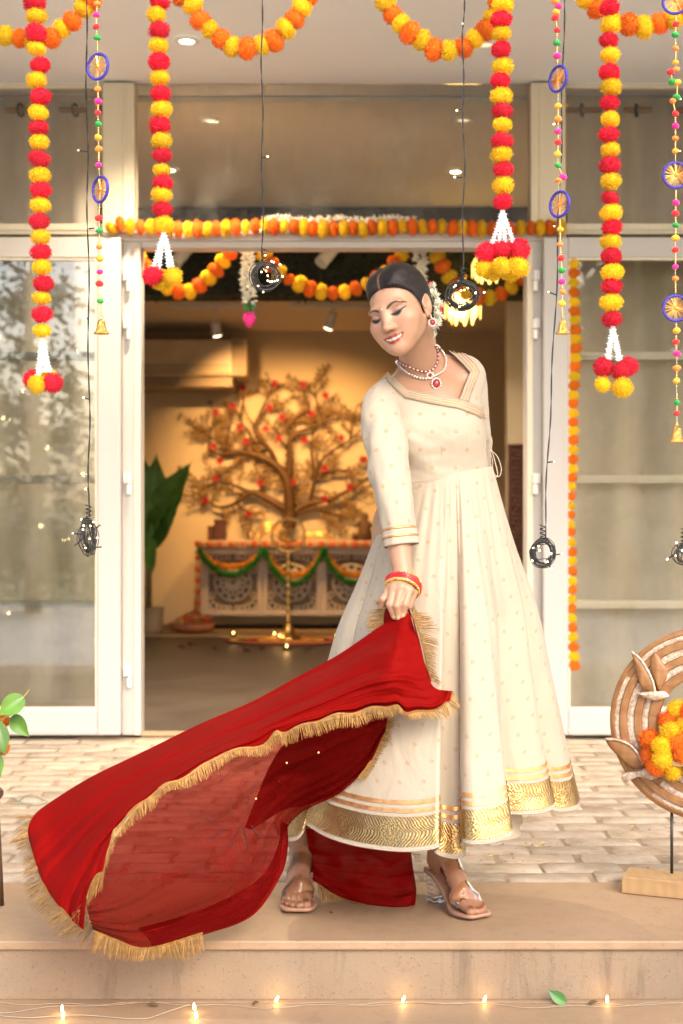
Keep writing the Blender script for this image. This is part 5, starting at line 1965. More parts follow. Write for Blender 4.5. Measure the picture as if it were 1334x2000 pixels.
for i, s in enumerate(ss):
    sh = s ** .93
    fold = np.clip((s - .01) / .40, 0, 1) ** .75           # folds open as the cloth flares
    target = low_sm * (1 - fold) + hem * fold
    p = waist * (1 - sh) + target * sh
    rad = p[:, :2] - np.array([cen[0] * (1 - s) + PX(835, 3.6) * s, 3.6])
    rn = rad / np.linalg.norm(rad, axis=1)[:, None]
    bell = .018 * math.sin(math.pi * min(1, s * 1.15)) ** 1.0 * (1 - s)
    p[:, :2] += rn * (bell + gath * (1 - s) ** 2 * min(1, s * 12))[:, None]
    wob = vnoise(np.stack([p[:, 0] * 5, p[:, 1] * 5, np.full(NH, s * 5.0)], 1), 9) * .006 + vnoise(np.stack([harc * 9, np.full(NH, 2.0), np.full(NH, s * 2.2)], 1), 12) * .007
    p[:, :2] += rn * (wob * math.sin(math.pi * s) * 1.5)[:, None]
    Vs[i] = p
hem_mid = NH // 2
arc_s = np.zeros((NS, NH))
for i in range(NS):
    d_ = np.linalg.norm(np.diff(Vs[i], axis=0), axis=1)
    arc_s[i] = np.r_[0, np.cumsum(d_)]
    arc_s[i] -= arc_s[i][NH // 3]
len_s = np.r_[0, np.cumsum(np.linalg.norm(np.diff(Vs[:, NH // 3], axis=0), axis=1))]
def skirt_part(i0, i1, off, name, mat_, cols=None):
    n_r = i1 - i0 + 1
    G = Vs[i0:i1 + 1].copy()
    gx = np.roll(G, -1, 1) - np.roll(G, 1, 1)
    gs = np.gradient(Vs, axis=0)[i0:i1 + 1]
    nr_ = np.cross(gx, gs); nr_ /= np.linalg.norm(nr_, axis=2)[:, :, None] + 1e-9
    # outward
    if (nr_[:, NH // 4, 1]).mean() > 0: nr_ = -nr_
    G = G + nr_ * off
    V = G.reshape(-1, 3)
    Q = [(i * NH + j, i * NH + (j + 1) % NH, (i + 1) * NH + (j + 1) % NH, (i + 1) * NH + j) for i in range(n_r - 1) for j in range(NH)]
    me = np_mesh(name, V, Q)
    u = arc_s[i0:i1 + 1].ravel(); v_ = np.repeat(len_s[-1] - len_s[i0:i1 + 1], NH)
    set_uv(me, np.stack([u, v_], 1))
    return link(name, me, mat_, DR)
skirt_part(0, NS - 1, 0, "skirt", M_DRESS)
iz = lambda s: int(round(s * (NS - 1)))
# gold border and the two ribbons above it (rows re-sampled so that they are smooth)
skirt_part(iz(.908), iz(.985), .0022, "gold_border", M_BROC)
for s in (.868, .888): skirt_part(iz(s), iz(s) + 1, .0018, "gold_line", M_GOTA)
m = MB(); m.tube([Vector(p) for p in Vs[-1]], .0024, 6, closed=True); m.build("hem_piping", M_PLAIN, DR, smooth=True)
# lining, a little longer at the right
G = []
for i, s in enumerate(np.linspace(.3, 1.0, 24)):
    row = []
    for k in range(97):
        a = k / 96 * 2 * math.pi
        cx_ = cen[0] * (1 - s) + PX(845, 3.6) * s
        row.append((cx_ + (.10 + .125 * s + .012 * s * math.sin(a * 9)) * math.cos(a), 3.61 + (.09 + .15 * s + .012 * s * math.sin(a * 9 + 1)) * math.sin(a), PZ(930, 3.6) + (PZ(1640, 3.45) - PZ(930, 3.6)) * s))
    G.append(row)
MB().grid(G).build("lining", M_PLAIN, DR, smooth=True)

# ---- sandals
M_CLEAR = None
t = NT("clear_strap")
t.nt.nodes.remove(t.b)
tr = t.n("ShaderNodeBsdfTransparent"); tr.inputs[0].default_value = (.93, .86, .78, 1)
gl = t.n("ShaderNodeBsdfGlossy"); gl.inputs["Roughness"].default_value = .12
fr_ = t.n("ShaderNodeFresnel", IOR=1.35)
mx = t.n("ShaderNodeMixShader"); t.l(fr_.outputs[0], mx.inputs[0]); t.l(tr.outputs[0], mx.inputs[1]); t.l(gl.outputs[0], mx.inputs[2]); t.l(mx.outputs[0], t.out.inputs[0])
M_CLEAR = t.mat
M_ACRYL = glass_mat("acrylic_heel", (.97, .93, .88), 1.5, .05)
M_RIB = mat("frosted_acrylic", (.75, .70, .66), .2, var=.05)
M_SOLE = mat("nude_sole", (.38, .21, .14), .35, var=.1, vscale=30, coat=.3)
for fr in FEET:
    sd = thing("sandal", None, None, Vector(fr(.1, 0, 0))); place(sd, person)
    st_ = [(-.006, .010, .084), (.0, .024, .084), (.02, .031, .083), (.05, .030, .074), (.085, .029, .046), (.115, .034, .022), (.14, .044, .0115), (.165, .047, .0105), (.19, .043, .011), (.208, .036, .0115), (.217, .026, .0118)]
    st_ = crom(st_, 36)
    G = []
    for (u, hw, w) in st_:
        row = []
        for k in range(9):
            a = -1 + 2 * k / 8
            row.append(fr(u, hw * a + .002, w))
        G.append([tuple(p) for p in row])
    o = MB().grid(G).build("sole", M_SOLE, sd, smooth=True)
    so = o.modifiers.new("thick", 'SOLIDIFY'); so.thickness = .0085; so.offset = 0
    # block heel with ribs
    mb = MB()
    pts = [fr(.004, -.017, .0006), fr(.036, -.017, .0006), fr(.036, .017, .0006), fr(.004, .017, .0006),
           fr(.000, -.021, .078), fr(.046, -.021, .074), fr(.046, .021, .074), fr(.000, .021, .078)]
    mb.add(pts, [(0, 3, 2, 1), (4, 5, 6, 7), (0, 1, 5, 4), (1, 2, 6, 5), (2, 3, 7, 6), (3, 0, 4, 7)])
    hb = mb.build("heel_block", M_ACRYL, sd, bevel=.002, fixn=True)
    for k in range(6):
        q = (k + .6) / 6.6; z0 = .078 * q
        x0, x1, hw = .004 - .004 * q - .0012, .036 + .010 * q + .0012, .017 + .004 * q + .0012
        rb_ = MB(); rb_.tube([fr(x0, -hw, z0), fr(x1, -hw, z0), fr(x1, hw, z0), fr(x0, hw, z0)], .0016, 6, closed=True)
        rb_.build("rib", M_RIB, hb)
    # clear bands that follow the foot
    for (u0, w0, ux, uw, wd, a0, a1) in ((.082, .078, .60, .80, .034, -14, 194), (.152, .026, .16, .985, .030, -20, 200)):
        G = []
        for i in range(6):
            q = (i / 5 - .5) * wd
            c_ = np.array(fr(u0 + q * uw, .0, w0 - q * ux))
            row = []
            for k in range(37):
                a = R(a0 + (a1 - a0) * k / 36)
                dr = np.array(fr(ux * math.sin(a), math.cos(a), uw * math.sin(a))) - np.array(fr(0, 0, 0))
                lo_, hi_ = .0, .09
                ts = np.linspace(.09, .004, 60)
                sd_ = body(c_ + dr * ts[:, None])
                j = np.argmax(sd_ < .0022)
                row.append(tuple(c_ + dr * (ts[j] if (sd_ < .0022).any() else .03)))
            G.append(row)
        MB().grid(G).build("strap", M_CLEAR, sd, smooth=True)

# ---- bangles
M_REDG = mat("red_glass_bangle", (.60, .008, .012), .12, var=.1, coat=.6)
bg = thing("bangles", None, None, P(788, 1150, 3.36)); place(bg, person)
Cb = P(787, 1146, 3.365)
axis = (Vector((.22, .62, .75))).normalized()
Mq = axis.to_track_quat('Z', 'Y').to_matrix()
for k, (o_, rr_, th_, mt) in enumerate(((.013, .0400, .0018, M_GOLDB), (.0092, .0412, .0030, M_REDG), (.0036, .0416, .0030, M_REDG), (-.0020, .0414, .0030, M_REDG), (-.0055, .0402, .0020, M_GOLD), (-.0095, .0395, .0018, M_GOLDB))):
    cc = Cb + axis * o_ + Vector((rg.gauss(0, .0008), 0, 0))
    m = MB(); m.torus(cc, rr_, th_, 56, 8, Mq)
    if mt is not M_REDG:
        for q in range(44):
            a = q / 44 * 6.283
            m.ball(cc + Mq @ Vector((math.cos(a) * (rr_ + .0012), math.sin(a) * (rr_ + .0012), 0)), .0020, 6, 5)
    m.build("bangle", mt, bg, smooth=True)

# ============================================================ THE RED SCARF
M_RED = cloth_mat("red_chiffon_double", (.215, .0022, .001), .12, 1.0, .7, sheen=0.0, crumple=.25, cscale=9)
M_SHEER = cloth_mat("red_chiffon_single", (.20, .004, .0025), .3, .40, .7, sheen=0.0, crumple=.5, cscale=14)
M_SHEER2 = cloth_mat("red_chiffon_inner", (.20, .0018, .0012), .2, .86, .7, sheen=0.0, crumple=.3, cscale=14)
M_FRINGE = mat("gold_fringe", (.28, .14, .025), .45, .4, var=.35, vscale=90, sheen=.2)
SC = thing("dupatta", "sheer red scarf with gold fringe, swung out from the woman's hand to the lower left", "scarf", P(790, 1200, 3.33))


def patch(cols, name, mat_, nu=190, nv=64, wr=.004, fr=(9, 5), seed=1, streak=.0, wave=0.0, par=SC):
    """cols: list of columns; every column a list of (px, py, d) from one edge to the other."""
    C_ = np.array([crom(c, nv) for c in cols])                # cols x nv x 3
    S_ = np.stack([crom(C_[:, j], nu) for j in range(nv)], 1)  # nu x nv x 3
    U, V_ = np.meshgrid(np.linspace(0, 1, nu), np.linspace(0, 1, nv), indexing='ij')
    q = np.stack([U * fr[0], V_ * fr[1], np.full_like(U, seed)], -1).reshape(-1, 3)
    n_ = vnoise(q, seed) + .5 * vnoise(q * 2.1, seed + 1)
    st = vnoise(np.stack([U * 2.2 + V_ * .7, V_ * 16 + U * 3, np.full_like(U, 5.0)], -1).reshape(-1, 3), seed + 2)
    S_[..., 1] += wave * V_ ** 4 * (np.sin(U * 42 + 2.5 * np.sin(U * 13)) + .6 * np.sin(U * 97))
    d = S_[..., 2] + wr * n_.reshape(nu, nv) + streak * st.reshape(nu, nv)
    X = (S_[..., 0] - 667) / F * d; Z = H + (1000 - S_[..., 1]) / F * d
    W = np.stack([X, d, Z], -1)
    mb = MB().grid([[tuple(W[i, j]) for j in range(nv)] for i in range(nu)])
    o = mb.build(name, mat_, par, smooth=True)
    return W


U_COLS = [[(800, 1196, 3.325), (826, 1285, 3.285), (846, 1340, 3.27), (884, 1350, 3.255)],
          [(797, 1197, 3.325), (805, 1290, 3.255), (832, 1352, 3.235), (864, 1384, 3.235)],
          [(786, 1201, 3.33), (785, 1290, 3.225), (795, 1345, 3.215), (800, 1387, 3.225)],
          [(772, 1206, 3.345), (755, 1300, 3.225), (757, 1345, 3.205), (766, 1380, 3.22)],
          [(735, 1228, 3.36), (710, 1315, 3.26), (700, 1360, 3.225), (700, 1394, 3.225)],
          [(660, 1279, 3.39), (640, 1350, 3.28), (632, 1385, 3.235), (630, 1408, 3.225)],
          [(575, 1325, 3.41), (565, 1385, 3.29), (560, 1410, 3.24), (560, 1424, 3.225)],
          [(490, 1371, 3.425), (490, 1420, 3.30), (500, 1440, 3.24), (520, 1448, 3.225)],
          [(390, 1414, 3.44), (400, 1460, 3.30), (415, 1475, 3.235), (433, 1477, 3.21)],
          [(290, 1463, 3.45), (310, 1505, 3.30), (335, 1520, 3.21), (352, 1518, 3.185)],
          [(180, 1516, 3.45), (215, 1560, 3.29), (260, 1575, 3.19), (290, 1562, 3.165)],
          [(105, 1562, 3.435), (150, 1620, 3.27), (200, 1640, 3.16), (232, 1615, 3.145)],
          [(72, 1586, 3.415), (112, 1665, 3.26), (165, 1690, 3.15), (214, 1650, 3.13)],
          [(58, 1606, 3.40), (90, 1690, 3.25), (140, 1735, 3.14), (200, 1700, 3.115)],
          [(54, 1622, 3.385), (82, 1715, 3.23), (130, 1775, 3.13), (172, 1742, 3.105)],
          [(56, 1640, 3.37), (85, 1725, 3.215), (135, 1793, 3.12), (163, 1821, 3.10)]]
WU = patch(U_COLS, "upper_fold", M_RED, 230, 70, .010, (8, 3), 3, .012, 5.0)
S_COLS = [[(757, 1394, 3.255), (756, 1404, 3.265), (752, 1425, 3.28)],
          [(690, 1398, 3.245), (705, 1445, 3.29), (722, 1490, 3.33)],
          [(615, 1412, 3.245), (640, 1490, 3.31), (665, 1548, 3.37)],
          [(540, 1436, 3.245), (560, 1530, 3.34), (585, 1590, 3.41)],
          [(470, 1458, 3.24), (505, 1580, 3.33), (552, 1640, 3.42)],
          [(420, 1484, 3.225), (470, 1630, 3.30), (540, 1712, 3.38)],
          [(345, 1522, 3.20), (410, 1690, 3.24), (482, 1790, 3.29)],
          [(275, 1572, 3.175), (330, 1735, 3.19), (385, 1826, 3.21)],
          [(218, 1648, 3.145), (262, 1775, 3.145), (285, 1853, 3.15)],
          [(185, 1712, 3.125), (205, 1790, 3.12), (225, 1836, 3.125)],
          [(164, 1752, 3.115), (172, 1790, 3.11), (182, 1818, 3.115)]]
WS = patch(S_COLS, "sheer_fold", M_SHEER, 220, 84, .011, (8, 5), 8, .014)
D_COLS = [[(758, 1398, 3.29), (757, 1405, 3.29), (753, 1428, 3.295)],
          [(735, 1404, 3.30), (735, 1440, 3.32), (720, 1490, 3.335)],
          [(650, 1412, 3.31), (680, 1480, 3.36), (690, 1530, 3.37)],
          [(572, 1438, 3.33), (600, 1510, 3.39), (655, 1554, 3.39)],
          [(530, 1490, 3.35), (560, 1550, 3.41), (600, 1572, 3.41)],
          [(500, 1560, 3.36), (525, 1582, 3.41), (555, 1582, 3.42)],
          [(478, 1616, 3.37), (490, 1620, 3.40), (505, 1612, 3.42)]]
WD = patch(D_COLS, "inner_fold", M_SHEER2, 120, 50, .005, (5, 3), 5)
E_COLS = [[(548, 1600, 3.42), (552, 1605, 3.43), (562, 1610, 3.44)],
          [(543, 1650, 3.42), (550, 1660, 3.43), (562, 1660, 3.45)],
          [(510, 1712, 3.36), (528, 1715, 3.38), (548, 1712, 3.42)],
          [(440, 1756, 3.29), (470, 1775, 3.31), (494, 1788, 3.32)],
          [(360, 1788, 3.23), (385, 1808, 3.23), (404, 1824, 3.24)],
          [(270, 1812, 3.17), (290, 1835, 3.17), (300, 1852, 3.175)]]
patch(E_COLS, "gathered_edge", M_SHEER2, 120, 40, .004, (5, 6), 6, .006)
# the hem of the scarf trailing on the step behind the feet
T_COLS = [[(597, 1618, 3.66), (603, 1660, 3.70), (604, 1690, 3.72), (607, 1716, 3.72)],
          [(640, 1625, 3.64), (645, 1670, 3.70), (645, 1710, 3.71), (655, 1748, 3.705)],
          [(700, 1640, 3.62), (705, 1680, 3.68), (700, 1725, 3.68), (710, 1766, 3.675)],
          [(760, 1645, 3.62), (765, 1690, 3.68), (765, 1735, 3.67), (770, 1773, 3.652)],
          [(798, 1645, 3.63), (802, 1690, 3.69), (806, 1735, 3.68), (795, 1777, 3.64)],
          [(800, 1648, 3.66), (806, 1690, 3.72), (813, 1735, 3.71), (811, 1768, 3.67)]]
WT = patch(T_COLS, "trailing_end", M_SHEER2, 110, 60, .010, (5, 5), 12, .008)
# a fold standing up over the fingers
patch([[(752, 1232, 3.37), (748, 1200, 3.375), (758, 1187, 3.372), (772, 1206, 3.362)],
       [(770, 1222, 3.35), (762, 1206, 3.35), (764, 1196, 3.352), (776, 1210, 3.352)],
       [(800, 1200, 3.335), (792, 1203, 3.345), (790, 1206, 3.35), (792, 1210, 3.35)]], "hand_fold", M_SHEER2, 40, 24, .002, (3, 3), 2)
patch([[(794, 1192, 3.345), (806, 1206, 3.34), (812, 1224, 3.335)], [(802, 1196, 3.33), (816, 1240, 3.315), (822, 1262, 3.31)],
       [(818, 1262, 3.30), (828, 1290, 3.29), (832, 1310, 3.285)], [(838, 1318, 3.28), (842, 1330, 3.275), (840, 1340, 3.275)]], "hand_fold", M_RED, 40, 20, .002, (3, 3), 4)


def fringe(edge, dirs, length, name="fringe", step=.0011, par=SC, jit=.18, mat_=None):
    """edge: world points; dirs: one direction per point (world); cut threads hang along dirs."""
    e = np.array([tuple(p) for p in edge], float); dv = np.array([tuple(p) for p in dirs], float)
    L = np.r_[0, np.cumsum(np.linalg.norm(np.diff(e, axis=0), axis=1))]
    n_ = int(L[-1] / step)
    mb = MB()
    for i in range(n_):
        s = (i + rg.random()) * L[-1] / n_
        p = Vector([np.interp(s, L, e[:, k]) for k in range(3)])
        d = Vector([np.interp(s, L, dv[:, k]) for k in range(3)]).normalized()
        clump = .10 * math.sin(s * 130 + 3 * math.sin(s * 31)) + .10 * math.sin(s * 47 + 1)
        tang = Vector([np.interp(min(L[-1], s + .01), L, e[:, k]) for k in range(3)]) - p
        tang = tang.normalized() if tang.length > 1e-6 else Vector((1, 0, 0))
        d = (d + tang * (clump + rg.gauss(0, jit * .5)) + Vector((0, rg.gauss(0, jit), 0))).normalized()
        ln = length * rg.uniform(.80, 1.06) * (1 + .28 * math.sin(s * 23 + 2 * math.sin(s * 9)))
        w = tang * .00062
        m1 = p + d * ln * .5 + Vector((0, rg.gauss(0, .0012), -.0008))
        m2 = p + (d + Vector((rg.gauss(0, .05), 0, -.10))).normalized() * ln
        p = p - d * .003
        mb.add([p - w, p + w, m1 + w, m1 - w, m2 + w * .5, m2 - w * .5], [(0, 1, 2, 3), (3, 2, 4, 5)])
    # woven heading
    hd_ = MB(); hd_.tube([Vector(p) for p in e], .0016, 5)
    o = mb.build(name, mat_ or M_FRINGE, par); tag(o, kind='stuff')
    hd_.build("braid", mat_ or M_FRINGE, o)
    return o


def d2(dx, dy, dd=0.0):
    """Direction from picture-plane components (right, down, away)."""
    return Vector((dx, dd, -dy))
nU = WU.shape[0]
e = WU[:, -1]
# lower edge of the upper fold, from the flap to the point where it turns
k0 = int(nU * 12.6 / 15)
dirs = []
for i in range(k0):
    s = i / k0
    dirs.append(d2(.75 - 1.4 * s if s < .25 else .25, .55 if s < .06 else 1.0, -.1))
fringe(e[:k0:2], dirs[::2], .025)
fringe(WU[k0 - 3:int(nU * 14.2 / 15):2, -1], [d2(-.15, 1, -.1)] * len(WU[k0 - 3:int(nU * 14.2 / 15):2]), .040)
# left end of the scarf
le = WU[-1, :]
fringe([tuple(p) for p in WU[int(nU * 12.2 / 15):, 0]] + [tuple(p) for p in le], [d2(-.9, -.15)] * 6 + [d2(-.9, .45)] * (len(le) + nU - int(nU * 12.2 / 15) - 6), .040)
# bottom of the sheer fold
be = WS[int(220 * 6.9 / 10):, -1]
fringe([tuple(p) for p in be] + [tuple(p) for p in WS[-1, ::-1]], [d2(.25 - .75 * i / len(be), 1) for i in range(len(be))] + [d2(-.55, .75)] * WS.shape[1], .038)
fringe(WT[6:int(110 * 3.3 / 5), -1], [d2(.0, .8, -.75)] * len(WT[6:int(110 * 3.3 / 5)]), .036)
fringe([P(a, b, 3.375) for a, b in crom([(766, 1180), (752, 1190), (748, 1212), (748, 1238)], 20)], [d2(-.75, -.5)] * 6 + [d2(-1, .05)] * 14, .034)
fringe([P(a, b, 3.30) for a, b in crom([(806, 1198), (818, 1232), (828, 1268), (834, 1300), (842, 1330)], 30)], [d2(1, -.25)] * 8 + [d2(1, .35)] * 22, .036)
fringe([P(a, b, 3.36) for a, b in crom([(800, 1170), (803, 1182), (806, 1196)], 10)], [d2(.6, .6)] * 10, .022)
fringe([P(a, b, 3.335) for a, b in crom([(757, 1398), (745, 1440), (722, 1490), (700, 1520)], 30)], [d2(1, .35)] * 30, .020)
# embroidery: dark stitched sprays seen through the sheer layer
M_STITCH = mat("dark_stitching", (.04, .006, .008), .6, var=.2)
for pts in ([(428, 1482), (435, 1530), (460, 1600)], [(522, 1498), (490, 1545), (484, 1590)], [(345, 1562), (390, 1595), (435, 1614)], [(470, 1618), (455, 1640), (450, 1655)],
            [(476, 1618), (482, 1640), (485, 1660)], [(490, 1612), (505, 1632)], [(440, 1618), (420, 1632), (408, 1640)]):
    q = crom([(a, b) for a, b in pts], 26)
    # distance of the sheer fold at that pixel
    wp = WS.reshape(-1, 3); pp = np.stack([667 + F * wp[:, 0] / wp[:, 1], 1000 - F * (wp[:, 2] - H) / wp[:, 1]], 1)
    m = MB()
    for i, (a, b) in enumerate(q):
        j = np.argmin(((pp - [a, b]) ** 2).sum(1))
        m.ball(P(a, b, wp[j, 1] - .004), (.0014, .0010, .0012), 6, 4)
    tag(m.build("embroidery", M_STITCH, SC, smooth=True), kind='stuff')
M_SEQ = mat("gold_sequin", (.95, .7, .3), .15, 1.0, var=0)
for (a, b, d) in ((545, 1526, 3.36), (500, 1560, 3.30), (622, 1470, 3.24), (560, 1490, 3.29)):
    m = MB(); m.lathe([(.0005, 0), (.0022, .0003), (.0022, .0006), (.0005, .0009)], 10, P(a, b, d), Matrix.Rotation(R(90), 3, 'X')); m.build("sequin", M_SEQ, SC)
# ============================================================ CARVED WOODEN RING WITH BIRDS
def wood_mat(name, c1, c2, c3, scale=1.0, wash=0.0):
    t = NT(name)
    v = t.coord('Object', (3 * scale, 3 * scale, 14 * scale))
    n1 = t.noise(v, 2.2, 6, .6, .8)
    w = t.n("ShaderNodeTexWave"); w.inputs["Scale"].default_value = 2.0 * scale; w.inputs["Distortion"].default_value = 6; w.inputs["Detail"].default_value = 3
    t.l(t.coord('Object', (6, 6, 1.2)), w.inputs["Vector"])
    c = t.ramp(n1, [(.25, c1), (.5, c2), (.75, c3)])
    c = t.mix(t.math('MULTIPLY', w.outputs["Fac"], .35), c, c1)
    if wash:
        f = t.noise(t.coord('Object', (1, 1, 1)), 95, 4, .7)
        c = t.mix(t.ramp(f, [(.42, (0, 0, 0)), (.62, (wash,) * 3)]), c, (.78, .68, .55))
    t.base(c)
    t.b.inputs["Roughness"].default_value = .48
    t.bump(n1, .25, .003)
    return t.mat
M_TEAK = wood_mat("teak", (.20, .085, .028), (.32, .155, .055), (.41, .225, .09))
M_WASH = wood_mat("whitewashed_wood", (.32, .20, .115), (.42, .30, .20), (.48, .36, .26), 1.0, .75)
M_PALEW = wood_mat("pale_wood", (.32, .19, .08), (.41, .26, .12), (.47, .32, .17))
S_D = 3.745
rs = thing("bird_ring_sculpture", "carved teak ring with two flying birds, standing on a pale wood block", "sculpture", (PX(1381, S_D), S_D, 0))
RC = P(1381, 1415, S_D)
u_ = S_D / F
RZ_ = Matrix.Rotation(R(-22), 3, 'Z')
def rl(px, py, y=0.0):
    """Point of the ring's own plane, given where the photograph shows it."""
    return RC + RZ_ @ Vector(((px - 1381) * u_ * 1.03, y, (1415 - py) * u_))
MR = RZ_ @ Matrix.Rotation(R(90), 3, 'X')      # local z (axis) -> -y
prof = [(93, -.017), (93, .014), (97, .018), (111, .018), (112, .010), (125, .010), (126, .019), (139, .019), (140, .011), (154, .011), (155, .020), (168, .020), (169, .012), (179, .012), (180, .017), (187, .013), (189, .009), (189, -.017)]
m = MB(); m.lathe([(r_ * u_, h_) for r_, h_ in prof] + [(93 * u_, -.017)], 120, RC, MR, cap=False)
m.build("ring", M_TEAK, rs, smooth=False, bevel=.0008)
for (a, b, h_) in ((111.5, 125.5, .0112), (139.5, 154.5, .0122), (168.5, 179.5, .0132)):
    for (t0, t1) in ((-2.2, -.65), (-.35, 1.05), (1.3, 2.48), (2.62, 3.55)):
        m = MB()
        G = []
        for k in range(25):
            an = t0 + (t1 - t0) * k / 24 + rg.uniform(-.002, .002)
            row = []
            for q in range(5):
                e = abs(q / 4 - .5) * 2
                rr_ = (a + .8 + (b - a - 1.6) * q / 4) * u_
                hh_ = h_ + .0025 * (1 - e * e) * min(1, k / 2, (24 - k) / 2)
                row.append(RC + MR @ Vector((rr_ * math.cos(an), rr_ * math.sin(an), hh_)))
            G.append([tuple(p) for p in row])
        m.grid(G); m.build("washed_groove", M_WASH, rs, smooth=True)
def Z3(x, y): return (1150 + x / 6.25, 1220 + y / 6.25)
def slab(pts, y0, y1, name, mt, parent, tilt=0):
    """Carved piece: outline pts (pixels) raised from y0 to y1 off the ring's plane, edges rounded."""
    q = crom([Z3(*p) for p in pts], len(pts) * 5, closed=True)
    c = q.mean(0)
    m = MB()
    rings = []
    for (s, yy) in ((1.0, y0), (1.0, y0 + (y1 - y0) * .55), (.93, y0 + (y1 - y0) * .85), (.72, y1), (.35, y1 * 1.08)):
        rings.append([tuple(rl(c[0] + (p[0] - c[0]) * s, c[1] + (p[1] - c[1]) * s, -(yy + tilt * (p[0] - c[0]) * s))) for p in q])
    n_ = len(q)
    vs_ = [p for r_ in rings for p in r_] + [tuple(rl(c[0], c[1], -y1 * 1.10))]
    fs = [(i * n_ + j, i * n_ + (j + 1) % n_, (i + 1) * n_ + (j + 1) % n_, (i + 1) * n_ + j) for i in range(len(rings) - 1) for j in range(n_)]
    fs += [((len(rings) - 1) * n_ + j, (len(rings) - 1) * n_ + (j + 1) % n_, len(vs_) - 1) for j in range(n_)]
    m.add(vs_, fs)
    return m.build(name, mt, parent, smooth=True, fixn=True)
for parts in ((("wing", [(905, 815), (1000, 590), (935, 470), (850, 345), (800, 440), (800, 560), (850, 700)], .016, .028, M_TEAK),
               ("wing", [(860, 850), (830, 700), (760, 560), (660, 420), (570, 345), (600, 480), (640, 640), (700, 800)], .018, .030, M_TEAK),
               ("body", [(635, 865), (700, 850), (800, 830), (900, 825), (960, 825), (1015, 880), (950, 915), (860, 945), (760, 925), (690, 890)], .018, .036, M_WASH)),
              (("wing", [(255, 1445), (400, 1440), (520, 1470), (620, 1545), (700, 1660), (720, 1770), (600, 1800), (500, 1740), (440, 1690), (310, 1560)], .014, .027, M_TEAK),
               ("body", [(450, 1905), (520, 1850), (650, 1820), (760, 1770), (880, 1790), (920, 1850), (840, 1915), (720, 1905), (620, 1895), (500, 1965)], .018, .034, M_WASH))):
    bo = thing("bird", None, None, rl(*Z3(800, 800))); place(bo, rs)
    for nm, pts, y0, y1, mt in parts: slab(pts, y0, y1, nm, mt, bo)
    # raised leading edge
    if len(parts) == 3:
        ed = [Z3(*p) for p in ((575, 350), (680, 440), (770, 580), (830, 720), (855, 840))]
    else:
        ed = [Z3(*p) for p in ((262, 1450), (420, 1455), (560, 1510), (660, 1620), (710, 1740))]
    m = MB(); m.tube([rl(a, b, -.0285) for a, b in crom(ed, 24)], [.0035] * 24, 8); m.build("wing_edge", M_WASH, bo, smooth=True)
for px in (1315, 1447):
    m = MB(); m.tube([rl(px, 1415 + math.sqrt(189 ** 2 - (px - 1381) ** 2) - 3), rl(px, 1712)], .0042, 10); m.build("rod", M_DARKMET, rs, smooth=True)
zb_ = .0
m = MB()
c0 = rl(1381, 1415); hw_ = .215
m.box((c0.x - hw_, c0.y - .055, .001), (c0.x + hw_, c0.y + .055, .046), RZ_)
m.build("base_block", M_PALEW, rs, bevel=.003)
m = MB(); m.box((-.05, -.045, -.006), (.085, .02, .006))
q_ = rl(1352, 1487, -.028)
m.v = [tuple(q_ + RZ_ @ Vector(p)) for p in m.v]; m.build("shelf", M_PALEW, rs, bevel=.002)
fl = thing("marigold_cluster", "cluster of orange and yellow marigold pompoms inside the carved ring", "flowers", rl(1320, 1490, -.03))
for c, px, py, dd in (('o', 1278, 1448, .0), ('y', 1304, 1456, -.035), ('o', 1279, 1480, -.01), ('o', 1294, 1493, -.03), ('o', 1312, 1410, .01), ('y', 1327, 1388, .015), ('y', 1318, 1428, -.015), ('o', 1332, 1448, -.02),
                      ('y', 1306, 1480, -.045), ('y', 1345, 1412, .0), ('o', 1340, 1470, -.03), ('y', 1322, 1503, -.02), ('o', 1362, 1440, -.02), ('y', 1365, 1475, -.03), ('o', 1352, 1392, .0)):
    pompom(c, rl(px, py, dd - .03), .0290, fl, Vector((rg.gauss(0, 1), rg.gauss(0, 1), rg.gauss(0, 1))).normalized(), .95)

# ============================================================ PLANT AT THE LEFT EDGE
M_LEAFF = mat("fresh_leaf", (.085, .19, .016), .4, var=.3, vscale=14, rnd=.25)
M_DKWOOD = mat("dark_wood", (.075, .035, .016), .45, var=.3, vscale=12)
M_TERRA = mat("terracotta", (.42, .17, .085), .7, var=.2, vscale=8, bump=.2)
L_D = 3.66
ps = thing("plant_stand", "dark wooden stand with slim tapered legs at the left edge of the step", "plant stand", (PX(-42, L_D), L_D, 0))
for (a, b, dd) in ((4, -10, 0), (-130, -112, .02), (-62, -62, -.07), (-62, -62, .12)):
    d_ = L_D + dd
    top = P(b, 1560, d_)
    foot = Vector((PX(a, d_), d_, .001))
    m = MB(); m.tube([foot, foot.lerp(top, .3), top], [.0055, .0075, .011], 10); m.build("leg", M_DKWOOD, ps, smooth=True)
m = MB(); m.lathe([(.001, 0), (.08, 0), (.084, .006), (.084, .014), (.08, .02), (.001, .02)], 32, Vector((PX(-62, L_D), L_D + .02, PZ(1562, L_D)))); m.build("top", M_DKWOOD, ps, smooth=False)
pp_ = thing("potted_plant", "leafy plant with orange flowers peeking in at the left edge", "plant", Vector((PX(-42, L_D), L_D + .02, PZ(1562, L_D) + .021)))
c = Vector((PX(-66, L_D), L_D + .02, PZ(1562, L_D) + .021))
m = MB(); m.lathe([(.001, .001), (.06, .001), (.082, .09), (.088, .092), (.088, .108), (.078, .108), (.076, .095), (.001, .09)], 32, c); m.build("pot", M_TERRA, pp_, smooth=True)
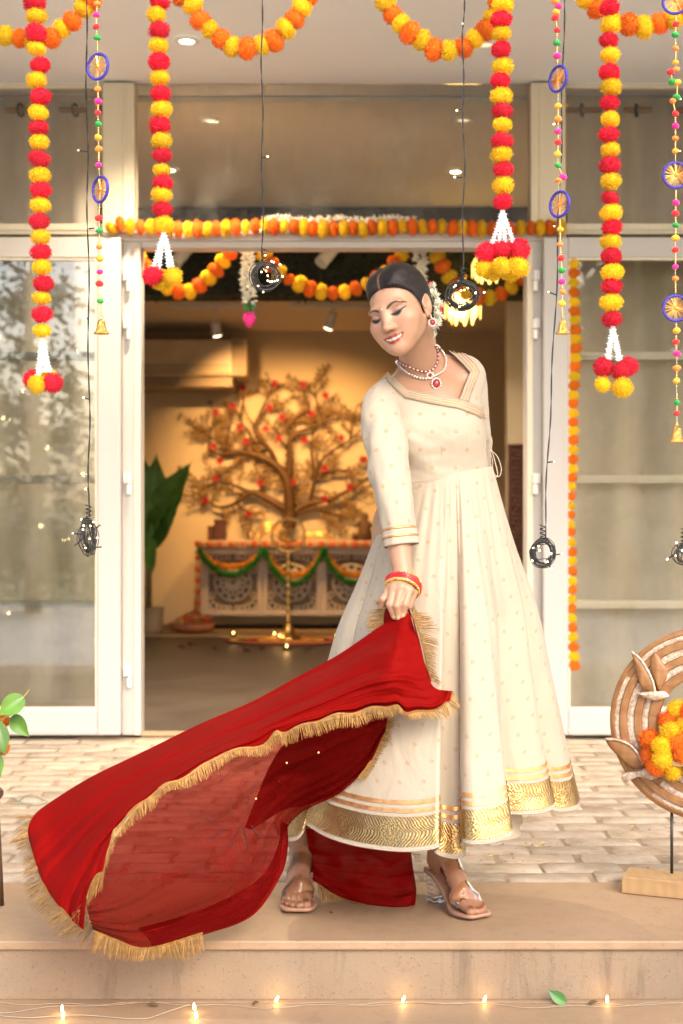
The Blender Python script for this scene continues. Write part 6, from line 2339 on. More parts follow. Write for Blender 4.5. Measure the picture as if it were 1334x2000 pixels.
def leaf_blade(base, tip, width, normal, curl, name, mt, parent, n_=14, m_=7, ripple=.0):
    base, tip, normal = Vector(base), Vector(tip), Vector(normal).normalized()
    ax_ = tip - base; L = ax_.length; ax_.normalize()
    sd = ax_.cross(normal).normalized(); up_ = sd.cross(ax_)
    G = []
    for i in range(n_ + 1):
        s = i / n_
        w = width * (math.sin(math.pi * min(1, s * .92 + .04) ** .75) ** .8) * (1 - s ** 5)
        row = []
        for j in range(m_):
            q = -1 + 2 * j / (m_ - 1)
            p = base + ax_ * (L * s) + sd * (w * q) + up_ * (curl * math.sin(s * 2.6) + abs(q) * w * .28 + ripple * math.sin(s * 26 + q * 2) * abs(q))
            row.append(tuple(p))
        G.append(row)
    o = MB().grid(G).build(name, mt, parent, smooth=True)
    return o
for (bx, by, tx, ty, w, dd, nx) in ((46, 1362, -2, 1398, .027, -.02, .2), (24, 1398, 59, 1440, .022, .01, -.3), (-6, 1410, 10, 1478, .022, -.03, .3), (-14, 1470, 1, 1520, .020, -.02, .2), (-20, 1420, -50, 1350, .03, .02, .1),
                                     (-40, 1440, -95, 1400, .03, .0, .0), (-30, 1450, -60, 1500, .03, -.04, .0)):
    leaf_blade(P(bx, by, L_D + dd), P(tx, ty, L_D + dd - .01), w, Vector((nx, -1, .35)), .008, "leaf", M_LEAFF, pp_)
m = MB()
for pts in ([(-42, 1530), (-20, 1450), (10, 1400), (44, 1364), (57, 1347)], [(-42, 1530), (-25, 1470), (-10, 1415), (22, 1396)], [(-42, 1530), (-30, 1480), (-14, 1468)], [(-42, 1530), (-50, 1460), (-20, 1420)]):
    q = crom(pts, 16); m.tube([P(a, b, L_D) for a, b in q], np.linspace(.003, .0014, 16), 6)
m.build("stem", mat("young_stem", (.42, .36, .06), .5, var=.2), pp_, smooth=True)
for (x, y) in ((6, 1462), (-1, 1398), (9, 1408)):
    pompom('o', P(x, y, L_D + .03), .017, pp_, Vector((rg.gauss(0, 1), -1, .3)).normalized(), .85, "flower")

# ============================================================ SMALL THINGS ON THE FLOOR
M_PETY = mat("yellow_petal", (.85, .55, .02), .7, var=.2); M_PETR = mat("dark_red_petal", (.20, .015, .02), .7, var=.3); M_PETO = mat("orange_petal", (.85, .22, .02), .7, var=.2)
rp = random.Random(5)
for mt, n_, nm in ((M_PETY, 60, "fallen_yellow_petals"), (M_PETR, 75, "fallen_dark_petals"), (M_PETO, 22, "fallen_orange_petals")):
    m = MB()
    for k in range(n_):
        if rp.random() < .45:
            cx_, cy_ = rp.choice(((.62, 4.35), (.36, 4.4), (.48, 4.15), (.95, 4.5), (-.9, 4.6), (.40, 4.28)))
            x_, y_ = cx_ + rp.gauss(0, .06), cy_ + rp.gauss(0, .06)
        else:
            y_ = rp.uniform(3.42, 6.2); x_ = rp.uniform(-.24, .24) * y_
        if y_ < Y_JOINT and rp.random() < .7: continue
        s = rp.uniform(.004, .009); a = rp.uniform(0, 6.28)
        z_ = .0035 if y_ > Y_JOINT else .001
        e1 = Vector((math.cos(a), math.sin(a), 0)); e2 = Vector((-e1.y, e1.x, 0))
        cc = Vector((x_, y_, z_))
        m.add([cc - e1 * s, cc + e2 * s * .5 + Vector((0, 0, rp.uniform(0, .003))), cc + e1 * s + Vector((0, 0, rp.uniform(.0, .004))), cc - e2 * s * .5 + Vector((0, 0, rp.uniform(0, .002)))], [(0, 1, 2), (0, 2, 3)])
    tag(m.build(nm, mt), kind='stuff')
q0 = GP(1085, 1957, -.141)
lf = thing("fallen_leaf", "round green leaf leaning on the step riser beside the light string", "leaf", q0)
leaf_blade(q0 + Vector((.022, -.012, .002)), q0 + Vector((-.020, -.004, .030)), .014, Vector((0, -1, .3)), .003, "blade", M_LEAFG, lf)
M_DRY = mat("dry_leaf", (.12, .07, .03), .8, var=.3, vscale=20)
for (px, py, lab, dx) in ((1160, 1963, "small curled dark leaf lying right of the green leaf", .014), (297, 1967, "dry brown leaf curled beside the white wire at left", -.014), (500, 1964, "small orange brown leaf scrap by the step", .008)):
    q0 = GP(px, py, -.141)
    d_ = thing("dry_leaf", lab, "leaf", q0)
    leaf_blade(q0 + Vector((-dx, 0, .002)), q0 + Vector((dx, .004, .005)), .006, Vector((0, -.3, 1)), .004, "blade", M_DRY, d_)
tw = thing("twine_loop", "thin green twine loop lying on the bricks near the scarf", "twine", (PX(60, GD(1565)), GD(1565), 0))
def bg_(px, py): d = GD(py, .004); return Vector((PX(px, d), d, .005))
m = MB(); m.tube([bg_(a, b) for a, b in crom([(22, 1558), (36, 1565), (48, 1556), (62, 1553), (78, 1560), (92, 1566), (78, 1573), (55, 1574), (42, 1568), (36, 1565), (24, 1566)], 50)], .0012, 5)
m.build("twine", mat("green_twine", (.10, .16, .06), .8), tw)

# ============================================================ INSIDE THE ROOM
BW_D = 12.9
# ---- foliage covered beam
fb = thing("foliage_beam", "dark beam covered in artificial leaves across the room ceiling", "beam", (0, 8.9, PZ(580, 8.9)))
M_DGREEN = mat("dark_artificial_leaf", (.020, .035, .012), .55, var=.5, vscale=6)
m = MB(); m.box((-2.798, 8.93, PZ(575, 8.9)), (2.798, 9.19, ZC - .032)); m.build("beam", mat("dark_beam", (.02, .018, .012), .8), fb)
m = MB()
for k in range(5200):
    x_ = rp.uniform(-2.1, 2.1); z_ = rp.uniform(PZ(586, 8.9), ZC - .05); y_ = 8.92 - rp.random() ** 2 * .07
    d_ = Vector((rp.gauss(0, 1), -abs(rp.gauss(.4, .5)), rp.gauss(-.3, 1))).normalized(); s = rp.uniform(.012, .026)
    e = d_.orthogonal().normalized() * s * .4
    c = Vector((x_, y_, z_))
    m.add([c, c + d_ * s * .6 + e, c + d_ * s * 1.4, c + d_ * s * .6 - e], [(0, 1, 2), (0, 2, 3)])
tag(m.build("leaves", M_DGREEN, fb), kind='stuff')
for (px, lab) in ((355, "white cylinder spotlight on the foliage beam above the left swag"), (640, "white cylinder spotlight on the foliage beam above the middle swag")):
    t = thing("spotlight", lab, "spotlight", P(px, 490, 8.75), "white spotlights on the foliage beam")
    a, b = P(px - 14, 515, 8.72), P(px + 22, 470, 8.80)
    m = MB(); m.tube([a, b], .042, 20); m.build("lamp_body", M_WHITEPL, t)
    m = MB(); m.tube([b.lerp(a, .3), P(px + 14, 470, 8.95)], .012, 8); m.build("bracket", M_WHITEPL, t)
# ---- track lights on the lower ceiling
def track_light(px, py0, py1, tilt, label, d, target=None, power=0):
    z0 = ZB
    t = thing("track_light", label, "spotlight", P(px, py0, d), "track lights on the lower ceiling")
    top = Vector((PX(px, d), d, z0))
    m = MB(); m.box((top.x - .35, d - .02, z0 - .025), (top.x + .35, d + .02, z0 - .001)); m.build("track", M_WHITEPL, t)
    a = P(px + tilt * .3, py0, d); b = P(px + tilt, py1, d + .05)
    m = MB(); m.tube([Vector((a.x, d, z0 - .026)), a], .012, 8); m.build("arm", M_WHITEPL, t)
    m = MB(); m.tube([a, b], .038, 18); m.build("lamp_body", M_WHITEPL, t)
    n_ = (b - a).normalized()
    m = MB(); m.tube([b, b + n_ * .004], .034, 18); m.build("lens", M_LAMPON if power else M_LAMPDIM, t)
    if power:
        l = bpy.data.lights.new("track_lamp", 'SPOT'); l.energy = power; l.color = (1, .50, .14); l.spot_size = R(84); l.spot_blend = .8; l.shadow_soft_size = .03
        o = bpy.data.objects.new("track_lamp", l); COL.objects.link(o); o.location = b + n_ * .02
        o.rotation_euler = (Vector(target) - o.location).to_track_quat('-Z', 'Y').to_euler(); place(o, t)
track_light(418, 628, 654, 6, "lit track spotlight shining on the tree wall, left of the pink lotus", 11.2, P(545, 960, BW_D), 75)
track_light(655, 612, 640, -14, "unlit looking track spotlight turned away, close to the woman's forehead", 11.2, P(640, 980, BW_D), 60)
# ---- air conditioner
ac = thing("air_conditioner", "beige air conditioner box high on the back wall, left side of doorway", "air conditioner", P(340, 735, 12.3))
m = MB(); fbox(m, 205, 482, 662, 734, 12.3, .55); m.build("casing", mat("aged_plastic", (.62, .50, .34), .4, var=.1), ac, bevel=.02, segs=3)
m = MB(); fbox(m, 205, 455, 735, 756, 12.36, .5); m.build("lower_tray", mat("tray_plastic", (.30, .23, .15), .5), ac, bevel=.01)
m = MB(); fbox(m, 452, 478, 666, 730, 12.294, .008); m.build("end_panel", mat("brushed_steel", (.26, .21, .15), .6, .4, var=.25, vscale=9), ac)
for k in range(3):
    m = MB(); fbox(m, 215, 448, 712 + k * 7, 715 + k * 7, 12.293, .008); m.build("louvre", mat("louvre_plastic", (.3, .24, .16), .5) if k == 0 else bpy.data.materials["louvre_plastic"], ac)

# ---- sideboard
SB = 12.30
M_SBW = mat("white_carved_wood", (.58, .50, .42), .6, var=.12, vscale=6)
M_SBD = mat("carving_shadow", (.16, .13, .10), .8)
sb = thing("sideboard", "pale carved sideboard with three fretwork panels under the metal tree", "sideboard", (PX(565, SB), SB + .2, 0))
m = MB(); fbox(m, 392, 765, 1070, 1204, SB + .02, .38); m.build("carcass", M_SBW, sb)
m = MB(); fbox(m, 386, 770, 1056, 1070, SB - .02, .44); m.build("top", M_SBW, sb, bevel=.006)
for px in (398, 758):
    for yy in (SB + .03, SB + .34):
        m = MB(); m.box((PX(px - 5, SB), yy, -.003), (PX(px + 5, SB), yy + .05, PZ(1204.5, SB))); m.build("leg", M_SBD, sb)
for (a, b) in ((400, 510), (515, 625), (631, 742)):
    m = MB()
    for (x0, x1, y0, y1) in ((a, b, 1076, 1083), (a, b, 1193, 1201), (a, a + 7, 1083.3, 1192.7), (b - 7, b, 1083.3, 1192.7)): fbox(m, x0, x1, y0, y1, SB - .005, .024)
    o = m.build("panel_frame", M_SBW, sb, bevel=.004)
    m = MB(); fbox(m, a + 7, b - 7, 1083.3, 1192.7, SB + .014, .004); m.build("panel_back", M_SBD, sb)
    m = MB()
    cx_, cy_ = (a + b) / 2, 1138
    def rg_(x, y, r, w=.006, arc=None):
        m.torus(P(x, y, SB + .006), r * SB / F, w, 20, 6, Matrix.Rotation(R(90), 3, 'X'), arc)
    for r_ in (14, 24, 36): rg_(cx_, cy_, r_, .008)
    for k in range(12):
        an = k * math.pi / 6
        rg_(cx_ + 30 * math.cos(an), cy_ + 30 * math.sin(an), 6.5)
        rg_(cx_ + 19 * math.cos(an + .26), cy_ + 19 * math.sin(an + .26), 4.2)
        rg_(cx_ + 8 * math.cos(an), cy_ + 8 * math.sin(an), 3.4)
    for sx_ in (-1, 1):
        for sy_ in (-1, 1):
            for (ox, oy, r_) in ((38, 46, 7), (28, 48, 5), (44, 36, 5), (40, 24, 5), (18, 50, 4.5), (45, 50, 4), (8, 50, 4)):
                rg_(cx_ + sx_ * ox, cy_ + sy_ * oy, r_)
    tag(m.build("fretwork", M_SBW, sb, smooth=True), kind='stuff')
ZT = PZ(1056, SB) + .001
def top_pt(px, dd=.1): return Vector((PX(px, SB + dd), SB + dd, ZT))
# garlands of the sideboard
gt = thing("pompom_garland", "pink and cream pompom garland along the top and left edge of the sideboard", "garland", P(386, 1200, SB - .05))
k = 0
pts_ = [(386, y) for y in range(1200, 1068, -11)] + [(386 + x, 1063) for x in range(0, 385, 11)]
m = MB(); m.tube([P(a, b, SB - .06) for a, b in pts_], .003, 5); m.build("string", M_STRING, gt)
M_YARN['c'] = yarn_mat("cream_yarn", (.85, .60, .30), (.9, .68, .38)); PM['c'] = []
for me in PM['p']:
    q = me.copy(); q.materials.clear(); q.materials.append(M_YARN['c']); PM['c'].append(q)
for (a, b) in pts_:
    pompom('pc'[k % 2], P(a, b, SB - .06), .031, gt, Vector((1, 0, 0)) if b == 1063 else Vector((0, 0, 1)), .8); k += 1
SS = "green and mango swags on the sideboard"
for i, ((x0, x1, yb), lab) in enumerate((((390, 513, 1122), "left"), ((517, 630, 1140), "middle"), ((632, 750, 1138), "right"))):
    for c, off, nm in (('g', 0, "green"), ('m', -15, "mango yellow")):
        pts = [(x0 + (x1 - x0) * u, 1074 + (yb - 1074 + off) * (1 - (2 * u - 1) ** 2) ** .85) for u in np.linspace(0, 1, 12)]
        swag(pts, "%s yarn swag on the %s panel of the sideboard" % (nm, lab), "yarn_swag", "garland", SS, SB - .085 + (.0 if c == 'g' else .02), .030, c, .9, False, .042)
# things on top
def put(name, label, cat, px, dd=.12, group=None): return thing(name, label, cat, top_pt(px, dd), group)
M_BOXW = mat("dark_brown_wood", (.085, .03, .014), .5, var=.25, vscale=8)
t = put("wooden_box", "tall dark brown box standing on the sideboard, left end", "box", 430); d_ = SB + .12
m = MB(); m.box((PX(418, d_), d_, ZT), (PX(441, d_), d_ + .12, PZ(1015, d_))); m.build("box", M_BOXW, t, bevel=.004)
m = MB(); m.box((PX(418, d_) - .003, d_ - .003, PZ(1019, d_)), (PX(441, d_) + .003, d_ + .123, PZ(1015, d_) + .003)); m.build("lid", M_BOXW, t, bevel=.003)
t = put("wooden_box", "short dark brown box beside the tall box on the sideboard", "box", 412)
m = MB(); m.box((PX(406, d_), d_ - .02, ZT), (PX(417, d_), d_ + .10, PZ(1028, d_))); m.build("box", M_BOXW, t, bevel=.004)
m = MB(); m.box((PX(406, d_) - .003, d_ - .023, PZ(1031, d_)), (PX(417, d_) + .002, d_ + .103, PZ(1028, d_) + .003)); m.build("lid", M_BOXW, t, bevel=.003)
t = put("arched_frame", "arched brass filigree piece on the sideboard, left of the brass lamp ring", "ornament", 520)
for r_ in (33, 26, 18): 
    m = MB(); m.torus(top_pt(527), r_ * SB / F, .011, 24, 6, Matrix.Rotation(R(90), 3, 'X'), (0, math.pi)); m.build("arch", M_BRASS, t, smooth=True)
t = put("arched_frame", "low domed brass filigree piece on the sideboard, right of the brass lamp ring", "ornament", 620)
for r_ in (30, 20): 
    m = MB(); m.torus(top_pt(620), r_ * SB / F, .012, 24, 6, Matrix.Diagonal(Vector((1.1, 1, .5))) @ Matrix.Rotation(R(90), 3, 'X'), (0, math.pi)); m.build("arch", M_BRASS, t, smooth=True)
M_STRAW = mat("brown_straw", (.13, .07, .03), .8, var=.3, vscale=30)
t = put("straw_figure", "brown straw cone figure on the sideboard beside the woman's sleeve", "ornament", 712)
m = MB(); m.lathe([(.075, 0), (.06, .09), (.045, .15), (.028, .19), (.034, .21), (.024, .235), (.001, .245)], 14, top_pt(712)); m.build("body", M_STRAW, t, smooth=True)
for s in (-1, 1):
    m = MB(); m.tube([top_pt(712) + Vector((s * .02, -.02, .17)), top_pt(712) + Vector((s * .075, -.03, .12))], .014, 8); m.build("arm", M_STRAW, t, smooth=True)
for (px, lab) in ((692, "small dark pot beside the straw figure"), (489, "small dark brass lamp left of the arched frame")):
    t = put("small_pot", lab, "pot", px)
    m = MB(); m.lathe([(.015, 0), (.026, .015), (.026, .035), (.014, .048), (.018, .055)], 14, top_pt(px, .1)); m.build("body", M_BOXW, t, smooth=True)
    m = MB(); m.lathe([(.017, .055), (.012, .062), (.004, .066), (.004, .075), (.0005, .078)], 12, top_pt(px, .1)); m.build("lid", M_BOXW, t, smooth=True)
for px in (490, 503):
    t = put("candle", "thin cream candle on the sideboard, %s of two" % ("left" if px == 490 else "right"), "candle", px, .02)
    m = MB(); m.lathe([(.009, 0), (.009, .07), (.001, .072)], 10, top_pt(px, .02)); m.build("wax", mat("wax", (.8, .6, .3), .5) if px == 490 else bpy.data.materials["wax"], t, smooth=True)
    m = MB(); m.tube([top_pt(px, .02) + Vector((0, 0, .072)), top_pt(px, .02) + Vector((0, 0, .080))], .0015, 5); m.build("wick", M_BLACK, t)

# ---- metal tree on the wall
TW = 12.84
M_TREE = mat("antique_gold_metal", (.11, .056, .018), .5, .2, var=.4, vscale=7, bump=.3, bscale=40)
M_TLEAF = mat("gold_leaf_metal", (.21, .125, .035), .45, .25, var=.4, vscale=20)
M_ROSE = mat("red_metal_rose", (.34, .004, .012), .45, var=.2, vscale=20)
tr = thing("metal_wall_tree", "antique gold metal tree with red flowers mounted on the lit back wall", "wall art", P(568, 1050, TW))
def Z7(x, y): return (260 + x / 2.7792, 720 + y / 2.7792)
LIMBS = [([(850, 860), (852, 760), (846, 680), (838, 610), (800, 550), (740, 500), (640, 460), (540, 455), (470, 470)], .062, .016),
         ([(842, 640), (852, 520), (850, 430), (862, 370), (940, 330), (1040, 285), (1110, 270)], .040, .009),
         ([(862, 372), (838, 322), (895, 255), (955, 215), (930, 140), (922, 95)], .022, .007),
         ([(775, 528), (750, 450), (695, 385), (660, 330), (700, 225), (745, 125), (760, 85)], .024, .007),
         ([(700, 395), (655, 440), (630, 345), (585, 285), (595, 180), (598, 110)], .016, .006),
         ([(845, 775), (740, 710), (640, 672), (560, 730), (470, 752), (400, 720)], .040, .008),
         ([(660, 680), (560, 640), (480, 610), (400, 640), (330, 690)], .020, .006),
         ([(855, 790), (940, 740), (1050, 712), (1150, 672), (1240, 620), (1300, 590)], .036, .010),
         ([(958, 735), (985, 610), (1005, 530), (1065, 460), (1180, 385), (1240, 330)], .022, .007),
         ([(1000, 590), (1100, 552), (1200, 560)], .015, .006),
         ([(560, 455), (470, 410), (400, 355), (330, 325)], .018, .006),
         ([(870, 800), (980, 760), (1090, 790), (1140, 830)], .020, .006),
         ([(985, 600), (968, 430), (975, 340), (960, 240)], .016, .006),
         ([(855, 440), (800, 390), (770, 300), (820, 240)], .015, .006),
         ([(600, 458), (560, 520), (500, 560), (430, 590), (350, 620)], .015, .006),
         ([(470, 470), (410, 430), (430, 300), (450, 235)], .013, .005),
         ([(500, 455), (520, 330), (535, 210)], .012, .005),
         ([(1040, 285), (1000, 200), (985, 80)], .013, .005),
         ([(1180, 385), (1190, 280), (1215, 200)], .012, .005),
         ([(560, 730), (600, 770), (640, 800)], .012, .005),
         ([(740, 710), (690, 650), (720, 580)], .012, .005),
         ([(850, 760), (900, 640), (930, 610)], .012, .005),
         ([(1050, 712), (1100, 760), (1180, 720)], .012, .005)]
twigs = []
tg = random.Random(21)
for i, (pts, r0, r1) in enumerate(LIMBS):
    q = crom_even([Z7(*p) for p in pts], 30)
    w = [P(a, b, TW - .03 * math.sin(k / 30 * 3.1)) for k, (a, b) in enumerate(q)]
    m = MB(); m.tube(w, np.linspace(r0, r1, 30), 8)
    m.build("trunk" if i == 0 else "branch", M_TREE, tr, smooth=True)
    n_ = 2 if r0 > .03 else 4
    for k in range(n_ + int(len(pts))):
        j = tg.randrange(8 if r0 > .03 else 3, 30)
        dq = q[min(29, j + 1)] - q[j - 1]; an = math.atan2(dq[1], dq[0]) + tg.choice((-1, 1)) * tg.uniform(.5, 1.2)
        L = tg.uniform(22, 48)
        twigs.append((q[j], an, L))
m = MB(); leaves = []
for (p0, an, L) in twigs:
    p = np.array(p0, float); pts = [p.copy()]
    for s in range(5):
        an += tg.gauss(0, .22); p = p + L / 5 * np.array([math.cos(an), math.sin(an)]); pts.append(p.copy())
        for sd in (-1, 1):
            if tg.random() < .6: leaves.append((p.copy(), an + sd * tg.uniform(.6, 1.1)))
    leaves.append((p.copy(), an))
    m.tube([P(a, b, TW - .01) for a, b in pts], np.linspace(.007, .0035, 6), 5)
tag(m.build("twigs", M_TREE, tr, smooth=True), kind='stuff')
lm = MB(); lm.add([(0, 0, 0), (.35, 0, .22), (1, 0, 0), (.35, 0, -.22), (.45, -.08, 0)], [(0, 1, 4), (1, 2, 4), (2, 3, 4), (3, 0, 4)])
lme = lm.mesh("leaf"); lme.materials.append(M_TLEAF)
tg.shuffle(leaves)
lm2 = MB()
for k, (p, an) in enumerate(leaves):
    c = P(p[0], p[1], TW - .015)
    s = tg.uniform(.036, .050)
    if k < 290:
        inst("leaf", lme, c, tr, (tg.gauss(0, .3), an, 0), (s, s, s))
    else:
        Mx = Matrix.Rotation(an, 3, 'Y')
        lm2.add([c + Mx @ (Vector(v) * s) for v in ((0, 0, 0), (.35, 0, .22), (1, 0, 0), (.35, 0, -.22), (.45, -.08, 0))], [(0, 1, 4), (1, 2, 4), (2, 3, 4), (3, 0, 4)])
if lm2.v: tag(lm2.build("small_leaves", M_TLEAF, tr), kind='stuff')
rm = MB()
for k in range(3):
    for j in range(5):
        a = j * 1.257 + k * .6; r_ = .2 + .33 * k; tip = .5 + .28 * k
        b_ = Vector((math.cos(a), 0, math.sin(a))); s_ = Vector((-math.sin(a), 0, math.cos(a)))
        rm.add([b_ * .08 + Vector((0, -.1, 0)), b_ * r_ + s_ * .3 + Vector((0, -.35 + .1 * k, 0)), b_ * tip + Vector((0, -.45 + .18 * k, 0)), b_ * r_ - s_ * .3 + Vector((0, -.35 + .1 * k, 0))], [(0, 1, 2), (0, 2, 3)])
rme = rm.mesh("red_flower"); rme.materials.append(M_ROSE)
for (x, y) in ((595, 105), (770, 80), (925, 85), (1045, 145), (537, 205), (450, 235), (740, 212), (810, 265), (970, 247), (578, 318), (720, 328), (610, 395), (793, 378), (930, 388), (1130, 375), (433, 425), (470, 503),
               (1250, 493), (1040, 545), (447, 597), (687, 620), (868, 618), (1180, 645), (1040, 710), (390, 715), (628, 790)):
    inst("red_flower", rme, P(*Z7(x, y), TW - .05), tr, (0, tg.uniform(0, 6), 0), .036)

# ---- brass ring lamp on its stand
BL_D = 11.35
bl = thing("brass_lamp_stand", "tall brass lamp stand with a ring top on the dark floor", "lamp", (PX(563, BL_D), BL_D, 0))
m = MB(); m.torus(P(563, 1045, BL_D), 32 * BL_D / F, .011, 40, 8, Matrix.Rotation(R(90), 3, 'X')); m.build("ring", M_BRASS, bl, smooth=True)
z_ = lambda y: PZ(y, BL_D)
m = MB(); m.lathe([(.12, .0), (.125, .012), (.07, .03), (.05, .07), (.03, .11), (.018, .14)], 24, (PX(563, BL_D), BL_D, 0)); m.build("foot", M_BRASS, bl, smooth=True)
pr = [(.016, .14)]
for k in range(9): zz = .14 + (z_(1078) - .14) * (k + .5) / 9; pr += [(.013, zz - .02), (.020, zz), (.013, zz + .02)]
m = MB(); m.lathe(pr + [(.016, z_(1078))], 14, (PX(563, BL_D), BL_D, 0)); m.build("pole", M_BRASS, bl, smooth=True)
m = MB(); m.lathe([(.002, 0), (.07, .012), (.075, .022), (.06, .018), (.002, .012)], 20, (PX(563, BL_D), BL_D, z_(1060))); m.build("oil_dish", M_BRASS, bl, smooth=True)
m = MB()
for k in range(14):
    m.ball(P(563 + tg.uniform(-22, 4), 1040 + tg.uniform(-20, 14), BL_D), .013, 8, 5)
m.build("hanging_stars", M_BRASS, bl, smooth=True)

# ---- bowl, rug, rangoli, oil lamps
bw = thing("flower_bowl", "shallow clay bowl heaped with orange flowers beside the sideboard", "bowl", (PX(376, 11.9), 11.9, 0))
m = MB(); m.lathe([(.09, .004), (.16, .03), (.20, .085), (.19, .085), (.15, .04), (.001, .03)], 28, (PX(376, 11.9), 11.9, 0)); m.build("bowl", M_TERRA, bw, smooth=True)
fb_ = thing("flower_heap", "heap of pink and orange flower balls in the clay bowl", "flowers", (PX(376, 11.9), 11.9, .05))
for k in range(26):
    a = tg.uniform(0, 6.28); r_ = tg.uniform(0, .16)
    pompom(tg.choice('popc'), Vector((PX(376, 11.9) + r_ * math.cos(a), 11.9 + r_ * math.sin(a), .095 + .05 * (1 - r_ / .16) + tg.uniform(0, .02))), .028, fb_, Vector((0, 0, 1)), .9)
rug = thing("rug", "beige woven rug on the dark floor before the sideboard", "rug", (PX(520, 12), 12, 0))
m = MB(); m.box((-1.75, 11.55, -.003), (.9, 12.2, .006)); m.build("weave", mat("beige_rug", (.40, .26, .12), .9, var=.25, vscale=5, bump=.5, bscale=120), rug, bevel=.002)
rn = thing("rangoli", "round red and yellow petal rangoli on the floor round the lamp stand", "floor decoration", (PX(568, 11.2), 11.2, 0))
for k, (r_, mt) in enumerate(((.50, M_PETR), (.46, mat("rangoli_yellow", (.75, .42, .06), .8)), (.34, mat("rangoli_red", (.50, .04, .02), .8)), (.24, bpy.data.materials["rangoli_yellow"]), (.14, M_PETO))):
    m = MB()
    for q in range(int(120 * r_ / .5)):
        a = q / int(120 * r_ / .5) * 6.283; c = Vector((PX(568, 11.2) + r_ * math.cos(a), 11.2 + r_ * .7 * math.sin(a), .004 + .001 * k))
        m.ball(c, (.030, .030, .006), 7, 4)
    tag(m.build("petal_ring", mt, rn, smooth=True), kind='stuff')
M_FLAME = emit("oil_flame", (1.0, .62, .16), 5)
for (px, py, on) in ((456, 1238, 1), (536, 1239, 1), (546, 1244, 1), (657, 1244, 1), (560, 1264, 1), (355, 1259, 0), (372, 1254, 0), (420, 1263, 0), (482, 1265, 0), (512, 1262, 0), (600, 1262, 0)):
    d_ = GD(py + 5)
    c = Vector((PX(px, d_), d_, 0))
    lab = {456: "far left lit oil lamp on the floor by the rangoli", 536: "lit oil lamp just left of the lamp stand, farther one", 546: "lit oil lamp just left of the lamp stand, nearer one", 657: "lit oil lamp near the edge of the woman's skirt",
           560: "lit oil lamp nearest the doorway"}.get(px)
    t = thing("oil_lamp", lab or "unlit dark clay oil lamp on the floor, " + {355: "leftmost by the doorway", 372: "second from the left, set back", 420: "third from the left", 482: "in the middle of the row", 512: "just left of the lamp stand", 600: "right of the lamp stand"}[px], "oil lamp", c, "small clay oil lamps on the room floor" if on else "unlit clay oil lamps on the room floor")
    m = MB(); m.lathe([(.016, .001), (.034, .018), (.030, .018), (.014, .008), (.001, .008)], 14, c); m.build("dish", M_BOXW, t, smooth=True)
    if on:
        m = MB(); m.lathe([(.001, .018), (.005, .024), (.004, .032), (.0005, .042)], 10, c); m.build("flame", M_FLAME, t, smooth=True)
        l = bpy.data.lights.new("flame_glow", 'POINT'); l.energy = .12; l.color = (1, .55, .18); l.shadow_soft_size = .01
        o = bpy.data.objects.new("flame_glow", l); COL.objects.link(o); o.location = c + Vector((0, -.02, .07)); place(o, t)

# ---- banana plant in its pot
BP = 11.75
bp = thing("banana_plant", "potted banana plant with broad dark green leaves, left inside the doorway", "plant", (PX(296, BP), BP, 0))
m = MB(); m.lathe([(.085, .002), (.092, .06), (.10, .20), (.104, .21), (.104, .225), (.09, .225), (.088, .19), (.001, .19)], 26, (PX(296, BP), BP, 0)); m.build("pot", mat("grey_clay_pot", (.34, .25, .16), .8, var=.3, vscale=6), bp, smooth=True)
m = MB(); m.tube([Vector((PX(290, BP), BP, .19)), P(290, 1100, BP), P(293, 1050, BP), P(295, 1020, BP)], [.028, .026, .030, .026], 10); m.build("stem", mat("banana_stem", (.20, .15, .06), .6, var=.3), bp, smooth=True)
M_BAN = mat("banana_leaf", (.10, .26, .04), .4, var=.4, vscale=5)
for (bx, by, tx, ty, w, dd, nx, nz) in ((294, 1070, 306, 885, .17, 0, .1, .1), (296, 1045, 380, 900, .15, -.1, -.25, .45), (292, 1050, 270, 878, .15, .08, .3, .2), (296, 1060, 362, 965, .14, -.2, -.1, .6), (294, 1060, 335, 985, .09, -.25, -.2, .7), (292, 1060, 240, 930, .12, 0, .5, .4), (293, 1120, 296, 1010, .05, -.1, .1, 0)):
    leaf_blade(P(bx, by, BP), P(tx, ty, BP + dd), w, Vector((nx, -1, nz)), .05, "leaf", M_BAN, bp, 18, 9, .01)

# ---- carved wooden screen at the right of the doorway
cs = thing("carved_screen", "tall dark carved wooden screen leaning by the partition, right of the woman", "screen", (PX(1040, 9.35), 9.35, 0))
M_CARV = mat("dark_carved_wood", (.10, .035, .018), .45, var=.35, vscale=9)
m = MB(); m.box((PX(993, 9.35), 9.35, -.003), (PX(1150, 9.35), 9.40, PZ(867, 9.35))); m.build("board", M_CARV, cs, bevel=.004)
m = MB()
for (a, b, c_, d_) in ((993, 998, 867, 1300), (1078, 1083, 872.5, 1300), (998.3, 1077.7, 867, 872)): fbox(m, a, b, c_, d_, 9.33, .022)
m.build("frame", M_CARV, cs, bevel=.004)
m = MB()
for i in range(9):
    for j in range(46):
        c = P(1003 + i * 9 + (4.5 if j % 2 else 0), 880 + j * 9, 9.345)
        m.lathe([(.014, 0), (.012, .008), (.007, .010), (.001, .004)], 7, c, Matrix.Rotation(R(90), 3, 'X'))
tag(m.build("carving", M_CARV, cs, smooth=True), kind='stuff')

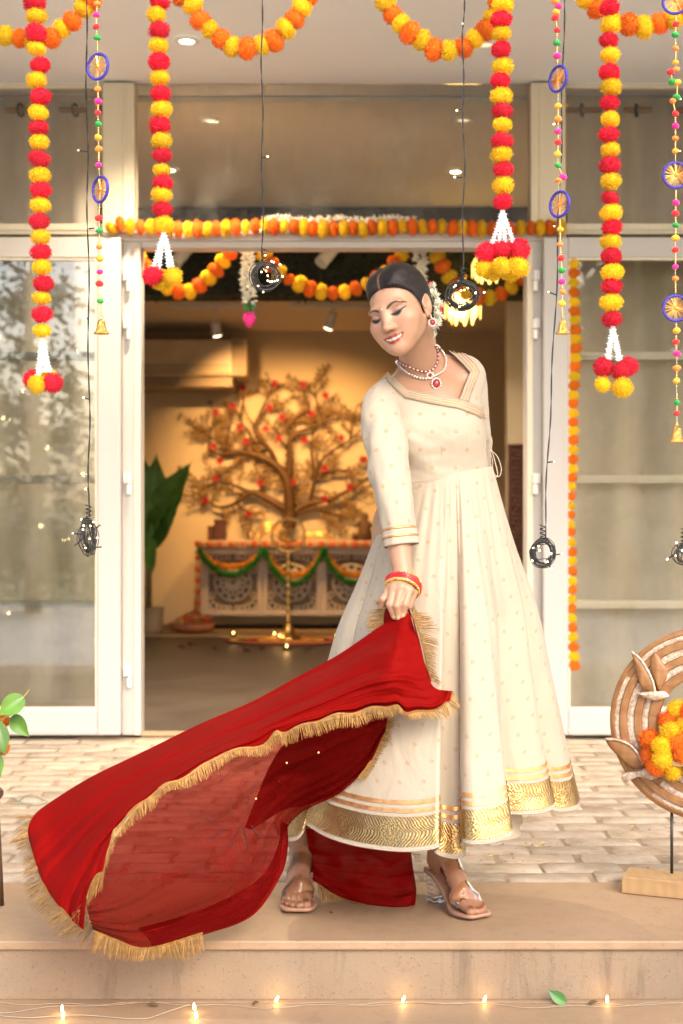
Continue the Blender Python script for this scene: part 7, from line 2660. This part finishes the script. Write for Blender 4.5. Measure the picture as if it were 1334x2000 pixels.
# ---- lotus shaped lamps just inside the doorway
M_PLAMP = emit("glowing_petal", (1.0, .60, .12), 1.4)
M_PLAMP2 = emit("glowing_petal_core", (1.0, .78, .34), 2.5)
for (px, y0, y1, w, lab) in ((904, 560, 634, 34, "lit yellow lotus lamp hanging behind the tangled wire coil"), (953, 488, 552, 30, "lit yellow lotus lamp behind the red and yellow tassel cluster")):
    d_ = 8.72
    t = thing("lotus_lamp", lab, "lamp", P(px, y1, d_), "lit lotus lamps inside the doorway")
    top = P(px, y0, d_)
    h_ = (y1 - y0) * d_ / F
    for ring, (n_, rr_, ln) in enumerate(((8, w * d_ / F, .86), (7, w * .62 * d_ / F, 1.0))):
        for k in range(n_):
            a = k / n_ * 6.283 + ring * .4
            o_ = Vector((math.cos(a), math.sin(a), 0)); s_ = Vector((-math.sin(a), math.cos(a), 0))
            G = []
            for i in range(9):
                s = i / 8
                r_ = rr_ * math.sin(min(1, s * 1.25 + .12) * math.pi * .56)
                wd = .026 * math.sin(math.pi * (s * .93 + .05)) ** .7
                c = top + o_ * r_ - Vector((0, 0, h_ * ln * s))
                G.append([tuple(c - s_ * wd), tuple(c + o_ * .006), tuple(c + s_ * wd)])
            MB().grid(G).build("petal", M_PLAMP, t, smooth=True)
    m = MB(); m.ball(top - Vector((0, 0, h_ * .55)), (.030, .030, .05), 12, 8); m.build("bulb", M_PLAMP2, t, smooth=True)
    m = MB(); m.tube([top + Vector((0, 0, .005)), top + Vector((.015, .02, .07)), top + Vector((.05, .20, .10))], .008, 6); m.build("hanger", M_BRASS, t, smooth=True)

# ============================================================ THE GARDEN BEHIND THE CAMERA (mirrored in the glass)
M_BARK = mat("bark", (.12, .08, .05), .9, var=.4, vscale=8, bump=.6, bscale=30, bdist=.02)
M_TLV = mat("garden_leaf", (.045, .10, .02), .5, var=.45, vscale=2)
gr = random.Random(9)
def garden_tree(x, y, z0, z1, rad, n_, label, wide=1.0, ls=.10, trunk=.10):
    t = thing("garden_tree", label, "tree", (x, y, -.3), "garden trees facing the house")
    m = MB(); m.tube([Vector((x, y, -.32)), Vector((x + .05, y, (z0 + z1) * .3)), Vector((x - .04, y + .03, z1 * .7)), Vector((x, y, z1 * .92))], [trunk, trunk * .8, trunk * .5, trunk * .15], 9)
    for k in range(14):
        zz = z0 + (z1 - z0) * (k + .5) / 15; a = k * 2.4
        m.tube([Vector((x, y, zz)), Vector((x + math.cos(a) * rad * .5, y + math.sin(a) * rad * .5, zz + .15)), Vector((x + math.cos(a) * rad * .9, y + math.sin(a) * rad * .9, zz + .4))], [trunk * .3, trunk * .18, .01], 6)
    m.build("trunk", M_BARK, t, smooth=True)
    cl = [(gr.uniform(0, 6.28), gr.uniform(z0, z1), gr.random() ** .5, gr.uniform(.2, .42)) for _ in range(46)]
    m = MB()
    for k in range(n_):
        a, zz, q, cr_ = gr.choice(cl)
        u = (zz - z0) / (z1 - z0)
        rr_ = rad * q * (1 - .55 * u ** 2)
        c = Vector((x + math.cos(a) * rr_, y + math.sin(a) * rr_, zz)) + Vector((gr.gauss(0, 1), gr.gauss(0, 1), gr.gauss(0, .8))) * cr_ * .5 * wide
        d_ = Vector((gr.gauss(0, 1), gr.gauss(0, 1), gr.gauss(-.5, .8))).normalized(); s = ls * gr.uniform(.6, 1.3)
        e = d_.orthogonal().normalized() * s * .34
        m.add([c, c + d_ * s * .55 + e, c + d_ * s * 1.2, c + d_ * s * .55 - e], [(0, 1, 2), (0, 2, 3)])
    tag(m.build("crown", M_TLV, t), kind='stuff')
garden_tree(-3.55, -3.6, .3, 4.4, .62, 3200, "slim leafy tree standing in front of the left glass door")
garden_tree(-6.5, -8.0, 1.0, 6.0, 1.7, 2600, "broad garden tree farther back to the left", 1.6, .16, .16)
garden_tree(3.7, -4.2, -.2, 4.3, 1.35, 9000, "dense leafy tree standing in front of the right glass door", 1.6, .20, .12)  # added to block the bright sky reflected in the right door
garden_tree(7.5, -10.0, 1.0, 6.5, 1.9, 2600, "broad garden tree farther back to the right", 1.6, .16, .16)
gl_ = thing("tree_fairy_lights", "string of warm fairy lights wound round the slim garden tree", "fairy lights", (-3.55, -3.6, -.3))
M_GLINT = emit("garden_bulb", (1.0, .70, .28), 70)
sp_ = [Vector((-3.4 + .95 * math.sin(k * .9) + gr.gauss(0, .2), -2.75 + .3 * math.cos(k * .9), -.1 + k * .075 + gr.gauss(0, .1))) for k in range(0, 44, 2)]
m = MB(); m.tube(sp_, .003, 4); m.build("wire", M_BLACK, gl_)
bm_g = MB().ball((0, 0, 0), 1, 8, 6).mesh("bulb"); bm_g.materials.append(M_GLINT)
for p in sp_: inst("bulb", bm_g, p, gl_, None, .006)
hg = thing("hedge", "clipped hedge along the far side of the lawn", "hedge", (0, -7.0, -.3))
m = MB()
for k in range(9000):
    c = Vector((gr.uniform(-12, 12), -7.0 + gr.uniform(-.35, .35), -.3 + gr.random() ** .7 * .95))
    d_ = Vector((gr.gauss(0, 1), gr.gauss(.4, 1), gr.gauss(.3, 1))).normalized(); s = .11
    e = d_.orthogonal().normalized() * s * .4
    m.add([c, c + d_ * s * .5 + e, c + d_ * s, c + d_ * s * .5 - e], [(0, 1, 2), (0, 2, 3)])
tag(m.build("leaves", M_TLV, hg), kind='stuff')
